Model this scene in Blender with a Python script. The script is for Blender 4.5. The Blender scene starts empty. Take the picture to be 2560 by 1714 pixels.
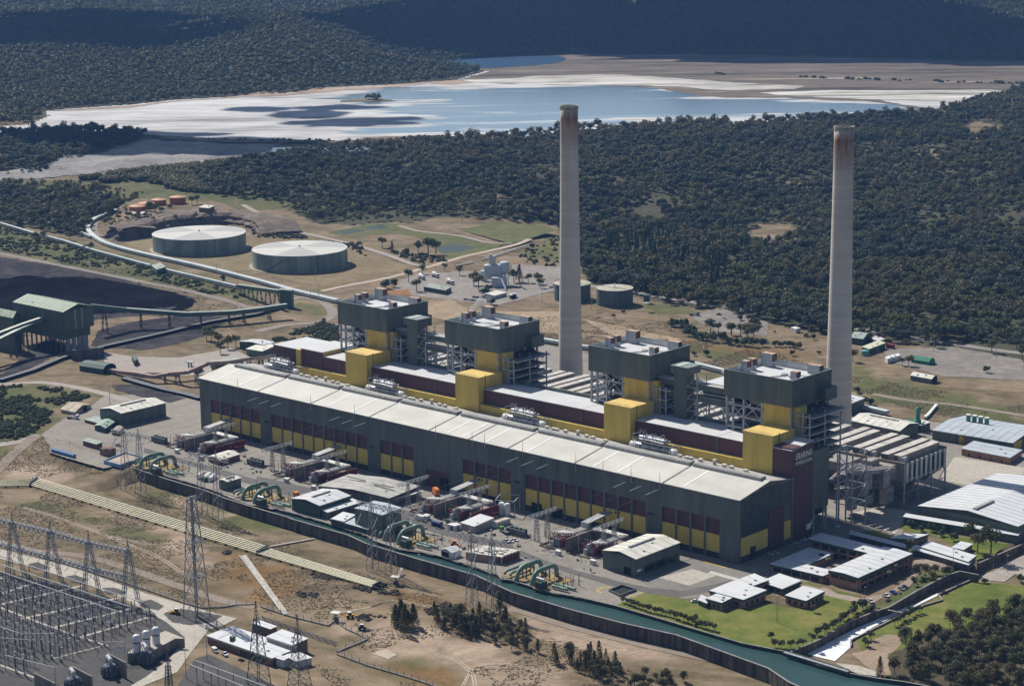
import bpy, bmesh, math, random
from math import sin, cos, pi, radians, hypot, atan2
from mathutils import Vector, Matrix
from mathutils.geometry import tessellate_polygon
random.seed(11)
scn = bpy.context.scene
COL = scn.collection

# ---------------------------------------------------------------- camera
cd = bpy.data.cameras.new('camera'); cam = bpy.data.objects.new('camera', cd); COL.objects.link(cam)
cd.sensor_width = 36.0; cd.lens = 72.17; cd.clip_start = 5; cd.clip_end = 30000
_r = Vector((0.738874,0.673743,-0.011625)); _u = Vector((-0.133102,0.162838,0.977634)); _f = Vector((-0.660567,0.720801,-0.209993))
cam.matrix_world = Matrix(((_r.x, _u.x, -_f.x, 1069.96), (_r.y, _u.y, -_f.y, -853.95), (_r.z, _u.z, -_f.z, 347.67), (0, 0, 0, 1)))
scn.camera = cam

# ---------------------------------------------------------------- sky, sun, exposure
SUN_DIR = Vector((0.95, -0.21, -1.0)).normalized()
w = bpy.data.worlds.new('World'); scn.world = w; w.use_nodes = True
nt = w.node_tree; bg = nt.nodes['Background']
sk = nt.nodes.new('ShaderNodeTexSky'); sk.sky_type = 'NISHITA'; sk.sun_disc = False
sk.sun_elevation = radians(45.8); sk.sun_rotation = radians(-77.5); sk.altitude = 300
nt.links.new(sk.outputs[0], bg.inputs[0]); bg.inputs[1].default_value = 0.064
sd = bpy.data.lights.new('sun', 'SUN'); sd.energy = 4.9; sd.angle = radians(0.5); sd.color = (1.0, .95, .87)
so = bpy.data.objects.new('sun', sd); COL.objects.link(so)
so.rotation_euler = SUN_DIR.to_track_quat('-Z', 'Y').to_euler(); so.location = (0, 0, 900)
vs = scn.view_settings; vs.view_transform = 'Standard'; vs.look = 'None'; vs.gamma = 1; vs.exposure = 0.28
scn.render.engine = 'CYCLES'
scn.cycles.use_denoising = True; scn.cycles.max_bounces = 5; scn.cycles.volume_bounces = 0
scn.cycles.diffuse_bounces = 2; scn.cycles.glossy_bounces = 2; scn.cycles.transparent_max_bounces = 8

# ---------------------------------------------------------------- materials
MATS = {}
def mat(name, col, rough=.8, var=.18, scale=.06, metal=0.0, col2=None, streak=False, bump=0.0, bscale=1.0, spec=.3):
    """a surface with its own colour and uneven wear"""
    if name in MATS: return MATS[name]
    m = bpy.data.materials.new(name); m.use_nodes = True; MATS[name] = m
    n = m.node_tree.nodes; l = m.node_tree.links; b = n['Principled BSDF']
    b.inputs['Roughness'].default_value = rough; b.inputs['Metallic'].default_value = metal
    b.inputs['Specular IOR Level'].default_value = spec
    g = n.new('ShaderNodeNewGeometry'); mp = n.new('ShaderNodeMapping'); l.new(g.outputs['Position'], mp.inputs[0])
    mp.inputs['Scale'].default_value = (scale, scale, scale * (.12 if streak else 1))
    t = n.new('ShaderNodeTexNoise'); l.new(mp.outputs[0], t.inputs['Vector'])
    t.inputs['Scale'].default_value = 1; t.inputs['Detail'].default_value = 8; t.inputs['Roughness'].default_value = .65
    r = n.new('ShaderNodeValToRGB'); l.new(t.outputs['Fac'], r.inputs[0])
    c2 = col2 or tuple(max(0, c * (1 - var * 1.6)) for c in col); c1 = col if col2 else tuple(c * (1 + var * .6) for c in col)
    r.color_ramp.elements[0].position = .36; r.color_ramp.elements[1].position = .64
    r.color_ramp.elements[0].color = (*c2, 1); r.color_ramp.elements[1].color = (*c1, 1)
    l.new(r.outputs[0], b.inputs['Base Color'])
    if bump:
        t2 = n.new('ShaderNodeTexNoise'); t2.inputs['Scale'].default_value = bscale; t2.inputs['Detail'].default_value = 6
        l.new(g.outputs['Position'], t2.inputs['Vector'])
        bp = n.new('ShaderNodeBump'); bp.inputs['Strength'].default_value = bump; bp.inputs['Distance'].default_value = 1.0 / bscale
        l.new(t2.outputs['Fac'], bp.inputs['Height']); l.new(bp.outputs[0], b.inputs['Normal'])
    return m
def ground_mat(name, stops, big=.008, small=.09, rough=.95, stretch=(1, 1), bump=.6, turn=0.0, fine=1.0, spec=.15):
    """earth of several tones mixed by broad patches and fine grain; stops = [(pos, colour)...]"""
    m = bpy.data.materials.new(name); m.use_nodes = True; MATS[name] = m
    n = m.node_tree.nodes; l = m.node_tree.links; b = n['Principled BSDF']
    b.inputs['Roughness'].default_value = rough; b.inputs['Specular IOR Level'].default_value = spec
    g = n.new('ShaderNodeNewGeometry'); mp = n.new('ShaderNodeMapping'); l.new(g.outputs['Position'], mp.inputs[0])
    mp.vector_type = 'TEXTURE'; mp.inputs['Rotation'].default_value = (0, 0, turn); mp.inputs['Scale'].default_value = (1/stretch[0], 1/stretch[1], 1)
    def noise(s, d, ro=.6):
        t = n.new('ShaderNodeTexNoise'); l.new(mp.outputs[0], t.inputs['Vector']); t.inputs['Scale'].default_value = s
        t.inputs['Detail'].default_value = d; t.inputs['Roughness'].default_value = ro; return t.outputs['Fac']
    a = noise(big, 9, .7); c = noise(small, 7, .7)
    mx = n.new('ShaderNodeMix'); mx.data_type = 'FLOAT'; mx.inputs[0].default_value = .45
    l.new(a, mx.inputs[2]); l.new(c, mx.inputs[3])
    r = n.new('ShaderNodeValToRGB'); l.new(mx.outputs[0], r.inputs[0])
    e = r.color_ramp.elements
    while len(e) < len(stops): e.new(.5)
    for k, (p, cc) in enumerate(stops): e[k].position = p; e[k].color = (*cc, 1)
    f = noise(fine, 5, .75)
    mr = n.new('ShaderNodeMapRange'); l.new(f, mr.inputs[0]); mr.inputs[1].default_value = .3; mr.inputs[2].default_value = .7; mr.inputs[3].default_value = .72; mr.inputs[4].default_value = 1.25
    mm = n.new('ShaderNodeMix'); mm.data_type = 'RGBA'; mm.blend_type = 'MULTIPLY'; mm.inputs[0].default_value = 1
    l.new(r.outputs[0], mm.inputs[6]); l.new(mr.outputs[0], mm.inputs[7]); l.new(mm.outputs[2], b.inputs['Base Color'])
    if bump:
        bp = n.new('ShaderNodeBump'); bp.inputs['Strength'].default_value = bump; bp.inputs['Distance'].default_value = .6
        l.new(f, bp.inputs['Height']); l.new(bp.outputs[0], b.inputs['Normal'])
    return m
def leaf_mat(name, stops):
    m = bpy.data.materials.new(name); m.use_nodes = True; MATS[name] = m
    n = m.node_tree.nodes; l = m.node_tree.links; b = n['Principled BSDF']
    b.inputs['Roughness'].default_value = .6; b.inputs['Specular IOR Level'].default_value = .25
    o = n.new('ShaderNodeObjectInfo'); r = n.new('ShaderNodeValToRGB'); l.new(o.outputs['Random'], r.inputs[0])
    e = r.color_ramp.elements
    while len(e) < len(stops): e.new(.5)
    for k, c in enumerate(stops): e[k].position = k / (len(stops) - 1); e[k].color = (*c, 1)
    g = n.new('ShaderNodeNewGeometry')
    mr = n.new('ShaderNodeMapRange'); l.new(g.outputs['Random Per Island'], mr.inputs[0]); mr.inputs[3].default_value = .75; mr.inputs[4].default_value = 1.3
    mm = n.new('ShaderNodeMix'); mm.data_type = 'RGBA'; mm.blend_type = 'MULTIPLY'; mm.inputs[0].default_value = 1
    l.new(r.outputs[0], mm.inputs[6]); l.new(mr.outputs[0], mm.inputs[7]); l.new(mm.outputs[2], b.inputs['Base Color'])
    t = n.new('ShaderNodeBsdfTranslucent'); l.new(mm.outputs[2], t.inputs[0]); x = n.new('ShaderNodeMixShader'); x.inputs[0].default_value = .28
    l.new(b.outputs[0], x.inputs[1]); l.new(t.outputs[0], x.inputs[2]); l.new(x.outputs[0], n['Material Output'].inputs[0])
    return m

# ---------------------------------------------------------------- object helpers
def tag(o, label=None, cat=None, group=None, kind=None):
    if label: o['label'] = label
    if cat: o['category'] = cat
    if group: o['group'] = group
    if kind: o['kind'] = kind
    return o
def thing(name, label, cat, loc=(0, 0, 0), rz=0.0, group=None):
    o = bpy.data.objects.new(name, None); COL.objects.link(o); o.empty_display_size = .5
    o.location = loc; o.rotation_euler = (0, 0, rz); o.matrix_basis = Matrix.Translation(loc) @ Matrix.Rotation(rz, 4, 'Z')
    return tag(o, label, cat, group)
def dup(o, loc=None, rz=None, label=None, group=None, scale=None):
    c = o.copy(); COL.objects.link(c)
    if loc is not None: c.location = loc
    if rz is not None: c.rotation_euler = (0, 0, rz)
    if scale is not None: c.scale = (scale,) * 3 if not hasattr(scale, '__len__') else scale
    if label: c['label'] = label
    if group: c['group'] = group
    for ch in o.children:
        d = ch.copy(); COL.objects.link(d); d.parent = c
        for g in ch.children:
            e = g.copy(); COL.objects.link(e); e.parent = d
    return c
def V3(p): return Vector((p[0], p[1], p[2] if len(p) > 2 else 0.0))
class MB:
    """gathers boxes, bars, tubes and plates; build() links them as one mesh object"""
    def __init__(s): s.v = []; s.f = []
    def add(s, vs, fs):
        k = len(s.v); s.v += [tuple(q) for q in vs]; s.f += [tuple(k + i for i in f) for f in fs]; return s
    def box(s, x0, y0, z0, x1, y1, z1):
        return s.add([(x0,y0,z0),(x1,y0,z0),(x1,y1,z0),(x0,y1,z0),(x0,y0,z1),(x1,y0,z1),(x1,y1,z1),(x0,y1,z1)],
                     [(3,2,1,0),(4,5,6,7),(0,1,5,4),(1,2,6,5),(2,3,7,6),(3,0,4,7)])
    def cbox(s, cx, cy, z0, w, d, h, rz=0.0):
        c, q = cos(rz), sin(rz); P = []
        for z in (z0, z0 + h):
            for a, b in ((-w/2,-d/2),(w/2,-d/2),(w/2,d/2),(-w/2,d/2)): P.append((cx + a*c - b*q, cy + a*q + b*c, z))
        return s.add(P, [(3,2,1,0),(4,5,6,7),(0,1,5,4),(1,2,6,5),(2,3,7,6),(3,0,4,7)])
    def prism(s, pts, z0, z1):
        a = sum(pts[i-1][0]*pts[i][1]-pts[i][0]*pts[i-1][1] for i in range(len(pts)))
        if a < 0: pts = pts[::-1]
        n = len(pts)
        fl = lambda z: z if isinstance(z, (list, tuple)) else [z]*n
        b0, b1 = fl(z0), fl(z1)
        if a < 0: b0, b1 = b0[::-1], b1[::-1]
        s.add([(p[0],p[1],b0[i]) for i,p in enumerate(pts)] + [(p[0],p[1],b1[i]) for i,p in enumerate(pts)],
              [(i,(i+1)%n,(i+1)%n+n,i+n) for i in range(n)] + [tuple(range(n,2*n)), tuple(range(n-1,-1,-1))]); return s
    def bar(s, p, q, w=.2, h=None):
        p, q = V3(p), V3(q); d = (q - p)
        if d.length < 1e-6: return s
        d.normalize(); h = h or w
        a = d.cross(Vector((0,0,1))) if abs(d.z) < .99 else Vector((1,0,0)); a.normalize(); b = a.cross(d)
        P = []
        for c in (p, q):
            for i, j in ((-1,-1),(1,-1),(1,1),(-1,1)): P.append(c + a*(i*w/2) + b*(j*h/2))
        return s.add(P, [(0,1,2,3),(7,6,5,4),(1,0,4,5),(2,1,5,6),(3,2,6,7),(0,3,7,4)])
    def tube(s, pts, r, n=8, cap=True):
        pts = [V3(p) for p in pts]; k = len(s.v); rs = r if hasattr(r, '__len__') else [r]*len(pts)
        for i, p in enumerate(pts):
            d = (pts[min(i+1,len(pts)-1)] - pts[max(i-1,0)]).normalized()
            a = d.cross(Vector((0,0,1))) if abs(d.z) < .99 else Vector((1,0,0)); a.normalize(); b = a.cross(d)
            for j in range(n):
                t = 2*pi*j/n; s.v.append(tuple(p + a*(cos(t)*rs[i]) + b*(sin(t)*rs[i])))
        for i in range(len(pts)-1):
            for j in range(n): s.f.append((k+i*n+j, k+(i+1)*n+j, k+(i+1)*n+(j+1)%n, k+i*n+(j+1)%n))
        if cap: s.f.append(tuple(k+j for j in range(n))); s.f.append(tuple(k+(len(pts)-1)*n+j for j in range(n-1,-1,-1)))
        return s
    def lathe(s, c, prof, n=24):
        k = len(s.v); c = V3(c)
        for r, z in prof:
            for j in range(n): t = 2*pi*j/n; s.v.append((c.x+cos(t)*r, c.y+sin(t)*r, c.z+z))
        for i in range(len(prof)-1):
            for j in range(n): s.f.append((k+i*n+j, k+i*n+(j+1)%n, k+(i+1)*n+(j+1)%n, k+(i+1)*n+j))
        s.f.append(tuple(k+(len(prof)-1)*n+j for j in range(n))); s.f.append(tuple(k+j for j in range(n-1,-1,-1)))
        return s
    def cyl(s, c, r, h, n=20): return s.lathe(c, [(r,0),(r,h)], n)
    def lattice(s, p, q, w0, w1, nb, leg=.22, br=.12):
        """lattice column or beam between p and q, square section w0 to w1, nb braced panels"""
        p, q = V3(p), V3(q); d = (q-p).normalized()
        a = d.cross(Vector((0,0,1))) if abs(d.z) < .95 else Vector((1,0,0)); a.normalize(); b = a.cross(d)
        def c(t, i, j): w = w0 + (w1-w0)*t; return p.lerp(q, t) + a*(i*w/2) + b*(j*w/2)
        cs = ((-1,-1),(1,-1),(1,1),(-1,1))
        for i, j in cs: s.bar(c(0,i,j), c(1,i,j), leg)
        for k in range(nb):
            t0, t1 = k/nb, (k+1)/nb
            for m in range(4):
                i, j = cs[m], cs[(m+1)%4]
                if k % 2: i, j = j, i
                s.bar(c(t0,*i), c(t1,*j), br)
        return s
    def build(s, name, m, parent=None, smooth=False):
        me = bpy.data.meshes.new(name); off = parent.matrix_basis.translation if parent is not None else Vector((0,0,0))
        if parent is not None and parent.parent is not None: off = parent.parent.matrix_basis.translation + parent.matrix_basis.translation
        me.from_pydata([(x-off.x, y-off.y, z-off.z) for x, y, z in s.v], [], s.f); me.update()
        o = bpy.data.objects.new(name, me); COL.objects.link(o); me.materials.append(m)
        if parent is not None: o.parent = parent
        if smooth:
            for p in me.polygons: p.use_smooth = True
        return o
def sheet(name, pts, z, m, kind='structure', rag=0.0, seed=1, parent=None, label=None):
    """flat ground cover; rag > 0 gives it the uneven outline of earth and grass"""
    P = [Vector((p[0], p[1])) for p in pts]
    if rag:
        rd = random.Random(seed); Q = []
        for i in range(len(P)):
            a, b = P[i], P[(i+1) % len(P)]; n = max(1, min(40, int((b-a).length / (rag*2.2))))
            for k in range(n): Q.append(a.lerp(b, k/n) + Vector((rd.uniform(-rag,rag), rd.uniform(-rag,rag))) * (.6 if k else .25))
        P = Q
    V = [Vector((p.x, p.y, 0)) for p in P]; tris = tessellate_polygon([V])
    me = bpy.data.meshes.new(name); fs = []
    for t in tris:
        a, b, c = (V[i] for i in t); fs.append(tuple(t) if (b-a).cross(c-a).z > 0 else tuple(reversed(t)))
    me.from_pydata([(p.x, p.y, z) for p in P], [], fs); me.update(); me.materials.append(m)
    o = bpy.data.objects.new(name, me); COL.objects.link(o); o['kind'] = kind
    if label: o['label'] = label
    return o
def smooth_path(pts, step=6.0):
    """Catmull-Rom through the points"""
    P = [Vector((p[0], p[1])) for p in pts]; P = [P[0]*2-P[1]] + P + [P[-1]*2-P[-2]]; out = []
    for i in range(1, len(P)-2):
        n = max(2, int((P[i+1]-P[i]).length/step))
        for k in range(n):
            t = k/n; a, b, c, d = P[i-1], P[i], P[i+1], P[i+2]
            out.append(.5*((2*b) + (c-a)*t + (2*a-5*b+4*c-d)*t*t + (3*b-a-3*c+d)*t**3))
    out.append(P[-2]); return out
def ribbon(name, pts, wd, z, m, kind='structure', smooth=True, zf=None, parent=None):
    """a road, path or strip of even width along a line"""
    P = smooth_path(pts) if smooth else [Vector((p[0], p[1])) for p in pts]; vs = []; fs = []
    for i, p in enumerate(P):
        d = (P[min(i+1,len(P)-1)] - P[max(i-1,0)]).normalized(); a = Vector((-d.y, d.x)) * (wd/2)
        for q in (p+a, p-a): vs.append((q.x, q.y, (zf(q.x, q.y) if zf else 0) + z))
    for i in range(len(P)-1): fs.append((2*i+1, 2*i+3, 2*i+2, 2*i))
    me = bpy.data.meshes.new(name); me.from_pydata(vs, [], fs); me.update(); me.materials.append(m)
    o = bpy.data.objects.new(name, me); COL.objects.link(o); o['kind'] = kind
    return o

# ================================================================ terrain, lake, forest, clouds, haze
#TERRAIN-BEGIN
import numpy as np
CAM=np.array([1070.0,-854.0,347.7]); VN=np.array([-0.6756,0.7373]); VR=np.array([0.7373,0.6756])
def sstep(a,b,x):
    x=np.clip((x-a)/(b-a),0,1); return x*x*(3-2*x)
_rn=np.random.RandomState(7).rand(64,64)
def vnoise(x,y):
    xi=np.floor(x).astype(int); yi=np.floor(y).astype(int); fx=x-xi; fy=y-yi
    fx=fx*fx*(3-2*fx); fy=fy*fy*(3-2*fy)
    g=lambda a,b:_rn[a%64,b%64]
    return (g(xi,yi)*(1-fx)+g(xi+1,yi)*fx)*(1-fy)+(g(xi,yi+1)*(1-fx)+g(xi+1,yi+1)*fx)*fy
def fbm(x,y,o=4):
    r=0;a=.5
    for i in range(o): r=r+a*vnoise(x+17*i,y+5*i); x=x*2;y=y*2;a*=.5
    return r
def inpoly(x,y,P):
    x=np.asarray(x,float);y=np.asarray(y,float);c=np.zeros(x.shape,bool);n=len(P)
    for i in range(n):
        x1,y1=P[i][:2];x2,y2=P[i-1][:2]
        if y1==y2: continue
        k=((y1>y)!=(y2>y))&(x<(x2-x1)*(y-y1)/(y2-y1)+x1); c^=k
    return c
def pdist(x,y,P,closed=True):
    d=np.full(np.shape(x),1e9)
    for i in range(0 if closed else 1,len(P)):
        ax,ay=P[i-1][:2];bx,by=P[i][:2];dx,dy=bx-ax,by-ay
        t=np.clip(((x-ax)*dx+(y-ay)*dy)/(dx*dx+dy*dy+1e-9),0,1)
        d=np.minimum(d,np.hypot(x-ax-t*dx,y-ay-t*dy))
    return d
def st(x,y): return (x-CAM[0])*VN[0]+(y-CAM[1])*VN[1],(x-CAM[0])*VR[0]+(y-CAM[1])*VR[1]
def height(x,y):
    x=np.asarray(x,float);y=np.asarray(y,float)
    s,t=st(x,y); a=t/s   # a: lateral tangent, -.25..+.25
    z=22*sstep(1960+320*np.clip((.03-a)/.08,0,1),2680,s)
    z=z+ (fbm(x/420,y/420,3)-.45)*70*sstep(1950,2330,s)*sstep(-.03,.03,a)
    z=z+ 16*sstep(2350,2700,s)*sstep(.02,.10,a)
    mi=inpoly(x,y,MESA); md=pdist(x,y,MESA); z=np.where(mi,np.maximum(z,13*sstep(2,26,md)),z)
    # far hills
    far=25+(fbm(x/760+3,y/760,5)-.38)*230*sstep(3500,5000,s)+45*sstep(4300,7000,s)
    for hs,ha,hh,rs,ra in HILLS:
        far=far+hh*np.exp(-((s-hs)/rs)**2-((a-ha)/ra)**2)
    d=pdist(x,y,LAKE); ins=inpoly(x,y,LAKE)
    z=np.where(s>3300,far,z)
    z=np.where(ins,24.0,24.0+(z-24.0)*sstep(0,np.where(s>3000,260,70),d))
    z=np.where(s<1700,0.0,z)
    z=np.where(inpoly(x,y,LOW),-7.0*np.where(x>48,1,sstep(0,70,-(y+82))),z); z=np.where(inpoly(x,y,LOWLAWN),-4.0,z)
    return z
HILLS=[(4250,-.105,48,420,.045),(4700,-.22,60,700,.09),(5000,.17,75,650,.12),(6200,-.05,60,700,.15),(5600,.06,40,500,.06),(7500,.1,80,700,.3),(7600,-.2,70,700,.2)]
LOW=[(-900.0, -82.0), (-60, -82), (20, -82), (34, -80), (75, -84), (130, -85), (215, -84), (262, -86), (300, -88), (340, -87), (380, -90), (420, -89), (470, -87), (545, -86), (566, -89), (590, -88), (640, -76), (720, -60), (1000.0, -700.0), (-900.0, -700.0)]
LOWLAWN=[(541.5, -90.4), (543.2, -63.2), (540.1, -31.7), (541.1, -12.0), (543.2, -2.1), (540.5, 28.1), (539.1, 59.5), (540.9, 73.4), (543.2, 86.7), (544.4, 136.1), (544.1, 211.1), (686.8, -68.3), (644.4, -85.2), (607.4, -88.1), (594.2, -92.8), (582.8, -96.8), (563.7, -93.5)]
LAKE=[(-1593.9, 913.7), (-1574.8, 955.7), (-1661.8, 1053.5), (-1736.0, 1101.3), (-1731.0, 1161.4), (-1705.4, 1245.9), (-1711.8, 1344.3), (-1670.7, 1471.7), (-1649.8, 1541.6), (-1661.9, 1686.6), (-1615.1, 1779.1), (-1591.4, 1909.0), (-1692.7, 2106.2), (-1896.8, 2163.1), (-1921.7, 2342.2), (-1844.0, 2489.0), (-1645.9, 2618.9), (-1428.2, 2721.1), (-1241.0, 2765.2), (-1120.4, 2793.8), (-841.6, 2892.3), (-703.3, 2623.4), (-678.2, 2370.7), (-583.7, 1883.9), (-622.6, 1761.3), (-780.2, 1535.4), (-873.1, 1374.1), (-848.9, 1283.9), (-905.3, 1223.7), (-891.0, 1191.8), (-948.3, 1179.7), (-1027.4, 1139.7), (-1041.1, 1098.8), (-1124.5, 1043.2), (-1197.9, 1013.6), (-1316.5, 983.2), (-1450.0, 944.1), (-1472.1, 881.7), (-1489.1, 843.2), (-1529.1, 768.9), (-1659.7, 851.8)]
MESA=[(-761.8, 481.5), (-729.9, 463.6), (-689.3, 447.6), (-688.6, 472.9), (-691.5, 498.6), (-706.7, 534.5), (-702.1, 567.5), (-684.1, 591.6), (-640.7, 586.3), (-606.6, 570.2), (-653.2, 620.8), (-744.1, 674.5), (-810.8, 689.0), (-873.2, 698.2), (-914.9, 689.5), (-903.9, 639.6), (-888.0, 595.5), (-835.7, 539.3)]
#TERRAIN-END

def hgt(x, y): return float(height(np.array([x]), np.array([y]))[0])
def grid_mesh(name, S, A, m, f):
    s, a = np.meshgrid(S, A, indexing='ij'); t = s*a
    x = CAM[0] + VN[0]*s + VR[0]*t; y = CAM[1] + VN[1]*s + VR[1]*t; z = f(x.ravel(), y.ravel())
    v = np.stack([x.ravel(), y.ravel(), z], 1); n1, n2 = len(S), len(A)
    i = np.arange(n1*n2).reshape(n1, n2); q = np.stack([i[:-1,:-1], i[:-1,1:], i[1:,1:], i[1:,:-1]], -1).reshape(-1, 4)
    me = bpy.data.meshes.new(name); me.vertices.add(len(v)); me.vertices.foreach_set('co', v.ravel().astype('f'))
    me.loops.add(q.size); me.loops.foreach_set('vertex_index', q.ravel().astype('i'))
    me.polygons.add(len(q)); me.polygons.foreach_set('loop_start', np.arange(0, q.size, 4).astype('i')); me.polygons.foreach_set('loop_total', np.full(len(q), 4, 'i'))
    me.update(calc_edges=True); me.validate(); me.materials.append(m)
    o = bpy.data.objects.new(name, me); COL.objects.link(o); o['kind'] = 'structure'; return o, v
dry = ground_mat('dry_earth', [(.35,(.07,.063,.032)), (.43,(.118,.094,.05)), (.5,(.185,.14,.085)), (.58,(.25,.188,.122)), (.66,(.33,.255,.172))], big=.014, small=.07, turn=.4, stretch=(1,1.6))
under = ground_mat('forest_floor', [(.3,(.035,.042,.022)), (.5,(.06,.06,.032)), (.7,(.11,.09,.055))], big=.006, small=.05, fine=.2)
# the earth in one sheet: plant level, rising forest, hills beyond the lake
S = np.concatenate([np.arange(500, 880, 30), np.arange(880, 1450, 5), np.arange(1450, 1680, 10), np.arange(1680, 2760, 9), np.arange(2760, 4000, 22), np.arange(4000, 9300, 42)])
A = np.linspace(-.33, .33, 230)
gm = bpy.data.materials.new('earth'); gm.use_nodes = True
ground, gv = grid_mesh('ground', S, A, gm, lambda x, y: height(x, y) - .12)
# cover: 1 where the soil is forest floor, 0 where it is open dry earth
FOREST_NEAR = [(-960,763),(-833,707),(-782,731),(-714,712),(-625,672),(-584,686),(-535,775),(-495,804),(-440,869),(-151,585),(-40,546),(55,546),(160,522),(232,538),(328,533),(404,563),(-501,2433),(-620,2264),(-600,2049),(-620,1944),(-882,1672),(-919,1476),(-929,1360),(-906,1199),(-933,1098),(-987,987),(-976,870)]
FOREST_WEST = [(-1555,842),(-1479,990),(-1335,997),(-1251,897),(-1188,742),(-1116,656),(-1170,589)]
FOREST_MID = [(-1112,551),(-1053,586),(-1005,610),(-946,618),(-826,566),(-836,527),(-744,445),(-852,447),(-943,439)]
CLEAR = [[(-352,1167),(-355,1189),(-327,1204),(-309,1178),(-336,1148)],[(-202,892),(-245,983),(-220,1005),(-146,939),(-132,880),(-160,856)],
 [(-468,1790),(-467,1839),(-399,1806),(-316,1645),(-321,1562)],[(-329,1412),(-320,1451),(-278,1454),(-264,1410)],
 [(-107,726),(-120,779),(-89,758),(-76,713)],[(-251,706),(-235,728),(-204,683),(-212,660)],[(-571,901),(-574,915),(-560,911),(-553,893)]]
gx, gy = gv[:,0], gv[:,1]
gs, gt = st(gx, gy)
mask = (inpoly(gx, gy, FOREST_NEAR) | inpoly(gx, gy, FOREST_WEST) | inpoly(gx, gy, FOREST_MID)).astype(float)
mask = np.where((gs > 3200) & ~inpoly(gx, gy, LAKE), 1, mask)
for c in CLEAR: mask = np.where(inpoly(gx, gy, c), 0, mask)
at = ground.data.attributes.new('cover', 'FLOAT', 'POINT'); at.data.foreach_set('value', mask.astype('f'))
n = gm.node_tree.nodes; l = gm.node_tree.links
def borrow(src, dst):                       # copies the node set of a soil material into the two-soil material
    mp = {}
    for q in src.node_tree.nodes:
        if q.type == 'OUTPUT_MATERIAL': continue
        c = dst.node_tree.nodes.new(q.bl_idname); mp[q] = c
        for a in ('data_type', 'blend_type', 'vector_type'):
            if hasattr(q, a): setattr(c, a, getattr(q, a))
        if q.type == 'VALTORGB':
            while len(c.color_ramp.elements) < len(q.color_ramp.elements): c.color_ramp.elements.new(.5)
            for e, g in zip(q.color_ramp.elements, c.color_ramp.elements): g.position = e.position; g.color = e.color
        for i, s in enumerate(q.inputs):
            if hasattr(s, 'default_value'):
                try: c.inputs[i].default_value = s.default_value
                except Exception: pass
    for k in src.node_tree.links:
        if k.to_node in mp and k.from_node in mp: dst.node_tree.links.new(mp[k.from_node].outputs[list(k.from_node.outputs).index(k.from_socket)], mp[k.to_node].inputs[list(k.to_node.inputs).index(k.to_socket)])
    return next(c for q, c in mp.items() if q.type == 'BSDF_PRINCIPLED')
n.remove(n['Principled BSDF'])
# grass and bare earth spread in soft, uneven patches
green_m = ground_mat('grass_soil', [(.3,(.045,.06,.018)), (.45,(.08,.09,.03)), (.55,(.12,.115,.045)), (.7,(.19,.155,.085))], big=.02, small=.1, bump=.5, fine=.8)
bare_m = ground_mat('bare_earth', [(.3,(.16,.115,.08)), (.44,(.27,.2,.14)), (.56,(.37,.28,.205)), (.7,(.46,.36,.27))], big=.02, small=.07, bump=.9, fine=.5, turn=.9, stretch=(.6,1.4))
rust_m = ground_mat('rusty_grass', [(.3,(.07,.05,.02)), (.45,(.14,.085,.035)), (.55,(.2,.12,.05)), (.7,(.27,.18,.1))], big=.02, small=.1, bump=.5, fine=.8)
GREEN = [[(394,-215),(396,-203),(413,-200),(428,-201),(438,-208),(434,-219),(424,-220),(408,-218)],[(68,-95),(99,-97),(126,-88),(196,-96),(208,-106),(183,-115),(131,-108),(87,-110)],[(37,-160),(84,-159),(131,-160),(165,-161),(146,-171),(100,-171),(52,-171)],[(148,-157),(176,-155),(182,-164),(159,-166)],[(-78,-125),(-69,-111),(-53,-119),(-44,-139)],[(-58,-83),(-58,-73),(-48,-66),(-40,-64),(-39,-74),(-46,-85)],
 [(-1107,547),(-1011,595),(-898,595),(-791,646),(-700,726),(-952,850),(-1010,783),(-1056,647),(-1128,561)],[(-926,448),(-774,429),(-619,408),(-361,359),(-317,321),(-446,320),(-648,327),(-756,334)],[(-228,-21),(-202,5),(-143,14),(-128,3),(-114,-40),(-77,-68),(-69,-88),(-79,-116)],[(-273,150),(-284,239),(-269,251),(-241,204),(-238,156),(-241,132)],[(-133,4),(-95,14),(-100,27),(-132,22),(-144,17)],[(-392,399),(-326,395),(-311,400),(-301,380),(-338,386)],[(-290,342),(-262,345),(-230,326),(-226,312),(-265,330)],
 [(-7,361),(4,364),(36,327),(25,323)],[(29,368),(34,367),(68,327),(60,331)],[(152,348),(177,354),(192,334),(189,314),(170,325)],[(229,446),(284,420),(326,418),(388,402),(402,397),(435,346),(394,347),(354,357),(313,352),(297,360),(274,376)],[(-92,509),(-46,520),(11,510),(21,530),(-5,547),(-58,536)],[(82,439),(156,441),(178,409),(141,398),(105,409)],[(-308,655),(-374,801),(-234,640),(-267,655)]]
BARE = [[(335,-188),(348,-174),(356,-164),(366,-162),(391,-157),(426,-193),(417,-195),(397,-198),(390,-197),(390,-212),(368,-196),(343,-190)],[(384,-182),(396,-160),(425,-164),(448,-163),(466,-164),(489,-190),(460,-215),(432,-194),(408,-194)],[(390,-115),(434,-114),(471,-116),(500,-118),(446,-144)],[(-44,-131),(-23,-120),(16,-115),(24,-95),(26,-130),(-16,-142)],[(140,-144),(196,-154),(227,-173),(219,-180),(179,-168)],[(94,-101),(121,-100),(149,-100),(154,-112),(124,-117)]]
RUST = [[(209,-162),(217,-150),(251,-152),(292,-181),(292,-191),(270,-189),(238,-175)],[(411,-213),(428,-201),(444,-212),(435,-219)],[(328,-139),(347,-130),(361,-132),(355,-144),(337,-146)],[(55,437),(88,436),(133,438),(173,456),(194,458),(181,433),(135,425),(92,420)]]
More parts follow.
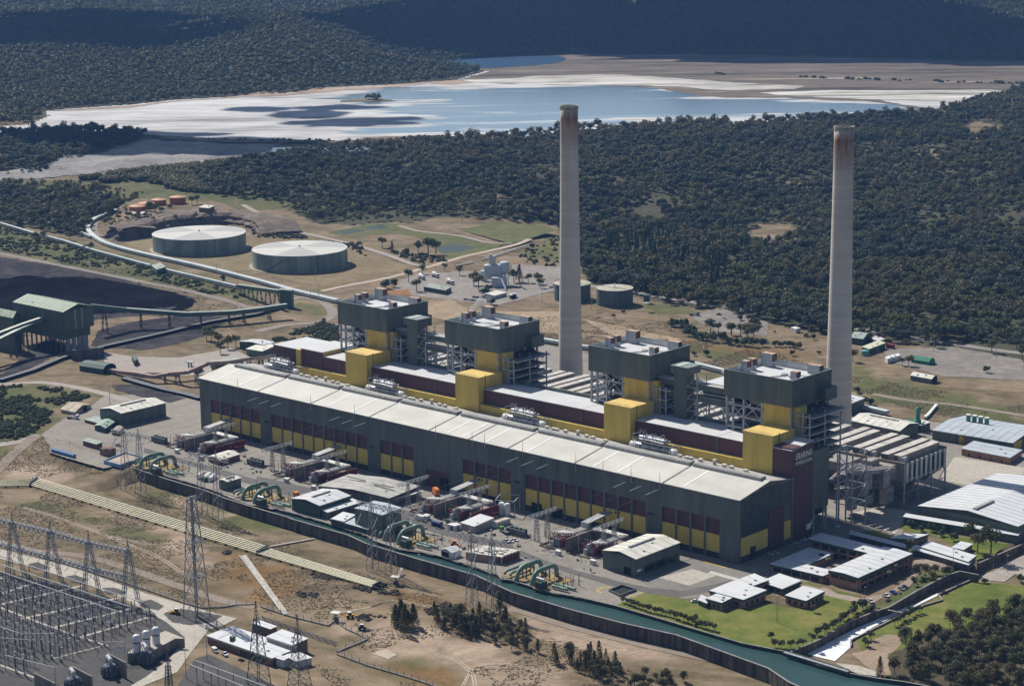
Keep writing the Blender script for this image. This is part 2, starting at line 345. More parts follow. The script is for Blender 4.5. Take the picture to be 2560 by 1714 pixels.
def soft(P_, r, sd): 
    m = np.zeros(len(gx)); nz = (fbm(gx/14+sd, gy/14, 4)-.47)*r*5
    for P in P_:
        p_ = np.array(P); k = (gx > p_[:,0].min()-40) & (gx < p_[:,0].max()+40) & (gy > p_[:,1].min()-40) & (gy < p_[:,1].max()+40)
        d = pdist(gx[k], gy[k], P)*np.where(inpoly(gx[k], gy[k], P), 1, -1); m[k] = np.maximum(m[k], sstep(-r, r, d+nz[k]))
    return m
last = borrow(dry, gm)
for nm, mt, val in (('cover', under, mask), ('grass', green_m, soft(GREEN, 7, 3)), ('rust', rust_m, soft(RUST, 8, 30)), ('bare', bare_m, soft(BARE, 7, 11))):
    if nm != 'cover': ground.data.attributes.new(nm, 'FLOAT', 'POINT').data.foreach_set('value', val.astype('f'))
    ms = n.new('ShaderNodeMixShader'); an = n.new('ShaderNodeAttribute'); an.attribute_name = nm
    l.new(an.outputs['Fac'], ms.inputs[0]); l.new(last.outputs[0], ms.inputs[1]); l.new(borrow(mt, gm).outputs[0], ms.inputs[2]); last = ms
l.new(last.outputs[0], n['Material Output'].inputs[0])

# ---- the lake: white settled ash, water with pale drifts, drying flats
ash = ground_mat('ash', [(.40,(.25,.245,.24)), (.47,(.42,.415,.405)), (.55,(.55,.545,.535))], big=.009, small=.04, turn=.75, stretch=(.25,1.2), bump=.1, fine=.05)
flat_m = ground_mat('drying_flat', [(.41,(.045,.045,.03)), (.46,(.10,.08,.058)), (.5,(.175,.135,.105)), (.54,(.085,.075,.05)), (.59,(.32,.27,.22))], big=.011, small=.03, turn=.742, stretch=(.14,1.3), bump=.15, fine=.04)
white_m = ground_mat('crusted_ash', [(.42,(.16,.14,.11)), (.48,(.40,.38,.34)), (.55,(.60,.58,.54))], big=.012, small=.04, turn=.742, stretch=(.2,1.3), bump=.15, fine=.05)
LAKE_C = [(-1594,914),(-1575,956),(-1662,1054),(-1736,1101),(-1731,1161),(-1705,1246),(-1712,1344),(-1671,1472),(-1650,1542),(-1662,1687),(-1615,1779),(-1591,1909),(-1693,2106),(-1897,2163),(-1922,2342),(-1844,2489),(-1646,2619),(-1428,2721),(-1241,2765),(-1120,2794),(-842,2892),(-703,2623),(-678,2371),(-584,1884),(-623,1761),(-780,1535),(-873,1374),(-849,1284),(-905,1224),(-891,1192),(-948,1180),(-1027,1140),(-1041,1099),(-1124,1043),(-1198,1014),(-1316,983),(-1450,944),(-1472,882),(-1489,843),(-1529,769),(-1660,852)]
sheet('ash_flat', [(-1591,1909),(-1679,2092),(-1897,2163),(-1945,2367),(-1860,2507),(-1660,2637),(-1441,2740),(-1253,2784),(-1131,2812),(-851,2910),(-695,2608),(-671,2357),(-578,1874),(-644,1940),(-690,1978),(-764,1999),(-820,1976),(-902,1970),(-981,1914),(-1068,1932),(-1185,1989),(-1308,1982),(-1420,1924),(-1474,1897)], 24.8, flat_m, rag=10)
sheet('ash_crust', [(-1588,1912),(-1531,1993),(-1536,2054),(-1465,2147),(-1391,2176),(-1250,2165),(-1116,2155),(-1001,2175),(-976,2116),(-1038,2036),(-1092,2016),(-1170,2038),(-1238,2010),(-1332,1945),(-1438,1912),(-1521,1895)], 25.0, white_m, rag=8, seed=3)
sheet('ash_crust', [(-983,2019),(-920,2118),(-787,2211),(-696,2293),(-660,2282),(-631,2127),(-649,2081),(-783,2019),(-906,2002)], 25.0, white_m, rag=8, seed=4)
sheet('ash_crust', [(-750,2026),(-690,2052),(-626,2080),(-605,2031),(-602,1954),(-635,1961),(-705,1992)], 25.2, ash, rag=5, seed=5)
def water_mat(name, col, foam, streak_lo, turn=.74):
    m = bpy.data.materials.new(name); m.use_nodes = True
    n = m.node_tree.nodes; l = m.node_tree.links; b = n['Principled BSDF']
    g = n.new('ShaderNodeNewGeometry'); mp = n.new('ShaderNodeMapping'); l.new(g.outputs['Position'], mp.inputs[0])
    mp.vector_type = 'TEXTURE'; mp.inputs['Rotation'].default_value = (0,0,turn); mp.inputs['Scale'].default_value = (3.6,.67,1)
    t = n.new('ShaderNodeTexNoise'); l.new(mp.outputs[0], t.inputs['Vector']); t.inputs['Scale'].default_value = .0045; t.inputs['Detail'].default_value = 9; t.inputs['Roughness'].default_value = .62; t.inputs['Distortion'].default_value = 1.6
    r = n.new('ShaderNodeValToRGB'); l.new(t.outputs['Fac'], r.inputs[0]); e = r.color_ramp.elements
    e[0].position = streak_lo; e[0].color = (*col, 1); e[1].position = streak_lo + .13; e[1].color = (*foam, 1); e.new(streak_lo + .05).color = tuple(.7*a+.3*c for a, c in zip(col, foam)) + (1,)
    l.new(r.outputs[0], b.inputs['Base Color']); b.inputs['Roughness'].default_value = .12
    t2 = n.new('ShaderNodeTexNoise'); t2.inputs['Scale'].default_value = .35; t2.inputs['Detail'].default_value = 4; l.new(g.outputs['Position'], t2.inputs['Vector'])
    bp = n.new('ShaderNodeBump'); bp.inputs['Strength'].default_value = .25; bp.inputs['Distance'].default_value = .15; l.new(t2.outputs['Fac'], bp.inputs['Height']); l.new(bp.outputs[0], b.inputs['Normal'])
    return m
pond_m = water_mat('pond_water', (.09,.17,.29), (.5,.55,.6), .68)
WATER = [(-1609,1627),(-1598,1685),(-1597,1706),(-1577,1749),(-1476,1827),(-1409,1910),(-1306,1992),(-1210,2040),(-1161,2038),(-1068,1932),(-976,1906),(-896,1962),(-815,1970),(-759,1992),(-679,1974),(-616,1932),(-594,1956),(-582,1903),(-633,1796),(-689,1742),(-749,1713),(-805,1567),(-896,1553),(-857,1357),(-851,1287),(-910,1259),(-915,1222),(-937,1228),(-980,1266),(-1008,1211),(-1055,1207),(-1098,1216),(-1137,1287),(-1146,1358),(-1195,1390),(-1238,1414),(-1302,1425),(-1313,1462),(-1308,1510),(-1320,1546),(-1353,1569),(-1386,1553),(-1418,1517),(-1482,1510)]
lk = bpy.data.materials.new('lake_surface'); lk.use_nodes = True
lake, lv = grid_mesh('lake', np.arange(2480, 4100, 9), np.linspace(-.28, .25, 300), lk, lambda x, y: np.full(len(x), 24.6))
ins = inpoly(lv[:,0], lv[:,1], LAKE_C); sd_ = pdist(lv[:,0], lv[:,1], WATER)*np.where(inpoly(lv[:,0], lv[:,1], WATER), 1, -1)
ls, lt = st(lv[:,0], lv[:,1]); wv = sd_ + (fbm(ls/38+3, lt/230, 5)-.5)*290
at = lake.data.attributes.new('wet', 'FLOAT', 'POINT'); at.data.foreach_set('value', sstep(-45, 40, wv).astype('f'))
bm = bmesh.new(); bm.from_mesh(lake.data); bm.verts.ensure_lookup_table(); bmesh.ops.delete(bm, geom=[f for f in bm.faces if not any(ins[v.index] for v in f.verts)], context='FACES'); bm.to_mesh(lake.data); bm.free()
n = lk.node_tree.nodes; l = lk.node_tree.links; n.remove(n['Principled BSDF'])
ba = borrow(ash, lk); bw = borrow(water_mat('lake_water', (.15,.23,.31), (.62,.64,.65), .535), lk); ms = n.new('ShaderNodeMixShader'); an = n.new('ShaderNodeAttribute'); an.attribute_name = 'wet'
cr_ = n.new('ShaderNodeValToRGB'); cr_.color_ramp.elements[0].position = .35; cr_.color_ramp.elements[1].position = .75; l.new(an.outputs['Fac'], cr_.inputs[0])
l.new(cr_.outputs[0], ms.inputs[0]); l.new(ba.outputs[0], ms.inputs[1]); l.new(bw.outputs[0], ms.inputs[2]); l.new(ms.outputs[0], n['Material Output'].inputs[0])
sheet('upper_pond', [(-1875,2135),(-1941,2246),(-1927,2348),(-1831,2466),(-1780,2435),(-1719,2355),(-1698,2286),(-1716,2165),(-1755,2122)], 25.1, pond_m, rag=5, seed=9)
sheet('side_water', [(-1042,924),(-1079,982),(-1094,1019),(-1072,1040),(-1018,1085),(-987,1132),(-939,1159),(-916,1148),(-921,1118),(-930,1084),(-931,1050),(-950,1014),(-972,977),(-995,928),(-992,897)], 22, pond_m, rag=3, seed=10)
# scrubby islet and the low spit, near causeway with bushes: green margins
margin = ground_mat('lake_margin', [(.3,(.06,.07,.03)), (.5,(.13,.12,.06)), (.68,(.24,.19,.12))], fine=.15)
sheet('islet', [(-1474,1502),(-1465,1534),(-1454,1568),(-1393,1554),(-1405,1520),(-1459,1488)], 25.2, margin, rag=4, seed=12)
sheet('causeway', [(-1312,980),(-1234,990),(-1166,1014),(-1098,1064),(-1054,1092),(-1044,1070),(-1085,1024),(-1157,980),(-1254,953)], 25.1, margin, rag=4, seed=13)
sheet('causeway', [(-1037,1132),(-1024,1168),(-978,1198),(-938,1216),(-892,1190),(-885,1145),(-925,1156),(-963,1137),(-1004,1134)], 25.1, ground_mat('ash_bank',[(.3,(.09,.06,.04)),(.5,(.16,.11,.08)),(.7,(.28,.2,.15))],fine=.15), rag=4, seed=14)
sheet('causeway', [(-905,1224),(-916,1253),(-884,1277),(-843,1284),(-849,1248),(-852,1212),(-859,1175),(-873,1175),(-884,1211)], 25.1, MATS['ash_bank'], rag=3, seed=15)
shore_m = ground_mat('shore_sand', [(.3,(.2,.14,.1)), (.5,(.34,.25,.19)), (.68,(.5,.4,.32))], fine=.15)
sheet('shore', [(-1730,1098),(-1725,1157),(-1696,1239),(-1705,1339),(-1676,1411),(-1694,1492),(-1716,1545),(-1638,1531),(-1684,1638),(-1664,1689),(-1626,1715),(-1619,1782),(-1612,1836),(-1591,1908),(-1528,1894),(-1536,1832),(-1585,1825),(-1582,1746),(-1591,1682),(-1609,1627),(-1617,1512),(-1655,1459),(-1692,1329),(-1671,1220),(-1711,1132)], 25.0, shore_m, rag=4, seed=16)
# earth dam that holds the lake at its right end
dam = MB()
dp = [(-573.8,1863.1),(-566.2,1901.3),(-569.9,1968.4),(-596.0,2081.3),(-630.2,2212.8),(-671.4,2358.1),(-721.3,2533.9)]
vs_ = []
for i, p in enumerate(dp):
    d = (Vector(dp[min(i+1,6)]) - Vector(dp[max(i-1,0)])).normalized(); nrm = Vector((d.y, -d.x))
    if nrm.dot(Vector((CAM[0]-p[0], CAM[1]-p[1]))) < 0: nrm = -nrm
    k = min(1, .25 + i*.3)
    for o, z in ((-12,24),(-4,28),(4,28),(10+55*k,28-17*k)): vs_.append((p[0]+nrm.x*o, p[1]+nrm.y*o, z))
for i in range(6): dam.add(vs_[i*4:i*4+8], [(j, j+1, j+5, j+4) for j in range(3)])
o = dam.build('dam', ground_mat('dam_face', [(.3,(.11,.10,.06)), (.5,(.19,.16,.10)), (.68,(.3,.24,.17))], fine=.1)); o['kind'] = 'structure'
# quarry of grey spoil on the left before the lake, and pale heaps of ash beside it
spoil = ground_mat('spoil', [(.3,(.15,.14,.14)), (.5,(.26,.245,.23)), (.68,(.42,.39,.36))], big=.012, small=.06, fine=.2)
def drape(name, pts, off, m, step=14.0, rag=0, seed=0, lump=0.0):
    """a cover that follows the terrain"""
    P = [Vector(p) for p in pts]; x0, x1 = min(p.x for p in P), max(p.x for p in P); y0, y1 = min(p.y for p in P), max(p.y for p in P)
    nx, ny = max(2, int((x1-x0)/step)), max(2, int((y1-y0)/step)); X, Yg = np.meshgrid(np.linspace(x0,x1,nx), np.linspace(y0,y1,ny), indexing='ij')
    jit = fbm(X/30+seed, Yg/30, 3)
    Z = height(X.ravel(), Yg.ravel()).reshape(X.shape)
    ins = inpoly(X + (jit-.45)*rag*4, Yg + (jit-.45)*rag*4, pts); Z = Z + off + lump*np.maximum(0, fbm(X/45+seed, Yg/45, 4)-.4)*np.clip(pdist(X, Yg, pts)/20, 0, 1)
    i = np.arange(nx*ny).reshape(nx, ny); c = ins[:-1,:-1] | ins[1:,1:]
    q = np.stack([i[:-1,:-1], i[1:,:-1], i[1:,1:], i[:-1,1:]], -1)[c]
    me = bpy.data.meshes.new(name); me.from_pydata(np.stack([X.ravel(), Yg.ravel(), Z.ravel()], 1).tolist(), [], q.tolist()); me.update(); me.materials.append(m)
    for p in me.polygons: p.use_smooth = True
    o = bpy.data.objects.new(name, me); COL.objects.link(o); o['kind'] = 'structure'; return o
drape('quarry_floor', [(-1153,617),(-1159,647),(-1203,726),(-1219,772),(-1184,799),(-1240,865),(-1283,952),(-1234,976),(-1164,985),(-1096,1034),(-1069,992),(-1030,937),(-995,894),(-1018,827),(-1024,795),(-1026,750),(-1059,706),(-1075,672),(-1091,628),(-1116,592)], .35, spoil, step=8, rag=3, seed=2, lump=16)

# ---------------------------------------------------------------- trees: leaf clumps spread through the volume of lobes
HID = bpy.data.collections.new('tree_kinds')          # holds the kinds; not part of the scene
def crown_mesh(name, m, seed, R=4.6, H=5.0, base=5.0, lobes=8, leaves=42, size=1.0, cone=False):
    rd = random.Random(seed); vs = []; fs = []
    for k in range(lobes):
        if cone: t = k/(lobes-1); c = Vector((rd.uniform(-.25,.25)*R*(1-t), rd.uniform(-.25,.25)*R*(1-t), base + H*t)); rr = R*(.62*(1-t)+.16)
        else:
            a = rd.uniform(0, 2*pi); q = R*.62*math.sqrt(rd.random()); c = Vector((cos(a)*q, sin(a)*q, base + H*(.25+.62*rd.random())*(1-.35*q/R))); rr = R*rd.uniform(.34,.52)
        for _ in range(leaves):
            d = Vector((rd.gauss(0,1), rd.gauss(0,1), rd.gauss(.25,1))).normalized(); p = c + Vector((d.x*rr, d.y*rr, d.z*rr*.8)) * rd.uniform(.72,1.06)
            nn = (d + Vector((rd.gauss(0,.5), rd.gauss(0,.5), rd.gauss(.2,.5)))).normalized(); a = nn.orthogonal().normalized(); b = nn.cross(a); s = size*rd.uniform(.55,1.25); w = rd.uniform(0,pi); a, b = a*cos(w)+b*sin(w), b*cos(w)-a*sin(w)
            i = len(vs); vs += [p-a*s*.6, p+b*s*.38, p+a*s*.6, p-b*s*.38]; fs.append((i,i+1,i+2,i+3))
    me = bpy.data.meshes.new(name); me.from_pydata([tuple(v) for v in vs], [], fs); me.update(); me.materials.append(m); return me
def trunk_mesh(name, m, h, r, seed, limbs=4, R=3.0):
    rd = random.Random(seed); b = MB(); b.tube([(0,0,-.6),(rd.uniform(-.2,.2),rd.uniform(-.2,.2),h*.5),(rd.uniform(-.4,.4),rd.uniform(-.4,.4),h)], [r,r*.75,r*.45], 6)
    for k in range(limbs):
        a = 2*pi*k/limbs + rd.uniform(-.5,.5); z = h*rd.uniform(.5,.8); b.tube([(0,0,z),(cos(a)*R*.5,sin(a)*R*.5,z+h*.2),(cos(a)*R*.8,sin(a)*R*.8,z+h*.45)], [r*.4,r*.28,r*.1], 5)
    me = bpy.data.meshes.new(name); me.from_pydata(b.v, [], b.f); me.update(); me.materials.append(m); return me
bark = mat('bark', (.16,.125,.10), .9, .3, 1.5)
leaf = leaf_mat('eucalypt_leaf', [(0.067,0.089,0.025), (0.092,0.112,0.030), (0.112,0.120,0.030), (0.126,0.114,0.037), (0.084,0.110,0.037), (0.140,0.120,0.037), (0.065,0.092,0.030)])
leaf_dk = leaf_mat('pine_leaf', [(0.040,0.074,0.026), (0.053,0.084,0.030), (0.041,0.078,0.032)])
leaf_yl = leaf_mat('wattle_leaf', [(.10,.10,.03), (.15,.13,.03), (.07,.085,.03), (.12,.105,.035)])
leaf_gr = leaf_mat('shrub_leaf', [(.045,.07,.022), (.06,.085,.028), (.075,.085,.03), (.05,.065,.028)])
leaf_br = leaf_mat('casuarina_leaf', [(0.054,0.064,0.023), (0.077,0.077,0.026), (0.104,0.081,0.030), (0.066,0.077,0.026), (0.087,0.088,0.030)])
leaf_ol = leaf_mat('olive_leaf', [(.105,.095,.036), (.13,.112,.045), (.088,.09,.034), (.12,.10,.05)])
leaf_gy = leaf_mat('dark_leaf', [(.045,.062,.036), (.055,.07,.038), (.06,.072,.045), (.042,.058,.03)])
KIND = {}
def kind_of(key, crowns):
    c = bpy.data.collections.new('kind_' + key); KIND[key] = c
    for i, me in enumerate(crowns): c.objects.link(bpy.data.objects.new('tree_kind', me))
kind_of('forest', [crown_mesh('crown', leaf, 20+i, R=4.2+.5*(i%3), H=5+1.2*(i%4), base=3.5+i%3, lobes=7+i%4, leaves=44, size=1.15) for i in range(7)])
kind_of('olive', [crown_mesh('crown', leaf_ol, 320+i, R=3.4+.9*(i%3), H=5+1.5*(i%3), base=3.5+i%3, lobes=6+2*(i%3), leaves=44, size=1.0) for i in range(6)])
kind_of('dark', [crown_mesh('crown', leaf_gy, 340+i, R=4.6+.8*(i%3), H=6+1.5*(i%3), base=4, lobes=8+i%3, leaves=46, size=1.15) for i in range(5)])
kind_of('far', [crown_mesh('crown', leaf, 50+i, R=6, H=6+i, base=3, lobes=7, leaves=26, size=2.1) for i in range(5)])
kind_of('pine', [crown_mesh('crown', leaf_dk, 70+i, R=3.2, H=11, base=2, lobes=8, leaves=40, size=1.1, cone=True) for i in range(3)])
kind_of('wattle', [crown_mesh('crown', leaf_yl, 80+i, R=3.2, H=2.6, base=.2, lobes=6, leaves=36, size=.9) for i in range(3)])
kind_of('shrub', [crown_mesh('crown', leaf_gr, 90+i, R=2.2, H=1.8, base=-.3, lobes=5, leaves=34, size=.75) for i in range(4)])
def scatter(name, key, x, y, z, sc, label, seed=0):
    """a stand too large to count: one object whose trees are set out by geometry nodes"""
    rs = np.random.RandomState(seed); me = bpy.data.meshes.new(name); N = len(x)
    me.vertices.add(N); me.vertices.foreach_set('co', np.stack([x,y,z],1).ravel().astype('f'))
    for nm, ty, vals in (('sc','FLOAT',sc), ('rot','FLOAT',rs.rand(N)*6.283), ('pick','INT',rs.randint(0,len(KIND[key].objects),N))):
        a = me.attributes.new(nm, ty, 'POINT'); a.data.foreach_set('value', np.asarray(vals).astype('i' if ty == 'INT' else 'f'))
    o = bpy.data.objects.new(name, me); COL.objects.link(o); tag(o, label, None, None, 'stuff')
    g = bpy.data.node_groups.new(name, 'GeometryNodeTree'); g.interface.new_socket('Geometry', in_out='INPUT', socket_type='NodeSocketGeometry'); g.interface.new_socket('Geometry', in_out='OUTPUT', socket_type='NodeSocketGeometry')
    nd, lk = g.nodes, g.links; gi, go = nd.new('NodeGroupInput'), nd.new('NodeGroupOutput')
    ip = nd.new('GeometryNodeInstanceOnPoints'); ci = nd.new('GeometryNodeCollectionInfo'); ci.inputs[0].default_value = KIND[key]; ci.inputs[1].default_value = True; ci.inputs[2].default_value = True
    def attr(nm, ty):
        q = nd.new('GeometryNodeInputNamedAttribute'); q.data_type = ty; q.inputs[0].default_value = nm; return next(s for s in q.outputs if s.enabled)
    cx = nd.new('ShaderNodeCombineXYZ'); lk.new(attr('rot','FLOAT'), cx.inputs[2])
    lk.new(gi.outputs[0], ip.inputs['Points']); lk.new(ci.outputs[0], ip.inputs['Instance']); ip.inputs['Pick Instance'].default_value = True
    lk.new(attr('pick','INT'), ip.inputs['Instance Index']); lk.new(cx.outputs[0], ip.inputs['Rotation']); lk.new(attr('sc','FLOAT'), ip.inputs['Scale'])
    lk.new(ip.outputs[0], go.inputs[0]); md = o.modifiers.new('trees', 'NODES'); md.node_group = g
    return o
def field(s0, s1, a0, a1, d0, d1, seed):
    """jittered points over a fan of ground, spacing d0 near to d1 far"""
    rs = np.random.RandomState(seed); X = []; Y = []; s = s0
    while s < s1:
        d = d0 + (d1-d0)*(s-s0)/(s1-s0); t = np.arange(a0*s, a1*s, d); t = t + rs.uniform(-.5,.5,len(t))*d*.95; ss = s + rs.uniform(-.5,.5,len(t))*d*1.1
        X.append(CAM[0]+VN[0]*ss+VR[0]*t); Y.append(CAM[1]+VN[1]*ss+VR[1]*t); s += d
    return np.concatenate(X), np.concatenate(Y)
# forest between the plant and the lake
x, y = field(1600, 3150, -.30, .30, 7.2, 8.0, 1)
near = inpoly(x, y, FOREST_NEAR); west = inpoly(x, y, FOREST_WEST); mid = inpoly(x, y, FOREST_MID)
gap = fbm(x/55+9, y/55, 3); keep = (near | west | mid) & (gap > .28)
for c in CLEAR: keep &= ~(inpoly(x, y, c))
keep &= ~(inpoly(x, y, LAKE)) & (pdist(x, y, dp, False) > 38)
x, y, gap = x[keep], y[keep], gap[keep]
pine_zone = [(-280.0,761.2),(-326.5,954.2),(-245.5,958.8),(-110.9,818.3),(-13.0,599.9),(-70.2,559.0),(-142.0,608.7)]
pz = inpoly(x, y, pine_zone) & (fbm(x/40, y/40+4, 2) > .42)
rs = np.random.RandomState(3)
scv = (.6 + .85*rs.rand(len(x))**1.6) * (.85 + .4*fbm(x/120+2, y/120, 2))
E_OUT = lambda m: (x[m], y[m], height(x[m], y[m]), scv[m])
cl_ = fbm(x/85+50, y/85, 4) + .22*(np.random.RandomState(9).rand(len(x))-.5)
scatter('forest', 'forest', *E_OUT(~pz & (cl_ >= .42) & (cl_ <= .56)), 'grey green eucalypt forest covering the slope between power station and lake', 1)
scatter('olive_forest', 'olive', *E_OUT(~pz & (cl_ > .56)), 'lighter olive brown stands within the forest before the lake', 12)
scatter('dark_forest', 'dark', *E_OUT(~pz & (cl_ < .42)), 'darker fuller stands within the forest before the lake', 13)
scatter('pine_forest', 'pine', *E_OUT(pz), 'darker conical pines mixed into the forest behind the left chimney', 2)
# forest on the hills beyond
x, y = field(3150, 8600, -.30, .30, 11.5, 22, 5)
d = pdist(x, y, LAKE); k = ~inpoly(x, y, LAKE) & (d > 14); x, y, d = x[k], y[k], d[k]; s_, t_ = st(x, y)
far_clear = (fbm(x/260+40, y/260, 3) > .735) & (s_ > 5200); x, y, s_ = x[~far_clear], y[~far_clear], s_[~far_clear]
rs = np.random.RandomState(6); scv = (.75 + .55*rs.rand(len(x))) * np.where(s_ > 5000, 1.35, 1.0)
scatter('hill_forest', 'far', x, y, height(x, y), scv, 'bluish forest over the far hills behind the lake', 3)
# tops of the islet, margins, wattles by the quarry
def patch(pts, n, seed):
    rs = np.random.RandomState(seed); P = np.array(pts); X = rs.uniform(P[:,0].min(), P[:,0].max(), n); Y = rs.uniform(P[:,1].min(), P[:,1].max(), n); k = inpoly(X, Y, pts); return X[k], Y[k]
def brush(name, key, pts, n, seed, label, s0=.6, s1=1.2, off=0.0):
    X, Y = patch(pts, n, seed)
    if n > 300: k = fbm(X/16+seed, Y/16, 3) > .33; X, Y = X[k], Y[k]
    return scatter(name, key, X, Y, height(X, Y)+off, s0+(s1-s0)*np.random.RandomState(seed).rand(len(X)), label, seed)
brush('wattle_shrubs', 'wattle', [(-1045,658),(-1029,728),(-1004,798),(-985,878),(-978,978),(-886,940),(-874,840),(-868,777),(-835,722),(-886,697),(-974,705),(-1002,667)], 11000, 31, 'yellow flowering wattle shrubs beside the quarry track', 1.1, 2.3)
brush('islet_trees', 'forest', [(-1444,1531),(-1465,1554),(-1446,1567),(-1412,1534)], 60, 32, 'small clump of dark trees on the islet in the ash lake', .6, .9, 1)
brush('causeway_shrubs', 'shrub', [(-982,1161),(-975,1195),(-934,1212),(-904,1185),(-921,1164),(-964,1152)], 120, 33, 'green bushes on the causeway between lake and side water', 1.2, 2.6, 1)
brush('causeway_shrubs', 'shrub', [(-1207,994),(-1054,1092),(-1043,1069),(-1166,987)], 200, 34, 'low scrub along the near edge of the white ash', .7, 1.6, 1)
brush('flat_shrubs', 'shrub', [(-1283,2297),(-1142,2313),(-1036,2347),(-923,2367),(-800,2412),(-719,2445),(-705,2419),(-833,2367),(-1018,2321),(-1199,2298),(-1263,2270)], 420, 35, 'dark line of trees along the bund across the drying flats', 1.6, 3.0, 0)
# ---------------------------------------------------------------- clouds high over the valley (they shade the far ground)
cloud_m = bpy.data.materials.new('cloud'); cloud_m.use_nodes = True; cloud_m.node_tree.nodes['Principled BSDF'].inputs['Base Color'].default_value = (.85,.85,.87,1); cloud_m.node_tree.nodes['Principled BSDF'].inputs['Roughness'].default_value = 1
def cloud(p, rs_, rt, seed, alt=1250):
    k = (alt - p[2]) / -SUN_DIR.z; c = Vector(p) - SUN_DIR*k
    bm = bmesh.new(); bmesh.ops.create_icosphere(bm, subdivisions=5, radius=1)
    for v in bm.verts:
        q = v.co; r = 1 + .9*(fbm(np.array([q.x*1.6+seed*3.1+9]), np.array([q.y*1.6+q.z+9]), 5)[0]-.47); r *= 1 + .25*(vnoise(np.array([q.x*6+30]), np.array([q.y*6+q.z*4+seed+30]))[0]-.5)
        u, t = q.x*rs_*r, q.y*rt*r; z = q.z*min(rs_,rt)*.5*r; z = z if z > 0 else z*.3
        v.co = (c.x + VN[0]*u + VR[0]*t, c.y + VN[1]*u + VR[1]*t, c.z + z)
    me = bpy.data.meshes.new('cloud'); bm.to_mesh(me); bm.free(); me.materials.append(cloud_m)
    for f in me.polygons: f.use_smooth = True
    o = bpy.data.objects.new('cloud', me); COL.objects.link(o); o['kind'] = 'stuff'
for p, a, b, s in (((-2751.5,1799.1,81.2),230,300,1),((-2902.3,2270.7,77.9),190,330,2),((-2385.5,1768.6,75.3),110,240,12),((-2254.9,2440.2,92.0),210,480,3),((-1364.1,2867.8,49.7),190,470,5),
                   ((-1046.7,2976.2,48.4),170,330,6),((-1481.7,1323.7,25.0),45,60,7),((-1354.5,1313.4,25.0),70,60,27),((-1394.2,1418.6,25.0),40,70,37),((-1204.1,1275.2,25.0),55,90,17),((-1184.0,1340.0,25.0),40,50,47),((-1162.9,933.9,21.9),100,230,8),((-1394.3,900.9,22.1),60,210,9),((-1633.2,2893.6,117.5),220,460,10)):
    cloud(p, a, b, s)
# ---------------------------------------------------------------- haze: one closed box of thin pale air
hz = MB()
q = [tuple(CAM[:2] + VN*s + VR*t) for s, t in ((-300,-3300),(-300,3300),(9500,3300),(9500,-3300))]
hz.prism(q, -30, 362)
hm = bpy.data.materials.new('haze'); hm.use_nodes = True; hn = hm.node_tree.nodes; hn.remove(hn['Principled BSDF'])
pv = hn.new('ShaderNodeVolumePrincipled'); pv.inputs['Density'].default_value = 4.0e-5; pv.inputs['Color'].default_value = (.22,.46,1.0,1)
hm.node_tree.links.new(pv.outputs[0], hn['Material Output'].inputs['Volume'])
o = hz.build('haze', hm); o['kind'] = 'stuff'

# ================================================================ ground covers, roads, canal (z steps of a few centimetres keep sheets apart)
conc = ground_mat('yard_concrete', [(.3,(.14,.125,.108)), (.45,(.225,.203,.176)), (.6,(.275,.248,.215))], big=.02, small=.12, rough=.85, bump=.1, fine=.6)
conc_l = ground_mat('pale_concrete', [(.3,(.30,.27,.23)), (.5,(.40,.365,.31)), (.68,(.46,.42,.365))], big=.03, small=.15, rough=.85, bump=.1, fine=.6)
asph = ground_mat('asphalt', [(.3,(.075,.07,.066)), (.5,(.12,.112,.105)), (.68,(.16,.15,.138))], big=.03, small=.2, rough=.9, bump=.15)
gravel = ground_mat('dark_gravel', [(.3,(.055,.053,.052)), (.5,(.084,.08,.077)), (.68,(.12,.114,.107))], big=.03, small=.2, rough=.95, bump=.4, fine=1.6)
road_g = ground_mat('gravel_road', [(.3,(.24,.21,.185)), (.5,(.33,.295,.26)), (.68,(.41,.365,.32))], big=.03, small=.15, bump=.2)
track = ground_mat('pale_track', [(.3,(.31,.25,.19)), (.5,(.43,.36,.28)), (.68,(.52,.45,.36))], big=.03, small=.15, bump=.25)
coal = ground_mat('coal', [(.3,(.005,.005,.006)), (.5,(.010,.009,.012)), (.68,(.022,.020,.024))], big=.02, small=.06, rough=1, bump=.8, fine=.4, spec=0)
coal_y = ground_mat('coal_yard', [(.3,(.022,.021,.024)), (.46,(.045,.042,.046)), (.58,(.085,.08,.082)), (.7,(.15,.135,.125))], big=.012, small=.08, bump=.3, rough=1, spec=0)
lawn = ground_mat('lawn_grass', [(.38,(.07,.10,.016)), (.48,(.115,.14,.026)), (.56,(.165,.165,.04)), (.64,(.23,.19,.08))], big=.02, small=.09, bump=.3, fine=1.5)
rough_g = ground_mat('rough_grass', [(.3,(.05,.065,.022)), (.45,(.085,.1,.032)), (.55,(.13,.125,.05)), (.7,(.2,.165,.09))], big=.02, small=.1, bump=.5, fine=.8)
tan_g = ground_mat('tan_grass', [(.3,(.105,.09,.045)), (.45,(.17,.135,.07)), (.6,(.25,.19,.115)), (.72,(.33,.26,.17))], big=.018, small=.09, bump=.5, fine=.8)
red_e = ground_mat('red_earth', [(.3,(.16,.08,.04)), (.5,(.27,.13,.06)), (.68,(.36,.2,.11))], big=.03, small=.1)
bare = ground_mat('bare_soil', [(.3,(.15,.11,.075)), (.44,(.25,.19,.135)), (.56,(.34,.26,.19)), (.7,(.42,.33,.25))], big=.02, small=.07, bump=.9, fine=.5, turn=.9, stretch=(.6,1.4))
LO = -7.0
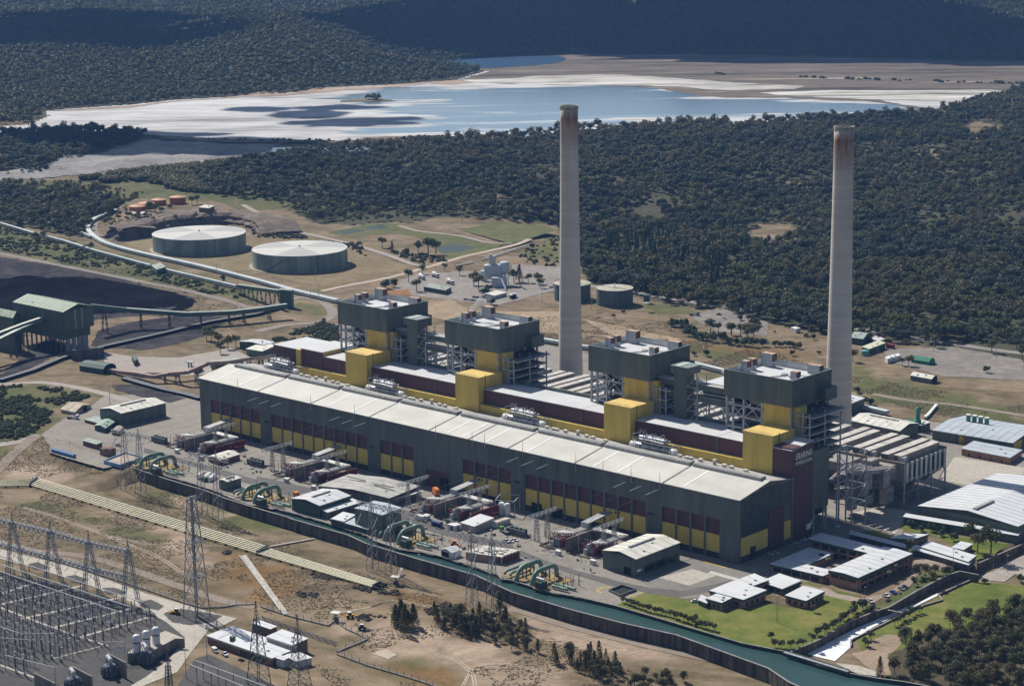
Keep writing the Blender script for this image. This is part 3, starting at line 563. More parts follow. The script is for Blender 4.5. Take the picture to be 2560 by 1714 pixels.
sheet('apron', [(-73,-78),(-98,-41),(-111,-11),(-130,16),(-108,47),(-77,60),(-100,123),(-150,202),(-195,311),(7,352),(292,324),(327,304),(371,333),(428,350),(453,348),(507,246),(487,241),(473,134),(491,95),(507,39),(497,2),(479,-13),(484,-41),(461,-63),(441,-66),(442,-94),(421,-96),(403,-100),(376,-99),(364,-97),(338,-95),(319,-94),(304,-96),(292,-100),(272,-98),(260,-94),(218,-92),(181,-92),(180,-94),(164,-97),(146,-95),(130,-92),(116,-91),(100,-90),(74,-90),(34,-84),(30,-104),(17,-104),(-10,-104),(-29,-103),(-39,-95)], .02, conc, rag=.8)
sheet('yard_slab', [(425,-56),(419,-24),(422,-4),(453,-3),(472,-5),(470,-33),(460,-62),(440,-60)], .05, ground_mat('stained_slab',[(.3,(.13,.12,.11)),(.5,(.2,.188,.17)),(.66,(.27,.25,.225))],big=.035,small=.2,bump=.05), rag=.4, seed=2)
sheet('yard_slab', [(431,-45),(436,-22),(452,-23),(451,-45)], .08, conc_l)
sheet('yard_slab', [(441,223),(426,264),(458,267),(472,269),(479,255),(466,212),(449,211)], .05, conc_l, rag=.5, seed=4)
sheet('yard_slab', [(443,118),(451,140),(468,143),(480,114),(485,96),(464,110)], .05, conc_l, rag=.5, seed=5)
sheet('station_road', [(10,-56),(48,-57),(88,-57),(125,-58),(136,-68),(86,-65),(47,-64),(18,-63)], .05, asph, rag=.3, seed=6)
sheet('station_road', [(119,-53),(137,-51),(157,-50),(170,-48),(169,-68),(141,-73)], .05, asph, rag=.3, seed=7)
sheet('station_road', [(239,-44),(277,-49),(308,-55),(334,-52),(343,-63),(309,-65),(275,-65),(256,-62)], .05, asph, rag=.3, seed=8)
sheet('station_road', [(337,-56),(366,-62),(393,-64),(421,-63),(440,-60),(454,-53),(460,-34),(463,-18),(468,-21),(465,-45),(458,-64),(439,-69),(420,-71),(394,-70),(368,-68),(345,-65)], .06, asph, rag=.3, seed=9)
wm = mat('road_paint', (.75,.74,.7), .7, .2, .5); ym = mat('yellow_paint', (.62,.42,.05), .7, .2, .5)
P0, P1 = (445.8,-18.4), (463.3,-18.9)
mk = MB()
for k in range(18):
    a = Vector(P0).lerp(Vector(P1), k/17); mk.prism([(a.x,a.y),(a.x+.6,a.y-.1),(a.x+1.2,a.y-4),(a.x+.6,a.y-4)], .09, .10)
o = mk.build('crossing_marking', wm); o['kind'] = 'structure'
mk = MB()
for a, b in ([((433.2,-8.5),(449.4,-9.3)),((419.6,-82.5),(418.9,-74.1)),((418.9,-74.1),(422.7,-74.3)),((436.1,-76.4),(440.8,-76.8)),((435.1,-69.4),(440.3,-69.5)),((419.6,-82.5),(424.0,-82.9))]): mk.bar((*a,.1), (*b,.1), .8, .05)
o = mk.build('hazard_marking', ym); o['kind'] = 'structure'
# lawns
sheet('lawn', [(442,-93),(440,-79),(441,-66),(444,-62),(457,-64),(468,-64),(472,-64),(489,-66),(499,-42),(519,-37),(512,-12),(529,-10),(536,-9),(542,-11),(543,-29),(546,-52),(547,-69),(547,-81),(542,-92),(521,-95),(502,-95),(470,-94)], .04, lawn, rag=.8, seed=3)
sheet('lawn', [(482,-1),(494,-1),(505,-2),(505,-5),(494,-4)], .06, lawn, rag=.4)
sheet('lawn', [(508,-2),(516,-2),(527,0),(527,-3),(517,-6)], .06, lawn, rag=.4)
sheet('lawn', [(480,110),(481,121),(521,118),(542,125),(545,99),(542,88),(532,102),(518,104),(503,111),(497,112),(492,109)], .06, lawn, rag=.6, seed=4)
sheet('lawn', [(467,89),(472,99),(485,97),(487,90),(479,88)], .07, lawn, rag=.4)
sheet('car_court', [(494,-4),(506,-2),(508,-2),(519,-4),(530,-4),(535,12),(531,40),(523,57),(530,52),(538,29),(537,4),(538,-5),(532,-8),(529,-11),(512,-12)], .05, ground_mat('court_paving',[(.3,(.2,.16,.13)),(.5,(.29,.235,.19)),(.68,(.36,.3,.25))],big=.04,small=.2,bump=.05))
sheet('car_court', [(513,72),(532,72),(542,65),(540,61),(521,60)], .05, MATS['court_paving'])
sheet('flower_bank', [(542,-12),(540,26),(530,52),(542,65),(544,54),(544,24),(548,-8)], .06, rough_g, rag=.6)
sheet('low_lawn', [(548,-42),(551,-3),(553,32),(553,62),(558,69),(577,77),(591,80),(625,29),(627,-11),(611,-49),(604,-67),(591,-78),(569,-61)], -3.92, lawn, rag=1.2, seed=6)
sheet('worn_soil', [(560,-44),(562,-31),(571,-27),(576,-45),(577,-54),(587,-66),(592,-77),(586,-80),(563,-64),(566,-55)], -3.88, bare, rag=1.5, seed=7)
sheet('grove_soil', [(579,-58),(576,-23),(590,0),(597,56),(664,-57),(609,-86),(593,-77)], -3.85, ground_mat('grove_litter',[(.3,(.05,.045,.025)),(.5,(.09,.075,.045)),(.68,(.17,.13,.09))],fine=.5), rag=2, seed=8)
sheet('gate_road', [(551,76),(553,88),(551,124),(551,156),(577,108),(574,83),(564,92),(566,76),(560,73)], -3.86, road_g, rag=.3)
# canal: water between two walls
water = bpy.data.materials.new('canal_water'); water.use_nodes = True
n = water.node_tree.nodes; l = water.node_tree.links; b = n['Principled BSDF']; b.inputs['Base Color'].default_value = (.032,.072,.066,1); b.inputs['Roughness'].default_value = .08
g = n.new('ShaderNodeNewGeometry'); t = n.new('ShaderNodeTexNoise'); t.inputs['Scale'].default_value = .8; t.inputs['Detail'].default_value = 5; t.inputs['Distortion'].default_value = 1
l.new(g.outputs['Position'], t.inputs['Vector']); bp = n.new('ShaderNodeBump'); bp.inputs['Strength'].default_value = .4; bp.inputs['Distance'].default_value = .25; l.new(t.outputs['Fac'], bp.inputs['Height']); l.new(bp.outputs[0], b.inputs['Normal'])
NEARL = [(40.1,-90.6),(78.5,-93.3),(120.1,-94.2),(140.0,-97.0),(164.6,-98.3),(199.5,-98.7),(204.3,-99.5),(251.6,-99.6),(270.2,-103.7),(292.5,-104.2),(314.2,-104.7),(354.7,-104.3),(387.9,-111.9),(425.8,-112.6),(460.1,-110.9),(491.0,-106.8),(550.1,-114.0),(567.7,-122.2),(585.9,-126.3),(604.7,-128.4)]
FARL = [(33.8,-83.2),(73.8,-89.5),(99.4,-89.4),(116.0,-90.8),(129.0,-90.9),(145.3,-94.7),(163.5,-96.6),(179.7,-93.3),(190.4,-90.7),(179.8,-91.5),(217.1,-91.5),(259.1,-93.1),(271.0,-97.7),(290.8,-99.2),(303.5,-94.8),(318.3,-93.6),(336.9,-94.0),(362.3,-95.4),(370.2,-100.5),(375.5,-98.3),(402.1,-99.8),(420.1,-95.6),(442.4,-93.7),(471.0,-94.2),(502.2,-95.2),(522.1,-95.6),(543.1,-91.7),(565.4,-96.0),(581.9,-95.6),(594.2,-92.8),(607.4,-88.1),(626.0,-84.4),(642.3,-81.5)]
sheet('canal_water', NEARL + FARL[::-1], -1.4, water)
wall_m = mat('stained_concrete', (.115,.10,.088), .9, .45, .35, streak=True)
cop_m = mat('coping_concrete', (.26,.25,.23), .85, .2, .3)
def panel_wall(name, label, line, z0, z1, m, mc, step=9.0, th=.7, cat='wall', cope=True, seed=0):
    rd = random.Random(seed); P = smooth_path(line, step) if False else [Vector(p) for p in line]; t = thing(name, label, cat, (P[0].x, P[0].y, z0)); cp = MB()
    for a, b in zip(P[:-1], P[1:]):
        n_ = max(1, round((b-a).length/step)); d = (b-a).normalized(); nn = Vector((-d.y, d.x))
        for k in range(n_):
            p, q = a.lerp(b, k/n_) + d*.06, a.lerp(b, (k+1)/n_) - d*.06; o = nn*rd.uniform(-.05,.05)
            MB().prism([tuple(p+o-nn*th/2), tuple(q+o-nn*th/2), tuple(q+o+nn*th/2), tuple(p+o+nn*th/2)], z0, z1).build('wall_panel', m, t)
        if cope: cp.bar((a.x,a.y,z1+.12), (b.x,b.y,z1+.12), th+.3, .22)
    if cope: cp.build('coping', mc, t)
    return t
panel_wall('canal_wall', 'long stained concrete retaining wall on the outer side of the canal', NEARL, -7.3, -.1, wall_m, cop_m)
panel_wall('canal_wall', 'dark inner bank wall of the canal along the plant yard', [p for p in FARL if not 130 < p[0] < 215], -4, .1, mat('shaded_concrete',(.05,.048,.042),.7,.4,.4), cop_m, th=.5, seed=3)  # shadow on the inner face is put into this darker concrete colour
# spillway: white water in a walled channel that drops into the canal
foam = ground_mat('white_water', [(.3,(.62,.64,.66)), (.5,(.8,.81,.82)), (.66,(.88,.88,.88))], big=.06, small=.5, turn=.3, stretch=(.3,1.5), bump=.5, rough=.5)
sheet('spillway_water', [(548,-79),(563,-78),(558,-56),(553,-49),(551,-20),(551,-4),(551,34),(549,38),(549,17),(547,-3),(546,-38),(547,-66)], -4.2+.4, foam)
sheet('spillway_water', [(566,-82),(576,-78),(587,-79),(590,-84),(582,-87),(576,-86)], -2.8, conc_l)
panel_wall('spillway_wall', 'high brown stained wall above the white spillway', [(546.1,-91.2),(547.2,-66.2),(544.2,-36.0),(545.6,-16.8),(547.6,-6.9),(545.0,22.9),(543.8,54.1),(545.4,65.7),(556.1,66.6)], -4.6, .1, mat('brown_concrete',(.16,.125,.09),.9,.4,.3,streak=True), cop_m, th=.6, seed=5)
panel_wall('spillway_wall', 'low wall between the white spillway and the lower lawn', [(558.4,-57.4),(553.9,-50.6),(553.5,-22.5),(553.2,-3.5),(553.0,10.2),(556.9,28.8),(551.2,34.8),(552.0,74.1)], -5, -3.3, mat('brown_concrete',(.16,.125,.09)), cop_m, th=.5, seed=6)
panel_wall('bank_wall', 'tall dark retaining wall running past the gatehouse to the right edge', [(546.0,83.0),(547.6,130.4),(548.8,162.7)], -4.6, .1, MATS['brown_concrete'], cop_m, th=.6, seed=7)
wr = thing('weir', 'dark green weir gate across the mouth of the spillway', 'weir', ((544.0,-93.0,0.0)))
MB().bar((543.8,-92.2,-0.6), (580.7,-93.6,-0.6), 2.2, 2.6).build('gate_beam', mat('weir_green',(.03,.06,.045),.6,.2,.5), wr)
MB().bar((545.3,-94.4,1.0), (582.1,-95.9,1.0), 1.6, .3).build('walkway', mat('galv',(.42,.43,.44),.5,.2,.5,metal=.4), wr)
fb = thing('footbridge', 'pale plank footbridge across the spillway', 'footbridge', ((548.5,-8.9,-0.5)))
MB().bar((548.7,-9.2,-0.4), (552.4,-1.7,-3.0), 1.6, .3).build('deck', conc_l, fb)
# low ground in front of the canal: dirt, tracks, switchyard gravel
ribbon('dirt_track', [(82.8,-224.5),(122.4,-219.7),(150.1,-207.5),(189.1,-204.5),(231.1,-205.2),(269.7,-204.8),(289.2,-200.3)], 7, LO+.06, ground_mat('packed_dirt',[(.3,(.17,.135,.105)),(.5,(.245,.2,.16)),(.68,(.3,.25,.2))],big=.03,small=.1,bump=.2))
sheet('sand_patch', [(383,-208),(384,-199),(394,-201),(395,-208)], LO+.07, track, rag=.6)
ribbon('dirt_track', [(386.5,-135.4),(392.6,-117.2),(422.6,-117.4),(456.7,-115.2),(494.3,-110.9),(539.8,-102.4)], 6, LO+.07, MATS['packed_dirt'])
for q in ([(446.1,-209.7),(436.8,-195.0),(434.5,-187.5),(438.4,-178.9),(449.5,-173.6),(474.1,-173.3)],[(450.4,-206.0),(440.6,-196.9),(435.7,-193.9),(423.4,-188.6),(407.0,-188.6)],[(328.6,-176.9),(334.6,-161.5),(335.4,-146.9),(347.6,-143.5),(358.1,-141.5)],[(129.6,-176.0),(156.2,-171.1),(182.2,-166.2),(220.6,-172.2)],[(44.2,-173.8),(79.2,-172.9),(129.6,-176.0),(178.9,-180.3),(218.4,-190.2)],[(393.0,-134.2),(423.7,-127.0),(450.4,-124.6),(470.4,-123.5)]):
    for s_ in (-.9,.9): ribbon('wheel_track', [(a,b+s_) for a,b in q], .7, LO+.04, track)
sheet('switchyard_gravel', [(134,-262),(138,-254),(179,-244),(226,-240),(264,-241),(293,-248),(297,-253),(321,-288),(331,-309),(346,-330),(292,-376)], LO+.05, gravel)
sheet('switchyard_gravel', [(324,-269),(324,-260),(363,-264),(406,-270),(359,-314),(345,-296)], LO+.06, gravel)
sheet('switchyard_road', [(99,-231),(126,-228),(161,-223),(204,-224),(230,-224),(258,-222),(283,-220),(295,-218),(298,-230),(297,-238),(316,-265),(331,-285),(333,-307),(338,-318),(333,-324),(324,-297),(314,-276),(297,-253),(272,-245),(256,-242),(226,-237),(189,-236),(153,-237),(114,-241)], LO+.09, conc_l)
for k, q in enumerate(([(138.7,-236.5),(139.7,-230.2),(150.7,-231.7),(154.9,-236.2),(148.2,-239.2)],[(172.3,-234.6),(174.6,-230.0),(186.1,-230.7),(190.1,-235.1),(182.6,-238.9)],[(203.3,-234.0),(207.3,-229.3),(217.7,-229.4),(220.9,-234.1),(213.1,-238.3)],[(235.6,-233.8),(238.9,-228.6),(251.2,-230.2),(255.0,-236.6),(244.0,-238.8)],[(261.2,-238.4),(259.6,-232.6),(263.8,-226.7),(273.2,-223.4),(286.4,-220.3),(290.3,-229.8),(284.6,-240.4),(274.7,-243.1)])): sheet('gravel_island', q, LO+.12, gravel, rag=.6, seed=k)
for k, (a, b) in enumerate([((148.1,-260.4),(148.2,-253.8)),((169.9,-275.1),(168.9,-250.5)),((184.4,-284.9),(192.3,-238.3)),((211.4,-290.3),(223.3,-238.2)),((234.7,-288.7),(242.4,-241.3)),((256.9,-285.4),(259.4,-246.9))]): ribbon('switchyard_path', [a, b], 2.2, LO+.10+.005*k, conc_l, smooth=False)
ribbon('cable_trench', [(188.3,-287.5),(219.9,-287.6),(249.6,-287.2),(277.3,-285.4)], 1.4, LO+.16, conc_l, smooth=False)
ribbon('cable_trench', [(270.9,-314.3),(275.3,-288.2)], 1.0, LO+.16, conc_l, smooth=False)
ribbon('cable_trench', [(258.9,-335.0),(286.2,-333.8)], 1.4, LO+.16, conc_l, smooth=False)
# west side: roads, coal yard, tank terraces
ribbon('haul_road', [(-225.0,-18.5),(-211.9,1.5),(-200.3,12.9),(-168.0,19.3),(-129.1,20.1),(-91.9,16.3)], 8, .05, road_g)
ribbon('haul_road', [(-73.3,-81.6),(-59.6,-103.4),(-49.7,-120.6),(-35.0,-141.4)], 9, .06, MATS['packed_dirt'], zf=hgt)
ribbon('haul_road', [(-72.4,-80.5),(-70.6,-97.5),(-81.3,-111.0)], 8, .05, road_g, zf=hgt)
sheet('coal_stock', [(-735,308),(-711,318),(-623,322),(-511,319),(-467,310),(-382,301),(-352,273),(-341,237),(-366,186),(-350,129),(-231,-14),(-231,-5),(-253,40),(-283,92)], .03, coal_y, rag=2)
sheet('coal_stock', [(-281,115),(-235,132),(-231,162),(-241,204),(-284,264),(-321,246),(-335,197),(-327,157)], .035, coal_y, rag=2, seed=3)
sheet('coal_spill', [(-153,41),(-142,55),(-104,50),(-78,50),(-76,34),(-111,31),(-140,33)], .06, coal_y, rag=1.5, seed=4)
ribbon('coal_road', [(-744.7,329.9),(-667.6,327.6),(-628.2,326.3),(-534.1,323.0),(-463.1,320.5),(-412.0,318.7),(-338.6,309.6),(-289.4,297.5)], 8, .08, ground_mat('pink_road',[(.3,(.17,.14,.125)),(.5,(.25,.215,.19)),(.68,(.31,.27,.24))],big=.03,small=.1,bump=.2))
ribbon('coal_road', [(-307.0,302.5),(-293.4,320.0),(-305.4,363.3),(-274.3,361.6),(-237.4,339.6),(-216.6,319.0),(-207.8,295.8),(-219.8,274.1),(-220.6,238.4)], 9, .09, MATS['pink_road'])
sheet('gravel_pad', [(-252,107),(-235,110),(-219,114),(-190,132),(-186,182),(-136,166),(-126,110),(-146,84),(-188,69),(-216,80)], .045, road_g, rag=1.5, seed=5)
sheet('tank_terrace', [(-679,448),(-694,501),(-615,563),(-601,565),(-597,578),(-534,599),(-413,563),(-335,536),(-332,492),(-319,408),(-380,416),(-441,428),(-478,399),(-583,428),(-654,441)], .05, tan_g, rag=1.5)
ribbon('service_road', [(-775.1,695.0),(-731.5,677.6),(-665.6,648.3),(-599.9,619.2),(-542.7,607.3),(-477.9,594.3),(-405.5,571.5),(-342.7,547.9),(-329.8,551.7)], 7, .25, road_g, zf=hgt)
ribbon('service_road', [(-360.0,736.7),(-346.5,693.5),(-338.8,614.0),(-324.4,546.3),(-315.2,498.2),(-312.7,466.7),(-314.2,425.7),(-311.8,395.9)], 7, .12, track)
ribbon('service_road', [(-355.9,703.8),(-381.8,692.3),(-434.4,705.8),(-488.0,701.6),(-534.4,713.9)], 5, .14, road_g)
sheet('green_terrace', [(-562,633),(-569,697),(-566,719),(-540,720),(-501,701),(-434,706),(-398,689),(-359,693),(-349,674),(-338,590),(-365,610),(-472,677),(-505,669),(-513,644),(-521,628)], .05, rough_g, rag=1, seed=12)
sheet('green_terrace', [(-511,773),(-485,803),(-446,803),(-407,814),(-376,799),(-367,759),(-356,704),(-361,704),(-450,731),(-491,748)], .06, rough_g, rag=1.5, seed=13)
for q in ([(-560.6,639.7),(-557.4,664.4),(-539.7,670.6),(-534.5,636.4)],[(-557.3,684.1),(-557.3,711.0),(-536.4,702.4),(-537.7,677.0)],[(-398.9,634.5),(-403.4,661.8),(-371.6,664.8),(-361.7,638.0),(-369.9,614.4)]): sheet('settling_pond', q, .09, pond_m if False else mat('still_water',(.035,.05,.03),.4,.1,.1))
sheet('gravel_pad', [(-296,484),(-307,520),(-274,562),(-230,566),(-225,632),(-191,590),(-146,518),(-142,469),(-141,449),(-175,442),(-235,433),(-266,444)], .05, ground_mat('plant_yard',[(.3,(.17,.15,.135)),(.5,(.25,.225,.2)),(.68,(.32,.29,.255))],big=.025,small=.1,bump=.2), rag=1.5)
sheet('gravel_pad', [(-271,611),(-227,630),(-183,582),(-191,553),(-219,553)], .07, MATS['plant_yard'], rag=1, seed=2)
sheet('red_bank', [(-267,435),(-255,452),(-234,435),(-243,427),(-258,425)], .07, red_e, rag=.6)
sheet('tan_bank', [(-196,418),(-191,442),(-143,416),(-111,436),(-79,461),(-24,398),(20,412),(-42,449),(80,437),(23,407),(-30,386),(-54,373),(-45,362),(-154,374)], .05, ground_mat('cut_bank',[(.3,(.2,.15,.09)),(.48,(.31,.235,.15)),(.62,(.4,.31,.21)),(.72,(.46,.36,.26))],big=.02,small=.09,bump=1.0,fine=.35,turn=.3,stretch=(2.2,.5)), rag=1.5)
ribbon('service_road', [(293.8,374.4),(325.3,374.7),(355.6,383.1),(388.4,385.7),(413.2,386.2)], 6, .12, MATS['packed_dirt'])
ribbon('forest_road', [(-141.3,564.6),(-130.0,570.1),(-86.2,570.6),(-55.3,568.3),(3.6,566.6),(37.6,568.7),(68.9,562.9),(83.3,574.6),(105.8,574.6),(148.6,567.9),(152.7,561.6),(190.1,560.8),(224.2,555.5),(251.9,559.3),(281.2,559.4),(317.2,563.2)], 10, .15, ground_mat('chip_road',[(.3,(.18,.165,.155)),(.5,(.25,.23,.215)),(.68,(.31,.285,.265))],big=.03,small=.1,bump=.1))
ribbon('forest_road', [(-136.6,568.4),(-149.9,543.6),(-150.8,508.3),(-145.1,472.6)], 9, .13, MATS['chip_road'])
sheet('gravel_pad', [(218,508),(243,533),(257,550),(322,542),(357,480),(324,467),(304,455),(287,460),(245,474)], .07, ground_mat('grey_pad',[(.3,(.14,.125,.115)),(.5,(.21,.19,.17)),(.68,(.3,.265,.23))],big=.03,small=.12,bump=.2), rag=1.5, seed=3)
sheet('gravel_pad', [(21,518),(17,565),(36,555),(88,536),(119,492),(81,479),(43,499)], .07, MATS['grey_pad'], rag=1.5, seed=5)
# coal stockpile: a long ridge of black coal
ch = [(-644.7,242.1),(-592.8,238.4),(-575.3,263.6),(-554.3,299.2),(-492.2,304.4),(-428.0,305.8),(-376.3,292.5),(-361.0,265.3),(-378.3,206.5),(-407.9,170.0),(-460.7,127.1)]
drape('coal_pile', ch, .2, coal, step=5, rag=1, seed=5, lump=26)
drape('coal_pile', [(-346,252),(-367,280),(-380,296),(-365,288),(-345,265),(-340,251)], .25, coal, step=3, rag=.5, seed=6, lump=14)
# rock cutting behind the round tanks
rk = MB(); rd = random.Random(4)
rl = [(-770.4,489.3),(-729.9,463.6),(-693.4,450.7),(-691.5,475.2),(-694.5,501.0),(-709.8,537.0),(-705.2,570.1),(-687.2,594.2),(-643.7,588.9),(-606.6,570.2)]
RP = smooth_path(rl, 5); rows = 6
for i, p in enumerate(RP):
    d = (RP[min(i+1,len(RP)-1)] - RP[max(i-1,0)]).normalized(); nn = Vector((-d.y, d.x))
    if nn.dot(Vector((VN[0], VN[1]))) < 0: nn = -nn
    for k in range(rows):
        f = k/(rows-1); j = rd.uniform(-1.4,1.4); H_ = 13*min(1, i/8, (len(RP)-1-i)/8+.2); q = p + nn*(f*9 + (k % 2)*2.5 + j); rk.v.append((q.x, q.y, -.5 + H_*f + rd.uniform(-.5,.5)))
    for k in range(2):
        q = p + nn*(26+k*26); rk.v.append((q.x, q.y, max(hgt(q.x, q.y), 13*min(1,i/8,(len(RP)-1-i)/8+.2)*(1-.35*k)) + .1))
rr_ = rows+2
for i in range(len(RP)-1):
    for k in range(rr_-1): rk.f.append((i*rr_+k, (i+1)*rr_+k, (i+1)*rr_+k+1, i*rr_+k+1))
o = rk.build('rock_cutting', ground_mat('cut_rock',[(.3,(.05,.042,.035)),(.45,(.13,.105,.085)),(.58,(.24,.19,.15)),(.7,(.36,.28,.22))],big=.05,small=.3,bump=1,fine=.5)); o['kind'] = 'structure'

# ================================================================ the power station
dgreen = mat('dark_green_cladding', (.115,.132,.116), .6, .2, .15, streak=True)
mauve = mat('maroon_cladding', (.105,.044,.048), .6, .12, .2, streak=True)
yellow = mat('yellow_cladding', (.62,.45,.095), .6, .1, .2, streak=True)
yroof = mat('yellow_roof', (.66,.47,.14), .65, .1, .2)
wroof = mat('white_roof', (.52,.505,.46), .6, .09, .05)
wroof_b = mat('cool_white_roof', (.57,.575,.58), .5, .06, .08)
groof = mat('grey_roof', (.40,.40,.385), .7, .15, .15)
vent_m = mat('ridge_vent', (.36,.355,.335), .7, .2, .4)
steel = mat('grey_steel', (.40,.42,.45), .55, .2, .5)
steel_d = mat('dark_steel', (.11,.12,.13), .6, .3, .4)
beige = mat('beige_cladding', (.42,.37,.32), .7, .15, .2)
dark = mat('dark_opening', (.012,.013,.015), .9, .2, .2)
glass = mat('wired_glass', (.05,.065,.07), .25, .3, .3)
silver = mat('silver_lagging', (.40,.41,.43), .45, .3, .6, metal=.3)
white_p = mat('white_paint', (.74,.74,.72), .5, .12, .4)
galv = MATS['galv']
# ---- turbine hall
th = thing('turbine_hall', 'long dark green turbine hall with pale low-pitched roof and maroon and yellow bays', 'building', (0, 0, 0))
ER, EV, RY = 40.2, 35.5, 27.0       # ridge, eave, ridge line
wl = MB(); wl.prism([(0,1.4),(450,1.4),(450,49),(0,49)], 0, 35.3)
for x in (0.0, 449.2): wl.add([(x,0,35.3),(x,RY,ER-.2),(x,49,36.4),(x+.8,0,35.3),(x+.8,RY,ER-.2),(x+.8,49,36.4),(x,49,35.2),(x+.8,49,35.2)],[(0,1,2,6),(3,7,5,4)])
wl.box(0,0,22.4,450,1.4,35.3)
groups = [(11.2,61.8,5),(73.0,163.6,9),(175.0,204.5,3),(246.0,285.0,4),(296.4,386.2,9),(397.5,437.0,4)]
ed = [0]
for a, b, k in groups: ed += [a, b]
ed += [450]
for i in range(0, len(ed), 2):
    a, b = ed[i], ed[i+1]
    if a < 215 < b: wl.box(a,0,0,215,1.4,22.4); wl.box(234.5,0,0,b,1.4,22.4); wl.box(215,0,11.3,234.5,1.4,22.4)
    else: wl.box(a,0,0,b,1.4,22.4)
wl.build('wall', dgreen, th)
for a, b, k in groups:
    wbay = (b-a)/k
    for j in range(k):
        x0 = a + j*wbay
        if j: MB().box(x0-.65,.05,0,x0+.65,1.4,22.4).build('pilaster', dgreen, th)
        MB().box(x0+(.65 if j else .02),1.15,13.5,x0+wbay-(.65 if j<k-1 else .02),1.4,22.4).build('maroon_panel', mauve, th)
        MB().box(x0+(.65 if j else .02),.35,3.6,x0+wbay-(.65 if j<k-1 else .02),1.4,13.5).build('yellow_panel', yellow, th)
        MB().box(x0+(.65 if j else .02),.9,0,x0+wbay-(.65 if j<k-1 else .02),1.4,3.6).build('plinth_panel', mat('plinth',(.05,.04,.045),.8), th)
for x0, x1 in ((119,123),(301,309),(318,325)): MB().box(x0,.25,0,x1,.42,6.2).build('bay_door', dark, th)
for x0 in (68.0, 168.0, 389.5, 290.0):
    for k in range(3): MB().box(x0+k*1.7-2,-.12,15.6,x0+k*1.7-1.1,.1,17).build('wall_vent', dark, th)
for x0 in (131,133.4,259,261.4,364,366.4): MB().box(x0,.2,11.6,x0+1,.4,12.8).build('wall_vent', dark, th)
dr = MB().box(215,.6,0,234.5,1.2,11.3).build('loading_door', mauve, th)
MB().box(226,.45,0,233.5,.62,7.4).build('door_opening', dark, dr)
seams = [0,61,113,167,219,252,284,335,398.5,450]
rz_ = lambda y: EV + (ER-EV)*y/RY if y <= RY else ER - (ER-36.6)*(y-RY)/(49-RY)
for i in range(len(seams)-1):
    a, b = seams[i]+.25, seams[i+1]-.25
    if i == 0: a = -.6
    if i == len(seams)-2: b = 450.6
    for y0, y1 in ((-.7,RY),(RY,49.3)):
        z0, z1 = rz_(y0), rz_(y1)
        MB().add([(a,y0,z0),(b,y0,z0),(b,y1,z1),(a,y1,z1),(a,y0,z0+.35),(b,y0,z0+.35),(b,y1,z1+.35),(a,y1,z1+.35)],[(3,2,1,0),(4,5,6,7),(0,1,5,4),(1,2,6,5),(2,3,7,6),(3,0,4,7)]).build('roof_panel', wroof if y0 < 1 else groof_l if False else mat('grey_white_roof',(.42,.405,.37),.7,.12,.15), th)
sm = MB()
for x in seams[1:-1]:
    sm.add([(x-.55,-.6,EV+.42),(x+.55,-.6,EV+.42),(x+.55,RY,ER+.42),(x-.55,RY,ER+.42)],[(0,1,2,3)])
sm.build('roof_gutter', steel_d, th)
for a, b in ((8,60),(63,111.5),(115,166),(169,218),(221.5,281),(285,333.5),(336,397.5),(400,446)):
    v = MB(); v.box(a,RY-2.6,ER-.4,b,RY+2.6,ER+1.5); vo = v.build('ridge_vent', vent_m, th)
    v = MB(); n_ = int((b-a)/1.9)
    for k in range(n_): v.box(a+k*(b-a)/n_+.25,RY-2.0,ER+1.5,a+(k+1)*(b-a)/n_-.25,RY+2.0,ER+1.72)
    o = v.build('vent_louvre', groof, vo); o['kind'] = 'stuff'
for x in (16,40,127,149.5,233,246,265,298,348,366,412): 
    MB().add([(x-.5,.4,rz_(.4)+.4),(x+.5,.4,rz_(.4)+.4),(x+.5,23.6,rz_(23.6)+.4),(x-.5,23.6,rz_(23.6)+.4),(x-.5,.4,rz_(.4)+.5),(x+.5,.4,rz_(.4)+.5),(x+.5,23.6,rz_(23.6)+.5),(x-.5,23.6,rz_(23.6)+.5)],[(4,5,6,7),(0,1,5,4),(1,2,6,5),(2,3,7,6),(3,0,4,7)]).build('skylight', mat('skylight_white',(.88,.88,.87),.4,.03), th)
# gable end: glazed wall, yellow base, maroon door
zc = lambda y: (rz_(y)-1.2)
for i in range(5):
    y0, y1 = 1.6+i*9.0, 1.6+(i+1)*9.0-.25
    for j in range(7):
        z0 = 14.4+j*3.4; z1 = z0+3.2
        if y0 > 25 and y0 < 40 and z0 < 23: 
            if y0 < 35 or True: z0 = max(z0, 23.3)
            if z1 - z0 < .5: continue
        if z1 > min(zc(y0), zc(y1)): z1 = min(zc(y0), zc(y1))
        if z1 - z0 > .5: MB().box(450.02,y0,z0,450.16,y1,z1).build('glass_pane', glass, th)
mu = MB()
for j in range(8): mu.box(450.02,1.4,14.15+j*3.4,450.3,47,14.38+j*3.4) if j < 7 else None
mu.build('glazing_bar', steel_d, th)
MB().box(450.02,.8,3.8,450.4,25.8,14.1).build('yellow_panel', yellow, th)
MB().box(450.02,40.8,3.8,450.4,47.2,14.1).build('yellow_panel', yellow, th)
MB().box(450.02,26.0,.2,450.6,40.6,23.1).build('gable_door', mauve, th)
MB().box(450.02,.8,.2,450.3,25.8,3.7).build('plinth_panel', MATS['plinth'], th)
MB().box(450.3,9.6,.1,450.5,14.6,7.2).build('bay_door', dark, th)
MB().box(449.4,-.2,0,450.7,.75,35).build('corner_trim', dgreen, th); MB().box(449.4,47.3,0,450.7,49.1,36.2).build('corner_trim', dgreen, th)
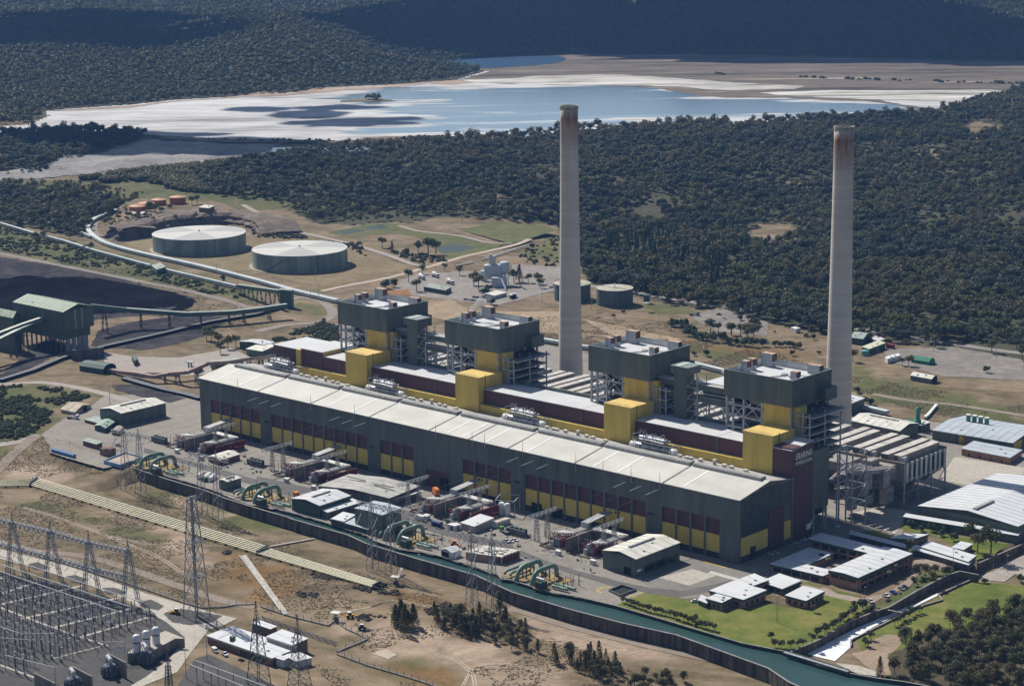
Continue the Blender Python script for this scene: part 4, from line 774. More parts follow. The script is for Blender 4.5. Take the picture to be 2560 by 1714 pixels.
# lightning masts and stay strings on the front eave
ORD = ('first','second','third','fourth','fifth','sixth','seventh','eighth','ninth','tenth','eleventh','twelfth'); mast_label = 'slender lightning mast on the hall eave, first from the far end'
pm = MB().box(-.16,-.16,0,.16,.16,9.3); m0 = None; mk = 0
for x in (.5,41.3,113.1,153.8,225,255.2,265.3,295.6,336.2,356.3,376.6,396.8):
    if m0 is None:
        m0 = thing('lightning_mast', mast_label, 'mast', (x,-.9,32.3), 0, 'lightning masts along the turbine hall eave')
        MB().tube([(x,-.9,32.3),(x,-.9,36.8),(x,-.9,41.6)], [.2,.16,.09], 6).build('mast_pole', galv, m0); MB().box(x-.25,-1.1,32.1,x+.25,.05,32.5).build('bracket', galv, m0)
    else: dup(m0, (x,-.9,32.3), label='slender lightning mast on the hall eave, ' + ORD[mk] + ' from the far end')
    mk += 1
# ---- bunker bays, deaerator wall, yellow service towers, boiler houses
TX = [95.0, 195.6, 317.0, 417.6]; BX = [66.0, 166.5, 287.4, 388.6]
wdesc = ['behind the far end of the hall', 'between the first and second yellow towers', 'between the second and third yellow towers', 'nearest the station name']
bays = [(68.0,TX[0]),(TX[0]+20,TX[1]),(TX[1]+20,TX[2]),(TX[2]+20,TX[3])]
for i, (a, b) in enumerate(bays):
    t = thing('bunker_bay', 'maroon coal bunker bay with white flat roof ' + wdesc[i], 'building', (a,48,30))
    if i == 0: a0 = 45
    else: a0 = a
    MB().box(a0,48,30,b,51.6,42.0).build('yellow_parapet', yellow, t)
    MB().box(a0,50.2,42.0,b,51.6,42.2).build('ledge', mat('tan_ledge',(.5,.38,.2),.8), t)
    MB().box(a,51.6,30,b,75,51.0).build('wall', mauve, t)
    x1 = b - 21 if i else b - 10
    MB().box(a,51.3,51,x1-.2,75,51.3).build('roof_panel', wroof_b, t); MB().box(x1+.2,51.3,51,b,75,51.3).build('roof_panel', wroof_b, t)
    MB().box(x1-.2,51.2,51,x1+.2,75,51.12).build('roof_gutter', steel_d, t)
    MB().box(x1-.5,51.2,42.2,x1+.5,51.6,51).build('downpipe', steel_d, t)
    if i: MB().box(a+1,75,44,b-1,76.5,53.2).build('rear_upstand', dgreen, t)
t = thing('bunker_end', 'tall maroon bunker end block with one yellow fin and a white roof', 'building', (18,50,0))
MB().box(18,51.4,0,42.5,82,52.4).build('wall', mauve, t); MB().box(46.5,51.4,0,67.6,82,53.6).build('wall', mauve, t)
MB().box(42.5,50.2,30,46.5,53.5,52.9).build('yellow_fin', yellow, t); MB().box(42.5,53.5,0,46.5,82,52.0).build('wall', mauve, t)
MB().box(17.8,51.2,52.4,46,82.2,52.8).build('roof_panel', wroof_b, t); MB().box(46,51.2,53.6,67.8,82.2,54.0).build('roof_panel', wroof_b, t)
MB().box(67.6,52,51.4,68.0,82,53.6).build('yellow_edge', yellow, t)
td = ['farthest of the four yellow towers behind the turbine hall', 'second yellow tower from the far end, left of the first chimney base', 'third yellow tower, standing right of the left chimney', 'yellow tower beside the maroon block that carries the station name']
for i, x in enumerate(TX):
    t = thing('service_tower', td[i].replace('left of the first','before the first').replace('right of the left','just past the first'), 'tower', (x,47,30), 0, 'yellow service towers')
    MB().box(x,47,30,x+20,69,58.8).build('lower_block', yellow, t); MB().box(x-.2,46.8,58.8,x+20.2,69,59.2).build('roof', yroof, t)
    MB().box(x-3.5,69.0,50,x+16,77,70.6).build('upper_block', yellow, t); MB().box(x+16,71.5,50,x+20.6,79,70.6).build('upper_wing', yellow, t)
    ra = MB()
    for k in range(11): ra.bar((x+.2+k*1.96,47.1,59.2),(x+.2+k*1.96,47.1,60.3),.09)
    ra.bar((x,47.1,60.3),(x+20,47.1,60.3),.1); ra.bar((x,47.1,59.8),(x+20,47.1,59.8),.08); ra.build('guard_rail', galv, t)
    MB().tube([(x+20.25,53,43),(x+20.25,53,60)],.22,6).build('ladder', steel_d, t)
# deaerator on the hall roof: long vessel, smaller vessel over it, pipes and frame
def deaerator():
    t = thing('deaerator', 'x', 'vessel', (0,0,0))
    MB().lathe((0,0,0),[(.4,0),(1.5,.5),(2.1,1.3),(2.1,5),(2.1,30.5),(2.1,33.2),(1.5,34.4),(.4,35)],16).build('lower_drum', mat('drum_grey',(.34,.35,.36),.4,.3,.4,metal=.5), t)
    for o in t.children: o.matrix_basis = Matrix.Rotation(pi/2,4,'Y'); 
    c = MB().lathe((0,0,0),[(.4,-.05),(1.55,.45),(2.18,1.25),(2.18,5.2)],16).build('white_end', white_p, t); c.matrix_basis = Matrix.Rotation(pi/2,4,'Y')
    c = MB().lathe((0,0,0),[(2.2,30.0),(2.2,33.2),(1.55,34.5),(.4,35.1)],16).build('white_end', white_p, t); c.matrix_basis = Matrix.Rotation(pi/2,4,'Y')
    c = MB().lathe((0,0,0),[(.4,6),(1.5,6.6),(1.5,26.5),(.4,27.2)],14).build('upper_drum', silver, t); c.matrix_basis = Matrix.Translation((0,.6,5.0)) @ Matrix.Rotation(pi/2,4,'Y')
    rd = random.Random(5); fr = MB()
    for k in range(7):
        for y in (-2.4,2.8): fr.bar((4+k*4.5,y,-2.2),(4+k*4.5,y,3.4),.22)
        fr.bar((4+k*4.5,-2.4,3.2),(4+k*4.5,2.8,3.2),.22)
    for y in (-2.4,2.8): fr.bar((4,y,3.2),(31,y,3.2),.25)
    fr.bar((2.6,-1,-2),(2.6,-1,6.5),.3); fr.bar((2.6,-1,6.5),(7,.5,7.6),.3); fr.bar((36,-2,-2),(36,-2,4),.2); fr.bar((36,2,-2),(36,2,4),.2); fr.bar((36,-2,4),(36,2,4),.2); fr.bar((31,2,4),(36,2,4),.2)
    fr.build('steel_frame', steel, t)
    pp = MB()
    for k in range(9): x = 7+k*2.2+rd.uniform(-.4,.4); z = 7+rd.uniform(-.3,1.2); pp.tube([(x,.6,6),(x,.6,z),(x+rd.uniform(.8,2),.6+rd.uniform(-1.5,1.5),z+.2),(x+1.8,rd.choice((-2,2.6)),3.4)],.28,7)
    pp.tube([(8,-1.6,4.4),(15,-1.6,4.6),(26,-1.6,4.2)],.45,8); pp.tube([(8,2.2,6),(20,2.2,6.2),(28,2.2,5)],.38,8)
    for k in range(5): pp.tube([(5.5+k*1.3,1,7),(5.5+k*1.3,1.1,9.2+rd.uniform(-.8,.8))],.16,5)
    pp.build('pipework', silver, t)
    return t
d0 = deaerator(); dn = ['nearest the far end of the hall roof', 'second from the far end, beyond the first yellow tower', 'third along the hall roof, past the second yellow tower', 'closest to the station name on the hall roof']
for i, x in enumerate((17.5, 118.5, 239.5, 340.0)):
    o = d0 if i == 0 else dup(d0)
    o.location = (x,43.4,39.2); o.matrix_basis = Matrix.Translation((x,43.4,39.2)); tag(o, 'silver deaerator drums with pipes, ' + dn[i], 'vessel', 'deaerators on the turbine hall roof')
# little ventilators on the rear slope
rv0 = None
for i in range(4):
    for vk, (dx, w_, h_) in enumerate(((41,2.6,1.9),(46,2.4,1.8),(49,2.4,1.8),(56,2.6,2.1),(66,1.6,3.4),(73,2.6,2),(78,2.6,1.9),(88,2.4,1.6))):
        x = TX[i]-78+dx - (2 if i else 0)
        if x > 440: continue
        y = 40.5 - (dx-41)*.03
        z = rz_(y)
        if rv0 is None:
            rv0 = thing('roof_ventilator', 'first small white ventilator in the row before the first yellow tower', 'ventilator', (x,y,z), 0, 'roof ventilators on the turbine hall')
            MB().cbox(x,y,z,1.6,1.6,1.0).build('base', groof, rv0); MB().cbox(x,y,z+1.0,2.5,2.3,.9).build('cowl', mat('cowl_cream',(.62,.58,.5),.6,.15,.4), rv0)
        else: dup(rv0, (x,y,z), scale=(w_/2.5, 1, h_/1.9), label=ORD[vk] + ' small white ventilator in the row before the ' + ORD[i] + ' yellow tower')
# ---- boiler house: clad box on open steelwork
def boiler():
    t = thing('boiler_house', 'x', 'building', (0,0,0)); W_, D_ = 47.0, 39.0
    MB().box(0,0,70.6,W_,.6,86).build('front_cladding', dgreen, t); MB().box(W_-.6,.6,70.6,W_,D_-.6,86).build('side_cladding', dgreen, t)
    MB().box(0,.6,70.6,.6,D_-.6,86).build('side_cladding', dgreen, t); MB().box(0,D_-.6,70.6,W_,D_,86).build('rear_cladding', dgreen, t)
    MB().box(.65,.65,82.2,W_-.65,D_-.65,82.8).build('roof', wroof_b, t); MB().box(.6,.6,70.6,W_-.6,D_-.6,70.9).build('floor_plate', steel_d, t)
    inn = MB(); inn.box(.6,.62,82.9,.72,D_-.62,86.02); inn.box(.72,D_-.74,82.9,W_-.62,D_-.62,86.02); inn.build('parapet_lining', mat('parapet_pale',(.52,.54,.53),.7,.12,.2), t)
    cp = MB(); cp.box(-.1,-.1,86.02,W_+.1,.75,86.25); cp.box(-.1,D_-.75,86.02,W_+.1,D_+.1,86.25); cp.box(-.1,.75,86.02,.75,D_-.75,86.25); cp.box(W_-.75,.75,86.02,W_+.1,D_-.75,86.25); cp.build('parapet_cap', mat('cap_green',(.16,.2,.18),.6), t)
    MB().box(W_,26.5,70.2,W_+4.5,D_-1,77.4).build('side_bay', dgreen, t)
    for k, (x, y, w_, d_, h_) in enumerate(((4.5,15,4,3.4,6.2),(4.8,20.5,4,3.4,6.6),(6.5,34.5,7.6,4,7.6),(38.5,35,8,3.4,5.2),(40,13,4,3.6,5.4))):
        v = MB().cbox(x,y,82.8,w_,d_,h_).build('louvre_vent', mat('vent_panel',(.55,.57,.6),.5,.15,.5), t)
        b = MB(); n_ = max(3,int(w_/1.1))
        for q in range(n_+1): b.bar((x-w_/2+q*w_/n_,y-d_/2-.04,82.9),(x-w_/2+q*w_/n_,y-d_/2-.04,82.8+h_),.14)
        for q in range(5): b.bar((x-w_/2,y-d_/2-.05,83+q*h_/4.2),(x+w_/2,y-d_/2-.05,83+q*h_/4.2),.14)
        b.build('vent_frame', mat('vent_slate',(.2,.21,.25),.6), v)
        MB().box(x+w_/2,y-d_/2,82.8+h_*.45,x+w_/2+.5,y+d_/2,82.8+h_-.1).build('rusty_hood', mat('rust',(.17,.075,.04),.9,.4,.5), v)
        MB().cbox(x,y,82.8+h_,w_+.3,d_+.3,.2).build('vent_cap', mat('cap_buff',(.5,.36,.28),.8,.3,.4), v)
    for x, y in ((15,7),(21,6.2),(27,21),(33,20)): MB().lathe((x,y,82.8),[(2.2,0),(2.3,.9),(1.9,1.1)],12).build('roof_fan', mat('fan_grey',(.42,.42,.41),.6,.2,.4), t)
    pp = MB(); pp.tube([(22,7,83.2),(29,19,83.2)],.3,6); pp.tube([(23,9,83.1),(38,6,83.1)],.22,6); pp.tube([(29,24,83.1),(40,26,83.1)],.22,6); pp.build('roof_pipe', groof, t)
    # steelwork under the box
    for x in (1.5,6,13.5,26,45.5):
        for y in (1.2,14,26,38): MB().box(x-.55,y-.55,0,x+.55,y+.55,70.6).build('steel_column', steel, t)
    for z in (46,53,59.5,66):
        fl = MB(); fl.box(1,1,z,13,37,z+.35); fl.box(13,25,z,46,37,z+.35); fl.build('platform', steel_d, t)
        g = MB()
        for y in (.9,14): g.bar((1,y,z+.4),(28,y,z+.4),.5,.9)
        for q in range(7): g.bar((1+q*2,.8,z+.6),(1+q*2,.8,z+1.8),.1)
        g.bar((1,.8,z+1.8),(13,.8,z+1.8),.12); g.bar((1,1,z+.4),(1,38,z+.4),.4,.8); g.build('floor_beam', steel, t)
    br = MB()
    for x0, x1, z0, z1 in ((6,13.5,46,53),(13.5,26,46,58),(13.5,26,59.5,70),(6,13.5,59.5,66)): br.bar((x0,.9,z0),(x1,.9,z1),.4); br.bar((x1,.9,z0),(x0,.9,z1),.4)
    br.build('bracing', steel, t)
    MB().box(14,12,6,44,37,70.5).build('furnace', mat('furnace_lagging',(.2,.18,.165),.8,.3,.3), t)
    MB().box(12,8,66.5,28,12,70.4).build('beige_duct', beige, t)
    wn = MB()
    for z in (53.5,60,63.6):
        for q in range(9): wn.box(14+q*1.4,7.4,z,14.9+q*1.4,7.7,z+2.6)
    o = wn.build('dark_louvre', dark, t); o['kind'] = 'stuff'; MB().box(13.6,7.7,53,27.5,12,66.5).build('inner_wall', mat('inner_grey',(.26,.26,.27),.8,.2,.3), t)
    rd = random.Random(9); ju = MB()
    for k in range(26): x = rd.uniform(2,13); y = rd.uniform(2,30); z = rd.uniform(40,66); ju.tube([(x,y,z),(x+rd.uniform(-3,5),y,z+rd.uniform(-1,1)),(x+rd.uniform(-3,5),y+rd.uniform(0,4),z+rd.uniform(-3,3))],rd.uniform(.2,.55),6)
    ju.build('pipework', mat('pipe_grey',(.3,.3,.31),.6,.3,.5), t)
    # platforms on the east side
    for z in (42,46.5,51,55.5,60,66):
        p = MB(); p.box(47.2,3,z,57 if z < 62 else 60,34,z+.3); p.build('side_platform', steel_d, t)
        g = MB()
        for y in (3,34): g.bar((47.2,y,z+.3),(57 if z < 62 else 60,y,z+.3),.35,.7)
        x1 = 57 if z < 62 else 60
        g.bar((x1,3,z+.3),(x1,34,z+.3),.35,.7)
        for q in range(13): g.bar((x1,3+q*2.58,z+.6),(x1,3+q*2.58,z+1.7),.09)
        g.bar((x1,3,z+1.7),(x1,34,z+1.7),.12); g.bar((47.2,3,z+1.7),(x1,3,z+1.7),.12); g.build('floor_beam', steel, t)
    for x, y in ((48.5,3),(52.5,3),(57,3),(48.5,18),(57,18),(48.5,34),(57,34)): MB().box(x-.35,y-.35,0,x+.35,y+.35,68).build('steel_column', steel, t)
    ju = MB()
    for k in range(34): x = rd.uniform(48,55); y = rd.uniform(5,32); z = rd.uniform(36,66); ju.tube([(x,y,z),(x+rd.uniform(-2,2),y+rd.uniform(2,5),z+rd.uniform(-1,1)),(x+rd.uniform(-2,2),y+rd.uniform(2,6),z+rd.uniform(-4,3))],rd.uniform(.2,.7),6)
    ju.build('pipework', MATS['pipe_grey'], t)
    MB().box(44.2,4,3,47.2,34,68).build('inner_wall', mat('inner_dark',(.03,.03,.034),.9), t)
    return t
b0 = boiler(); bl = ['at the far end, with the pale tanks behind it', 'second from the far end, with steam over its vents', 'third along, between the two chimneys', 'nearest the station name, before the second chimney']
for i, x in enumerate(BX):
    o = b0 if i == 0 else dup(b0)
    o.location = (x,68,0); o.matrix_basis = Matrix.Translation((x,68,0)); tag(o, 'dark green boiler house on steelwork, ' + bl[i], 'building', 'boiler houses of the station')
# lift towers and galleries between the paired boilers
for i in (0, 2):
    x0 = BX[i]+47; x1 = BX[i+1]; cx = x0 + 25 - 9; tl = 'between the two boilers at the far end' if i == 0 else 'between the two boilers nearer the station name'
    t = thing('transfer_tower', 'narrow dark green tower with wider head ' + tl, 'tower', (cx,71,40))
    MB().box(cx,71,45,cx+9.5,78,78).build('shaft', dgreen, t); MB().box(cx-1.6,69.6,78,cx+11.2,82,82.2).build('head', dgreen, t); MB().box(cx-1.7,69.5,82.2,cx+11.3,82.1,82.5).build('roof', mat('head_roof',(.22,.26,.24),.6,.2,.3), t)
    MB().box(cx+1.5,70,82.5,cx+4,81.8,82.7).build('roof_strip', wroof_b, t)
    st_ = MB()
    for z in (50,57,64,71):
        for a, b in (((cx+9.6,71),(cx+17,71)),((cx+17,71),(cx+17,80)),((cx+9.6,80),(cx+17,80))): st_.bar((*a,z),(*b,z),.3)
        st_.bar((cx+9.6,71,z),(cx+17,71,z+7),.25); st_.bar((cx+9.6,80,z+5),(cx+17,80,z-1),.25)
    for x, y in ((cx+17,71),(cx+17,80),(cx+9.8,80)): st_.bar((x,y,45),(x,y,78),.4)
    st_.build('stair_frame', steel, t)
    for z0, z1 in ((69.0,72.4),(62.0,65.3)):
        g = thing('gallery', ('upper' if z0 > 65 else 'lower') + ' dark green enclosed gallery linking the boilers ' + tl, 'gallery', (x0,75,z0))
        for a, b in ((x0-6,cx),(cx+9.5,x1+4)): MB().box(a,75,z0,b,81,z1).build('gallery_box', dgreen, g); MB().box(a,74.9,z1,b,81.1,z1+.2).build('gallery_roof', groof, g)
    f = thing('support_frame', 'grey braced steel columns holding the galleries ' + tl, 'frame', (x0,75,51)); k = 0; br = MB()
    xs = [x0+5,x0+14] + [cx+12,cx+22,cx+32.5] ; xs = [v for v in xs if v < x1-1] + [x1-2]
    for v in xs: MB().box(v-.45,75.4,45,v+.45,76.3,62).build('steel_column', steel, f)
    for a, b in zip(xs[:-1], xs[1:]):
        if b - a < 13: br.bar((a,75.8,51.5),(b,75.8,61.5),.35); br.bar((b,75.8,51.5),(a,75.8,61.5),.35)
    br.bar((x0,75.8,56),(cx,75.8,56),.3) if i else None
    o = br.build('bracing', steel, f); o['kind'] = 'stuff'
MB_ = MB().box(BX[3]-24,80,66,BX[3],100,72.2)
t = thing('annexe', 'flat white roofed green annexe against the boiler nearest the station name', 'annexe', (BX[3]-24,80,66)); MB_.build('wall', dgreen, t); MB().box(BX[3]-24.2,79.8,72.2,BX[3],100.2,72.6).build('roof', wroof_b, t); MB().lathe((BX[3]-6,92,72.6),[(1.6,0),(1.6,.8),(1,1.1)],12).build('roof_fan', groof, t)
# maroon end block with the station name
t = thing('name_block', 'maroon end block lettered ERARING POWER STATION in white', 'building', (450,48,0))
MB().box(437.7,47.6,0,450.3,68.2,52.6).build('wall', mauve, t); MB().add([(437.5,47.4,52.6),(450.5,47.4,52.6),(450.5,68.4,54.6),(437.5,68.4,54.6),(437.5,47.4,53),(450.5,47.4,53),(450.5,68.4,55),(437.5,68.4,55)],[(3,2,1,0),(4,5,6,7),(0,1,5,4),(1,2,6,5),(2,3,7,6),(3,0,4,7)]).build('roof', wroof_b, t)
MB().box(437.7,48,52.6,450.25,68.1,53.9).build('wall_top', mauve, t)
def lettering(name, txt, size, loc, rot, m, parent, w=None):
    c = bpy.data.curves.new(name, 'FONT'); c.body = txt; c.size = size; c.extrude = .04; c.offset = .035*size*.5; c.space_character = 1.05
    tmp = bpy.data.objects.new(name, c); me = bpy.data.meshes.new_from_object(tmp); bpy.data.objects.remove(tmp)
    xs = [v.co.x for v in me.vertices]; k = (w/(max(xs)-min(xs))) if w else 1
    M = Matrix.Translation(loc) @ rot
    for v in me.vertices: v.co = M @ Vector((v.co.x*k, v.co.y, v.co.z))
    o = bpy.data.objects.new(name, me); COL.objects.link(o); me.materials.append(m); o.parent = parent
    for v in me.vertices: v.co -= parent.matrix_basis.translation
    return o
face_e = Matrix(((0,0,1,0),(1,0,0,0),(0,1,0,0),(0,0,0,1)))
lettering('lettering', 'ERARING', 5.0, (450.36,51.2,46.9), face_e, wm, t, 15.6); lettering('lettering', 'POWER STATION', 3.0, (450.36,51.2,43.6), face_e, wm, t, 15.6)
MB().box(450.3,62.5,4.4,450.5,66.8,7.6).build('sign_board', wm, t); MB().box(450.3,67,6.4,450.5,68,8.8).build('sign_board', wm, t)
t = thing('green_end_wall', 'dark green end wall between the maroon name block and the precipitators', 'wall', (450,68,0)); MB().box(437.8,68.4,14,450.2,84,48.2).build('wall', dgreen, t)
fr = MB()
for x, y in ((450,70),(450,82),(462,90),(462,104),(449,104),(456,84)): fr.bar((x,y,0),(x,y,14 if x < 451 and y < 84 else 44),.7)
for z in (14,24,34,44):
    for a, b in (((450,90),(462,90)),((462,90),(462,104)),((462,104),(449,104)),((450,90),(449,104))): fr.bar((*a,z),(*b,z),.45)
for z in (14,24,34): fr.bar((462,90,z),(462,104,z+10),.35); fr.bar((450,90,z+10),(462,90,z),.35)
t = thing('stair_frame', 'open grey steel frame standing beside the green end wall', 'frame', (450,84,0)); fr.build('steel_frame', steel, t)
du = MB(); rd = random.Random(2)
for k in range(12): du.cbox(rd.uniform(436,454),rd.uniform(108,142),rd.uniform(2,18),rd.uniform(4,9),rd.uniform(4,9),rd.uniform(4,12))
for k in range(5): du.tube([(436+k*4,108,20+2*k),(438+k*4,120,26),(438+k*4,146,22)],1.6,8)
du.build('duct', mat('duct_grey',(.3,.28,.265),.75,.25,.3), t)
# ---- precipitators: grey casings with long parallel roof ridges on legs
esp_m = mat('precipitator_grey', (.30,.275,.25), .8, .2, .25, streak=True); esp_r = mat('precipitator_roof', (.52,.49,.44), .8, .2, .2)
def precipitator():
    t = thing('precipitator', 'x', 'precipitator', (0,0,0))
    MB().box(0,0,14,103,47,24.6).build('casing', esp_m, t)
    for k in range(10):
        x = 3 + (k//2)*20.8 + (k%2)*7.9; 
        r_ = MB().box(x,1.5 if k%3 else 3,24.6,x+4.9,45.5 if k%4 else 47.5,28.4).build('roof_ridge', esp_m, t)
        MB().box(x-.15,1.2 if k%3 else 2.7,28.4,x+5.05,45.8 if k%4 else 47.8,28.65).build('ridge_cap', esp_r, r_)
        MB().box(x+.5,.9 if k%3 else 2.4,25.2,x+4.4,1.5 if k%3 else 3,28.2).build('end_door', steel_d, r_)
    MB().box(-.2,-.2,24.6,103.2,1.0,25.6).build('parapet', mat('parapet_brown',(.3,.24,.19),.8), t); MB().box(0,46.6,24.6,103,47.3,26.2).build('parapet', esp_m, t)
    for k in range(5): MB().box(20.5+20.8*k-6.4,2,24.6,20.5+20.8*k-2.5,6,28).build('service_box', groof, t)
    for k in range(9):
        y = 2 + k*5.2; MB().box(103,y,13.2,103.5,y+2,25.2).build('rib', mat('rib_pale',(.56,.53,.49),.7), t)
        if k < 8: MB().box(103,y+2.2,15,103.2,y+5,23.5).build('access_door', dark if k%2 else mat('door_green',(.05,.08,.06),.6), t)
    hp = MB()
    for i in range(5):
        for j in range(3):
            x, y = 10.3+20.6*i, 8+15.6*j; a, b = 9.8, 7.4
            hp.add([(x-a,y-b,14),(x+a,y-b,14),(x+a,y+b,14),(x-a,y+b,14),(x-1,y-1,5.5),(x+1,y-1,5.5),(x+1,y+1,5.5),(x-1,y+1,5.5)],[(0,4,5,1),(1,5,6,2),(2,6,7,3),(3,7,4,0),(4,7,6,5)])
    hp.build('hopper', esp_m, t)
    for i in range(6):
        for y in (.5,15.5,31,46.5): MB().box(20.6*i-.4 if i else .1,y-.4,0,20.6*i+.4 if i else .9,y+.4,14).build('leg', steel, t)
    br = MB()
    for i in range(5): br.bar((20.6*i,0.3,0),(20.6*(i+.5),.3,7),.3); br.bar((20.6*(i+1),.3,0),(20.6*(i+.5),.3,7),.3); br.bar((20.6*i,.3,7),(20.6*(i+1),.3,7),.3)
    for j in range(3): y0 = .5+15.3*j; br.bar((102.8,y0,0),(102.8,y0+15.3,13),.3)
    br.bar((102.8,.5,7),(102.8,46.5,7),.35); br.build('bracing', steel, t)
    fd = MB()
    for k in range(4): fd.add([(8+k*24,-.1,24),(26+k*24,-.1,24),(26+k*24,-.1,15),(8+k*24,-.1,15),(10+k*24,-12,22),(22+k*24,-12,22),(22+k*24,-12,17),(10+k*24,-12,17)],[(0,1,5,4),(1,2,6,5),(2,3,7,6),(3,0,4,7),(4,5,6,7)])
    fd.build('inlet_duct', esp_m, t)
    return t
e0 = precipitator(); el = ['behind the far end boiler', 'behind the second boiler, before a chimney base', 'behind the third boiler', 'at the end of the row with ribbed end wall']
for i, x in enumerate((24,130,250,355.6)):
    o = e0 if i == 0 else dup(e0)
    o.location = (x,150,0); o.matrix_basis = Matrix.Translation((x,150,0)); tag(o, ('grey precipitator with parallel roof ridges ' + el[i]), 'precipitator', 'precipitators behind the boilers')
# ---- chimneys
def chimney_mat(name, x, y, seed, ang):
    m = bpy.data.materials.new(name); m.use_nodes = True; n = m.node_tree.nodes; l = m.node_tree.links; b = n['Principled BSDF']; b.inputs['Roughness'].default_value = .85
    g = n.new('ShaderNodeNewGeometry'); sp = n.new('ShaderNodeSeparateXYZ'); l.new(g.outputs['Position'], sp.inputs[0])
    def M(op, a, b_=0.0):
        q = n.new('ShaderNodeMath'); q.operation = op
        for k, v in enumerate((a, b_)):
            if isinstance(v, (int, float)): q.inputs[k].default_value = v
            else: l.new(v, q.inputs[k])
        return q.outputs[0]
    # formwork lifts: each ring its own grey
    lift = M('FLOOR', M('DIVIDE', sp.outputs[2], 3.1)); wn = n.new('ShaderNodeTexWhiteNoise'); wn.noise_dimensions = '1D'; l.new(M('ADD', lift, seed), wn.inputs['W'])
    line = M('LESS_THAN', M('FRACT', M('DIVIDE', sp.outputs[2], 3.1)), .13)
    t = n.new('ShaderNodeTexNoise'); t.inputs['Scale'].default_value = .09; t.inputs['Detail'].default_value = 8; mp = n.new('ShaderNodeMapping'); mp.inputs['Scale'].default_value = (1,1,.25); l.new(g.outputs['Position'], mp.inputs[0]); l.new(mp.outputs[0], t.inputs['Vector'])
    v = M('ADD', M('ADD', M('MULTIPLY', wn.outputs['Value'], .10), M('MULTIPLY', t.outputs['Fac'], .25)), M('MULTIPLY', line, -.05))
    r = n.new('ShaderNodeValToRGB'); l.new(v, r.inputs[0]); r.color_ramp.elements[0].position = 0; r.color_ramp.elements[0].color = (.42,.375,.33,1); r.color_ramp.elements[1].position = .33; r.color_ramp.elements[1].color = (.68,.61,.54,1)
    # rust run-off below the rim
    a = M('ADD', M('MULTIPLY', M('SUBTRACT', sp.outputs[0], x), cos(ang)/6), M('MULTIPLY', M('SUBTRACT', sp.outputs[1], y), sin(ang)/6))
    h = n.new('ShaderNodeMapRange'); l.new(sp.outputs[2], h.inputs[0]); h.inputs[1].default_value = 176; h.inputs[2].default_value = 201; h.inputs[3].default_value = 0; h.inputs[4].default_value = 1
    h2 = n.new('ShaderNodeMapRange'); l.new(sp.outputs[2], h2.inputs[0]); h2.inputs[1].default_value = 208; h2.inputs[2].default_value = 201; h2.inputs[3].default_value = .1; h2.inputs[4].default_value = 1
    t2 = n.new('ShaderNodeTexNoise'); t2.inputs['Scale'].default_value = .5; t2.inputs['Detail'].default_value = 6; mp2 = n.new('ShaderNodeMapping'); mp2.inputs['Scale'].default_value = (1,1,.09); l.new(g.outputs['Position'], mp2.inputs[0]); l.new(mp2.outputs[0], t2.inputs['Vector'])
    f = M('MULTIPLY', M('MULTIPLY', h.outputs[0], h2.outputs[0]), M('MULTIPLY', M('ADD', M('MULTIPLY', a, .45), .6), M('MULTIPLY', t2.outputs['Fac'], 1.9)))
    cl = n.new('ShaderNodeClamp'); l.new(f, cl.inputs[0]); mx = n.new('ShaderNodeMix'); mx.data_type = 'RGBA'; l.new(cl.outputs[0], mx.inputs[0]); l.new(r.outputs[0], mx.inputs[6]); mx.inputs[7].default_value = (.23,.095,.045,1)
    l.new(mx.outputs[2], b.inputs['Base Color']); return m
for k, (x, y, lb) in enumerate(((140,222,'tall tapering concrete chimney with rusty rim standing nearer the ash lake water'),(365,222,'tall tapering concrete chimney whose rust streak runs down from its rim, behind the station name'))):
    t = thing('chimney', lb, 'chimney', (x,y,0), 0, 'two concrete chimneys')
    pr = [(9.2,0),(8.85,15),(8.3,40),(7.7,70),(7.2,100),(6.75,135),(6.4,170),(6.2,200),(6.2,209)]
    MB().lathe((x,y,0), pr, 48).build('shaft', chimney_mat('chimney_concrete', x, y, k*50, -.9 if k else -.3), t, smooth=True)
    r_ = MB(); n_ = 40
    for q in range(n_):
        for rr in (6.2,6.45,6.45,5.4,5.4): pass
    r_.lathe((x,y,209.05), [(6.2,-2.2),(6.5,-2.0),(6.5,.5),(5.5,.5),(5.5,-.2)], 40).build('rim', mat('rim_concrete',(.36,.33,.27),.85,.3,.4), t)
    MB().lathe((x,y,209.0), [(5.4,-.1),(5.4,.06)], 32).build('flue_mouth', dark, t)
    p = MB(); p.cbox(x-9,y-3,0,5,6,8); p.build('base_hut', white_p, t)

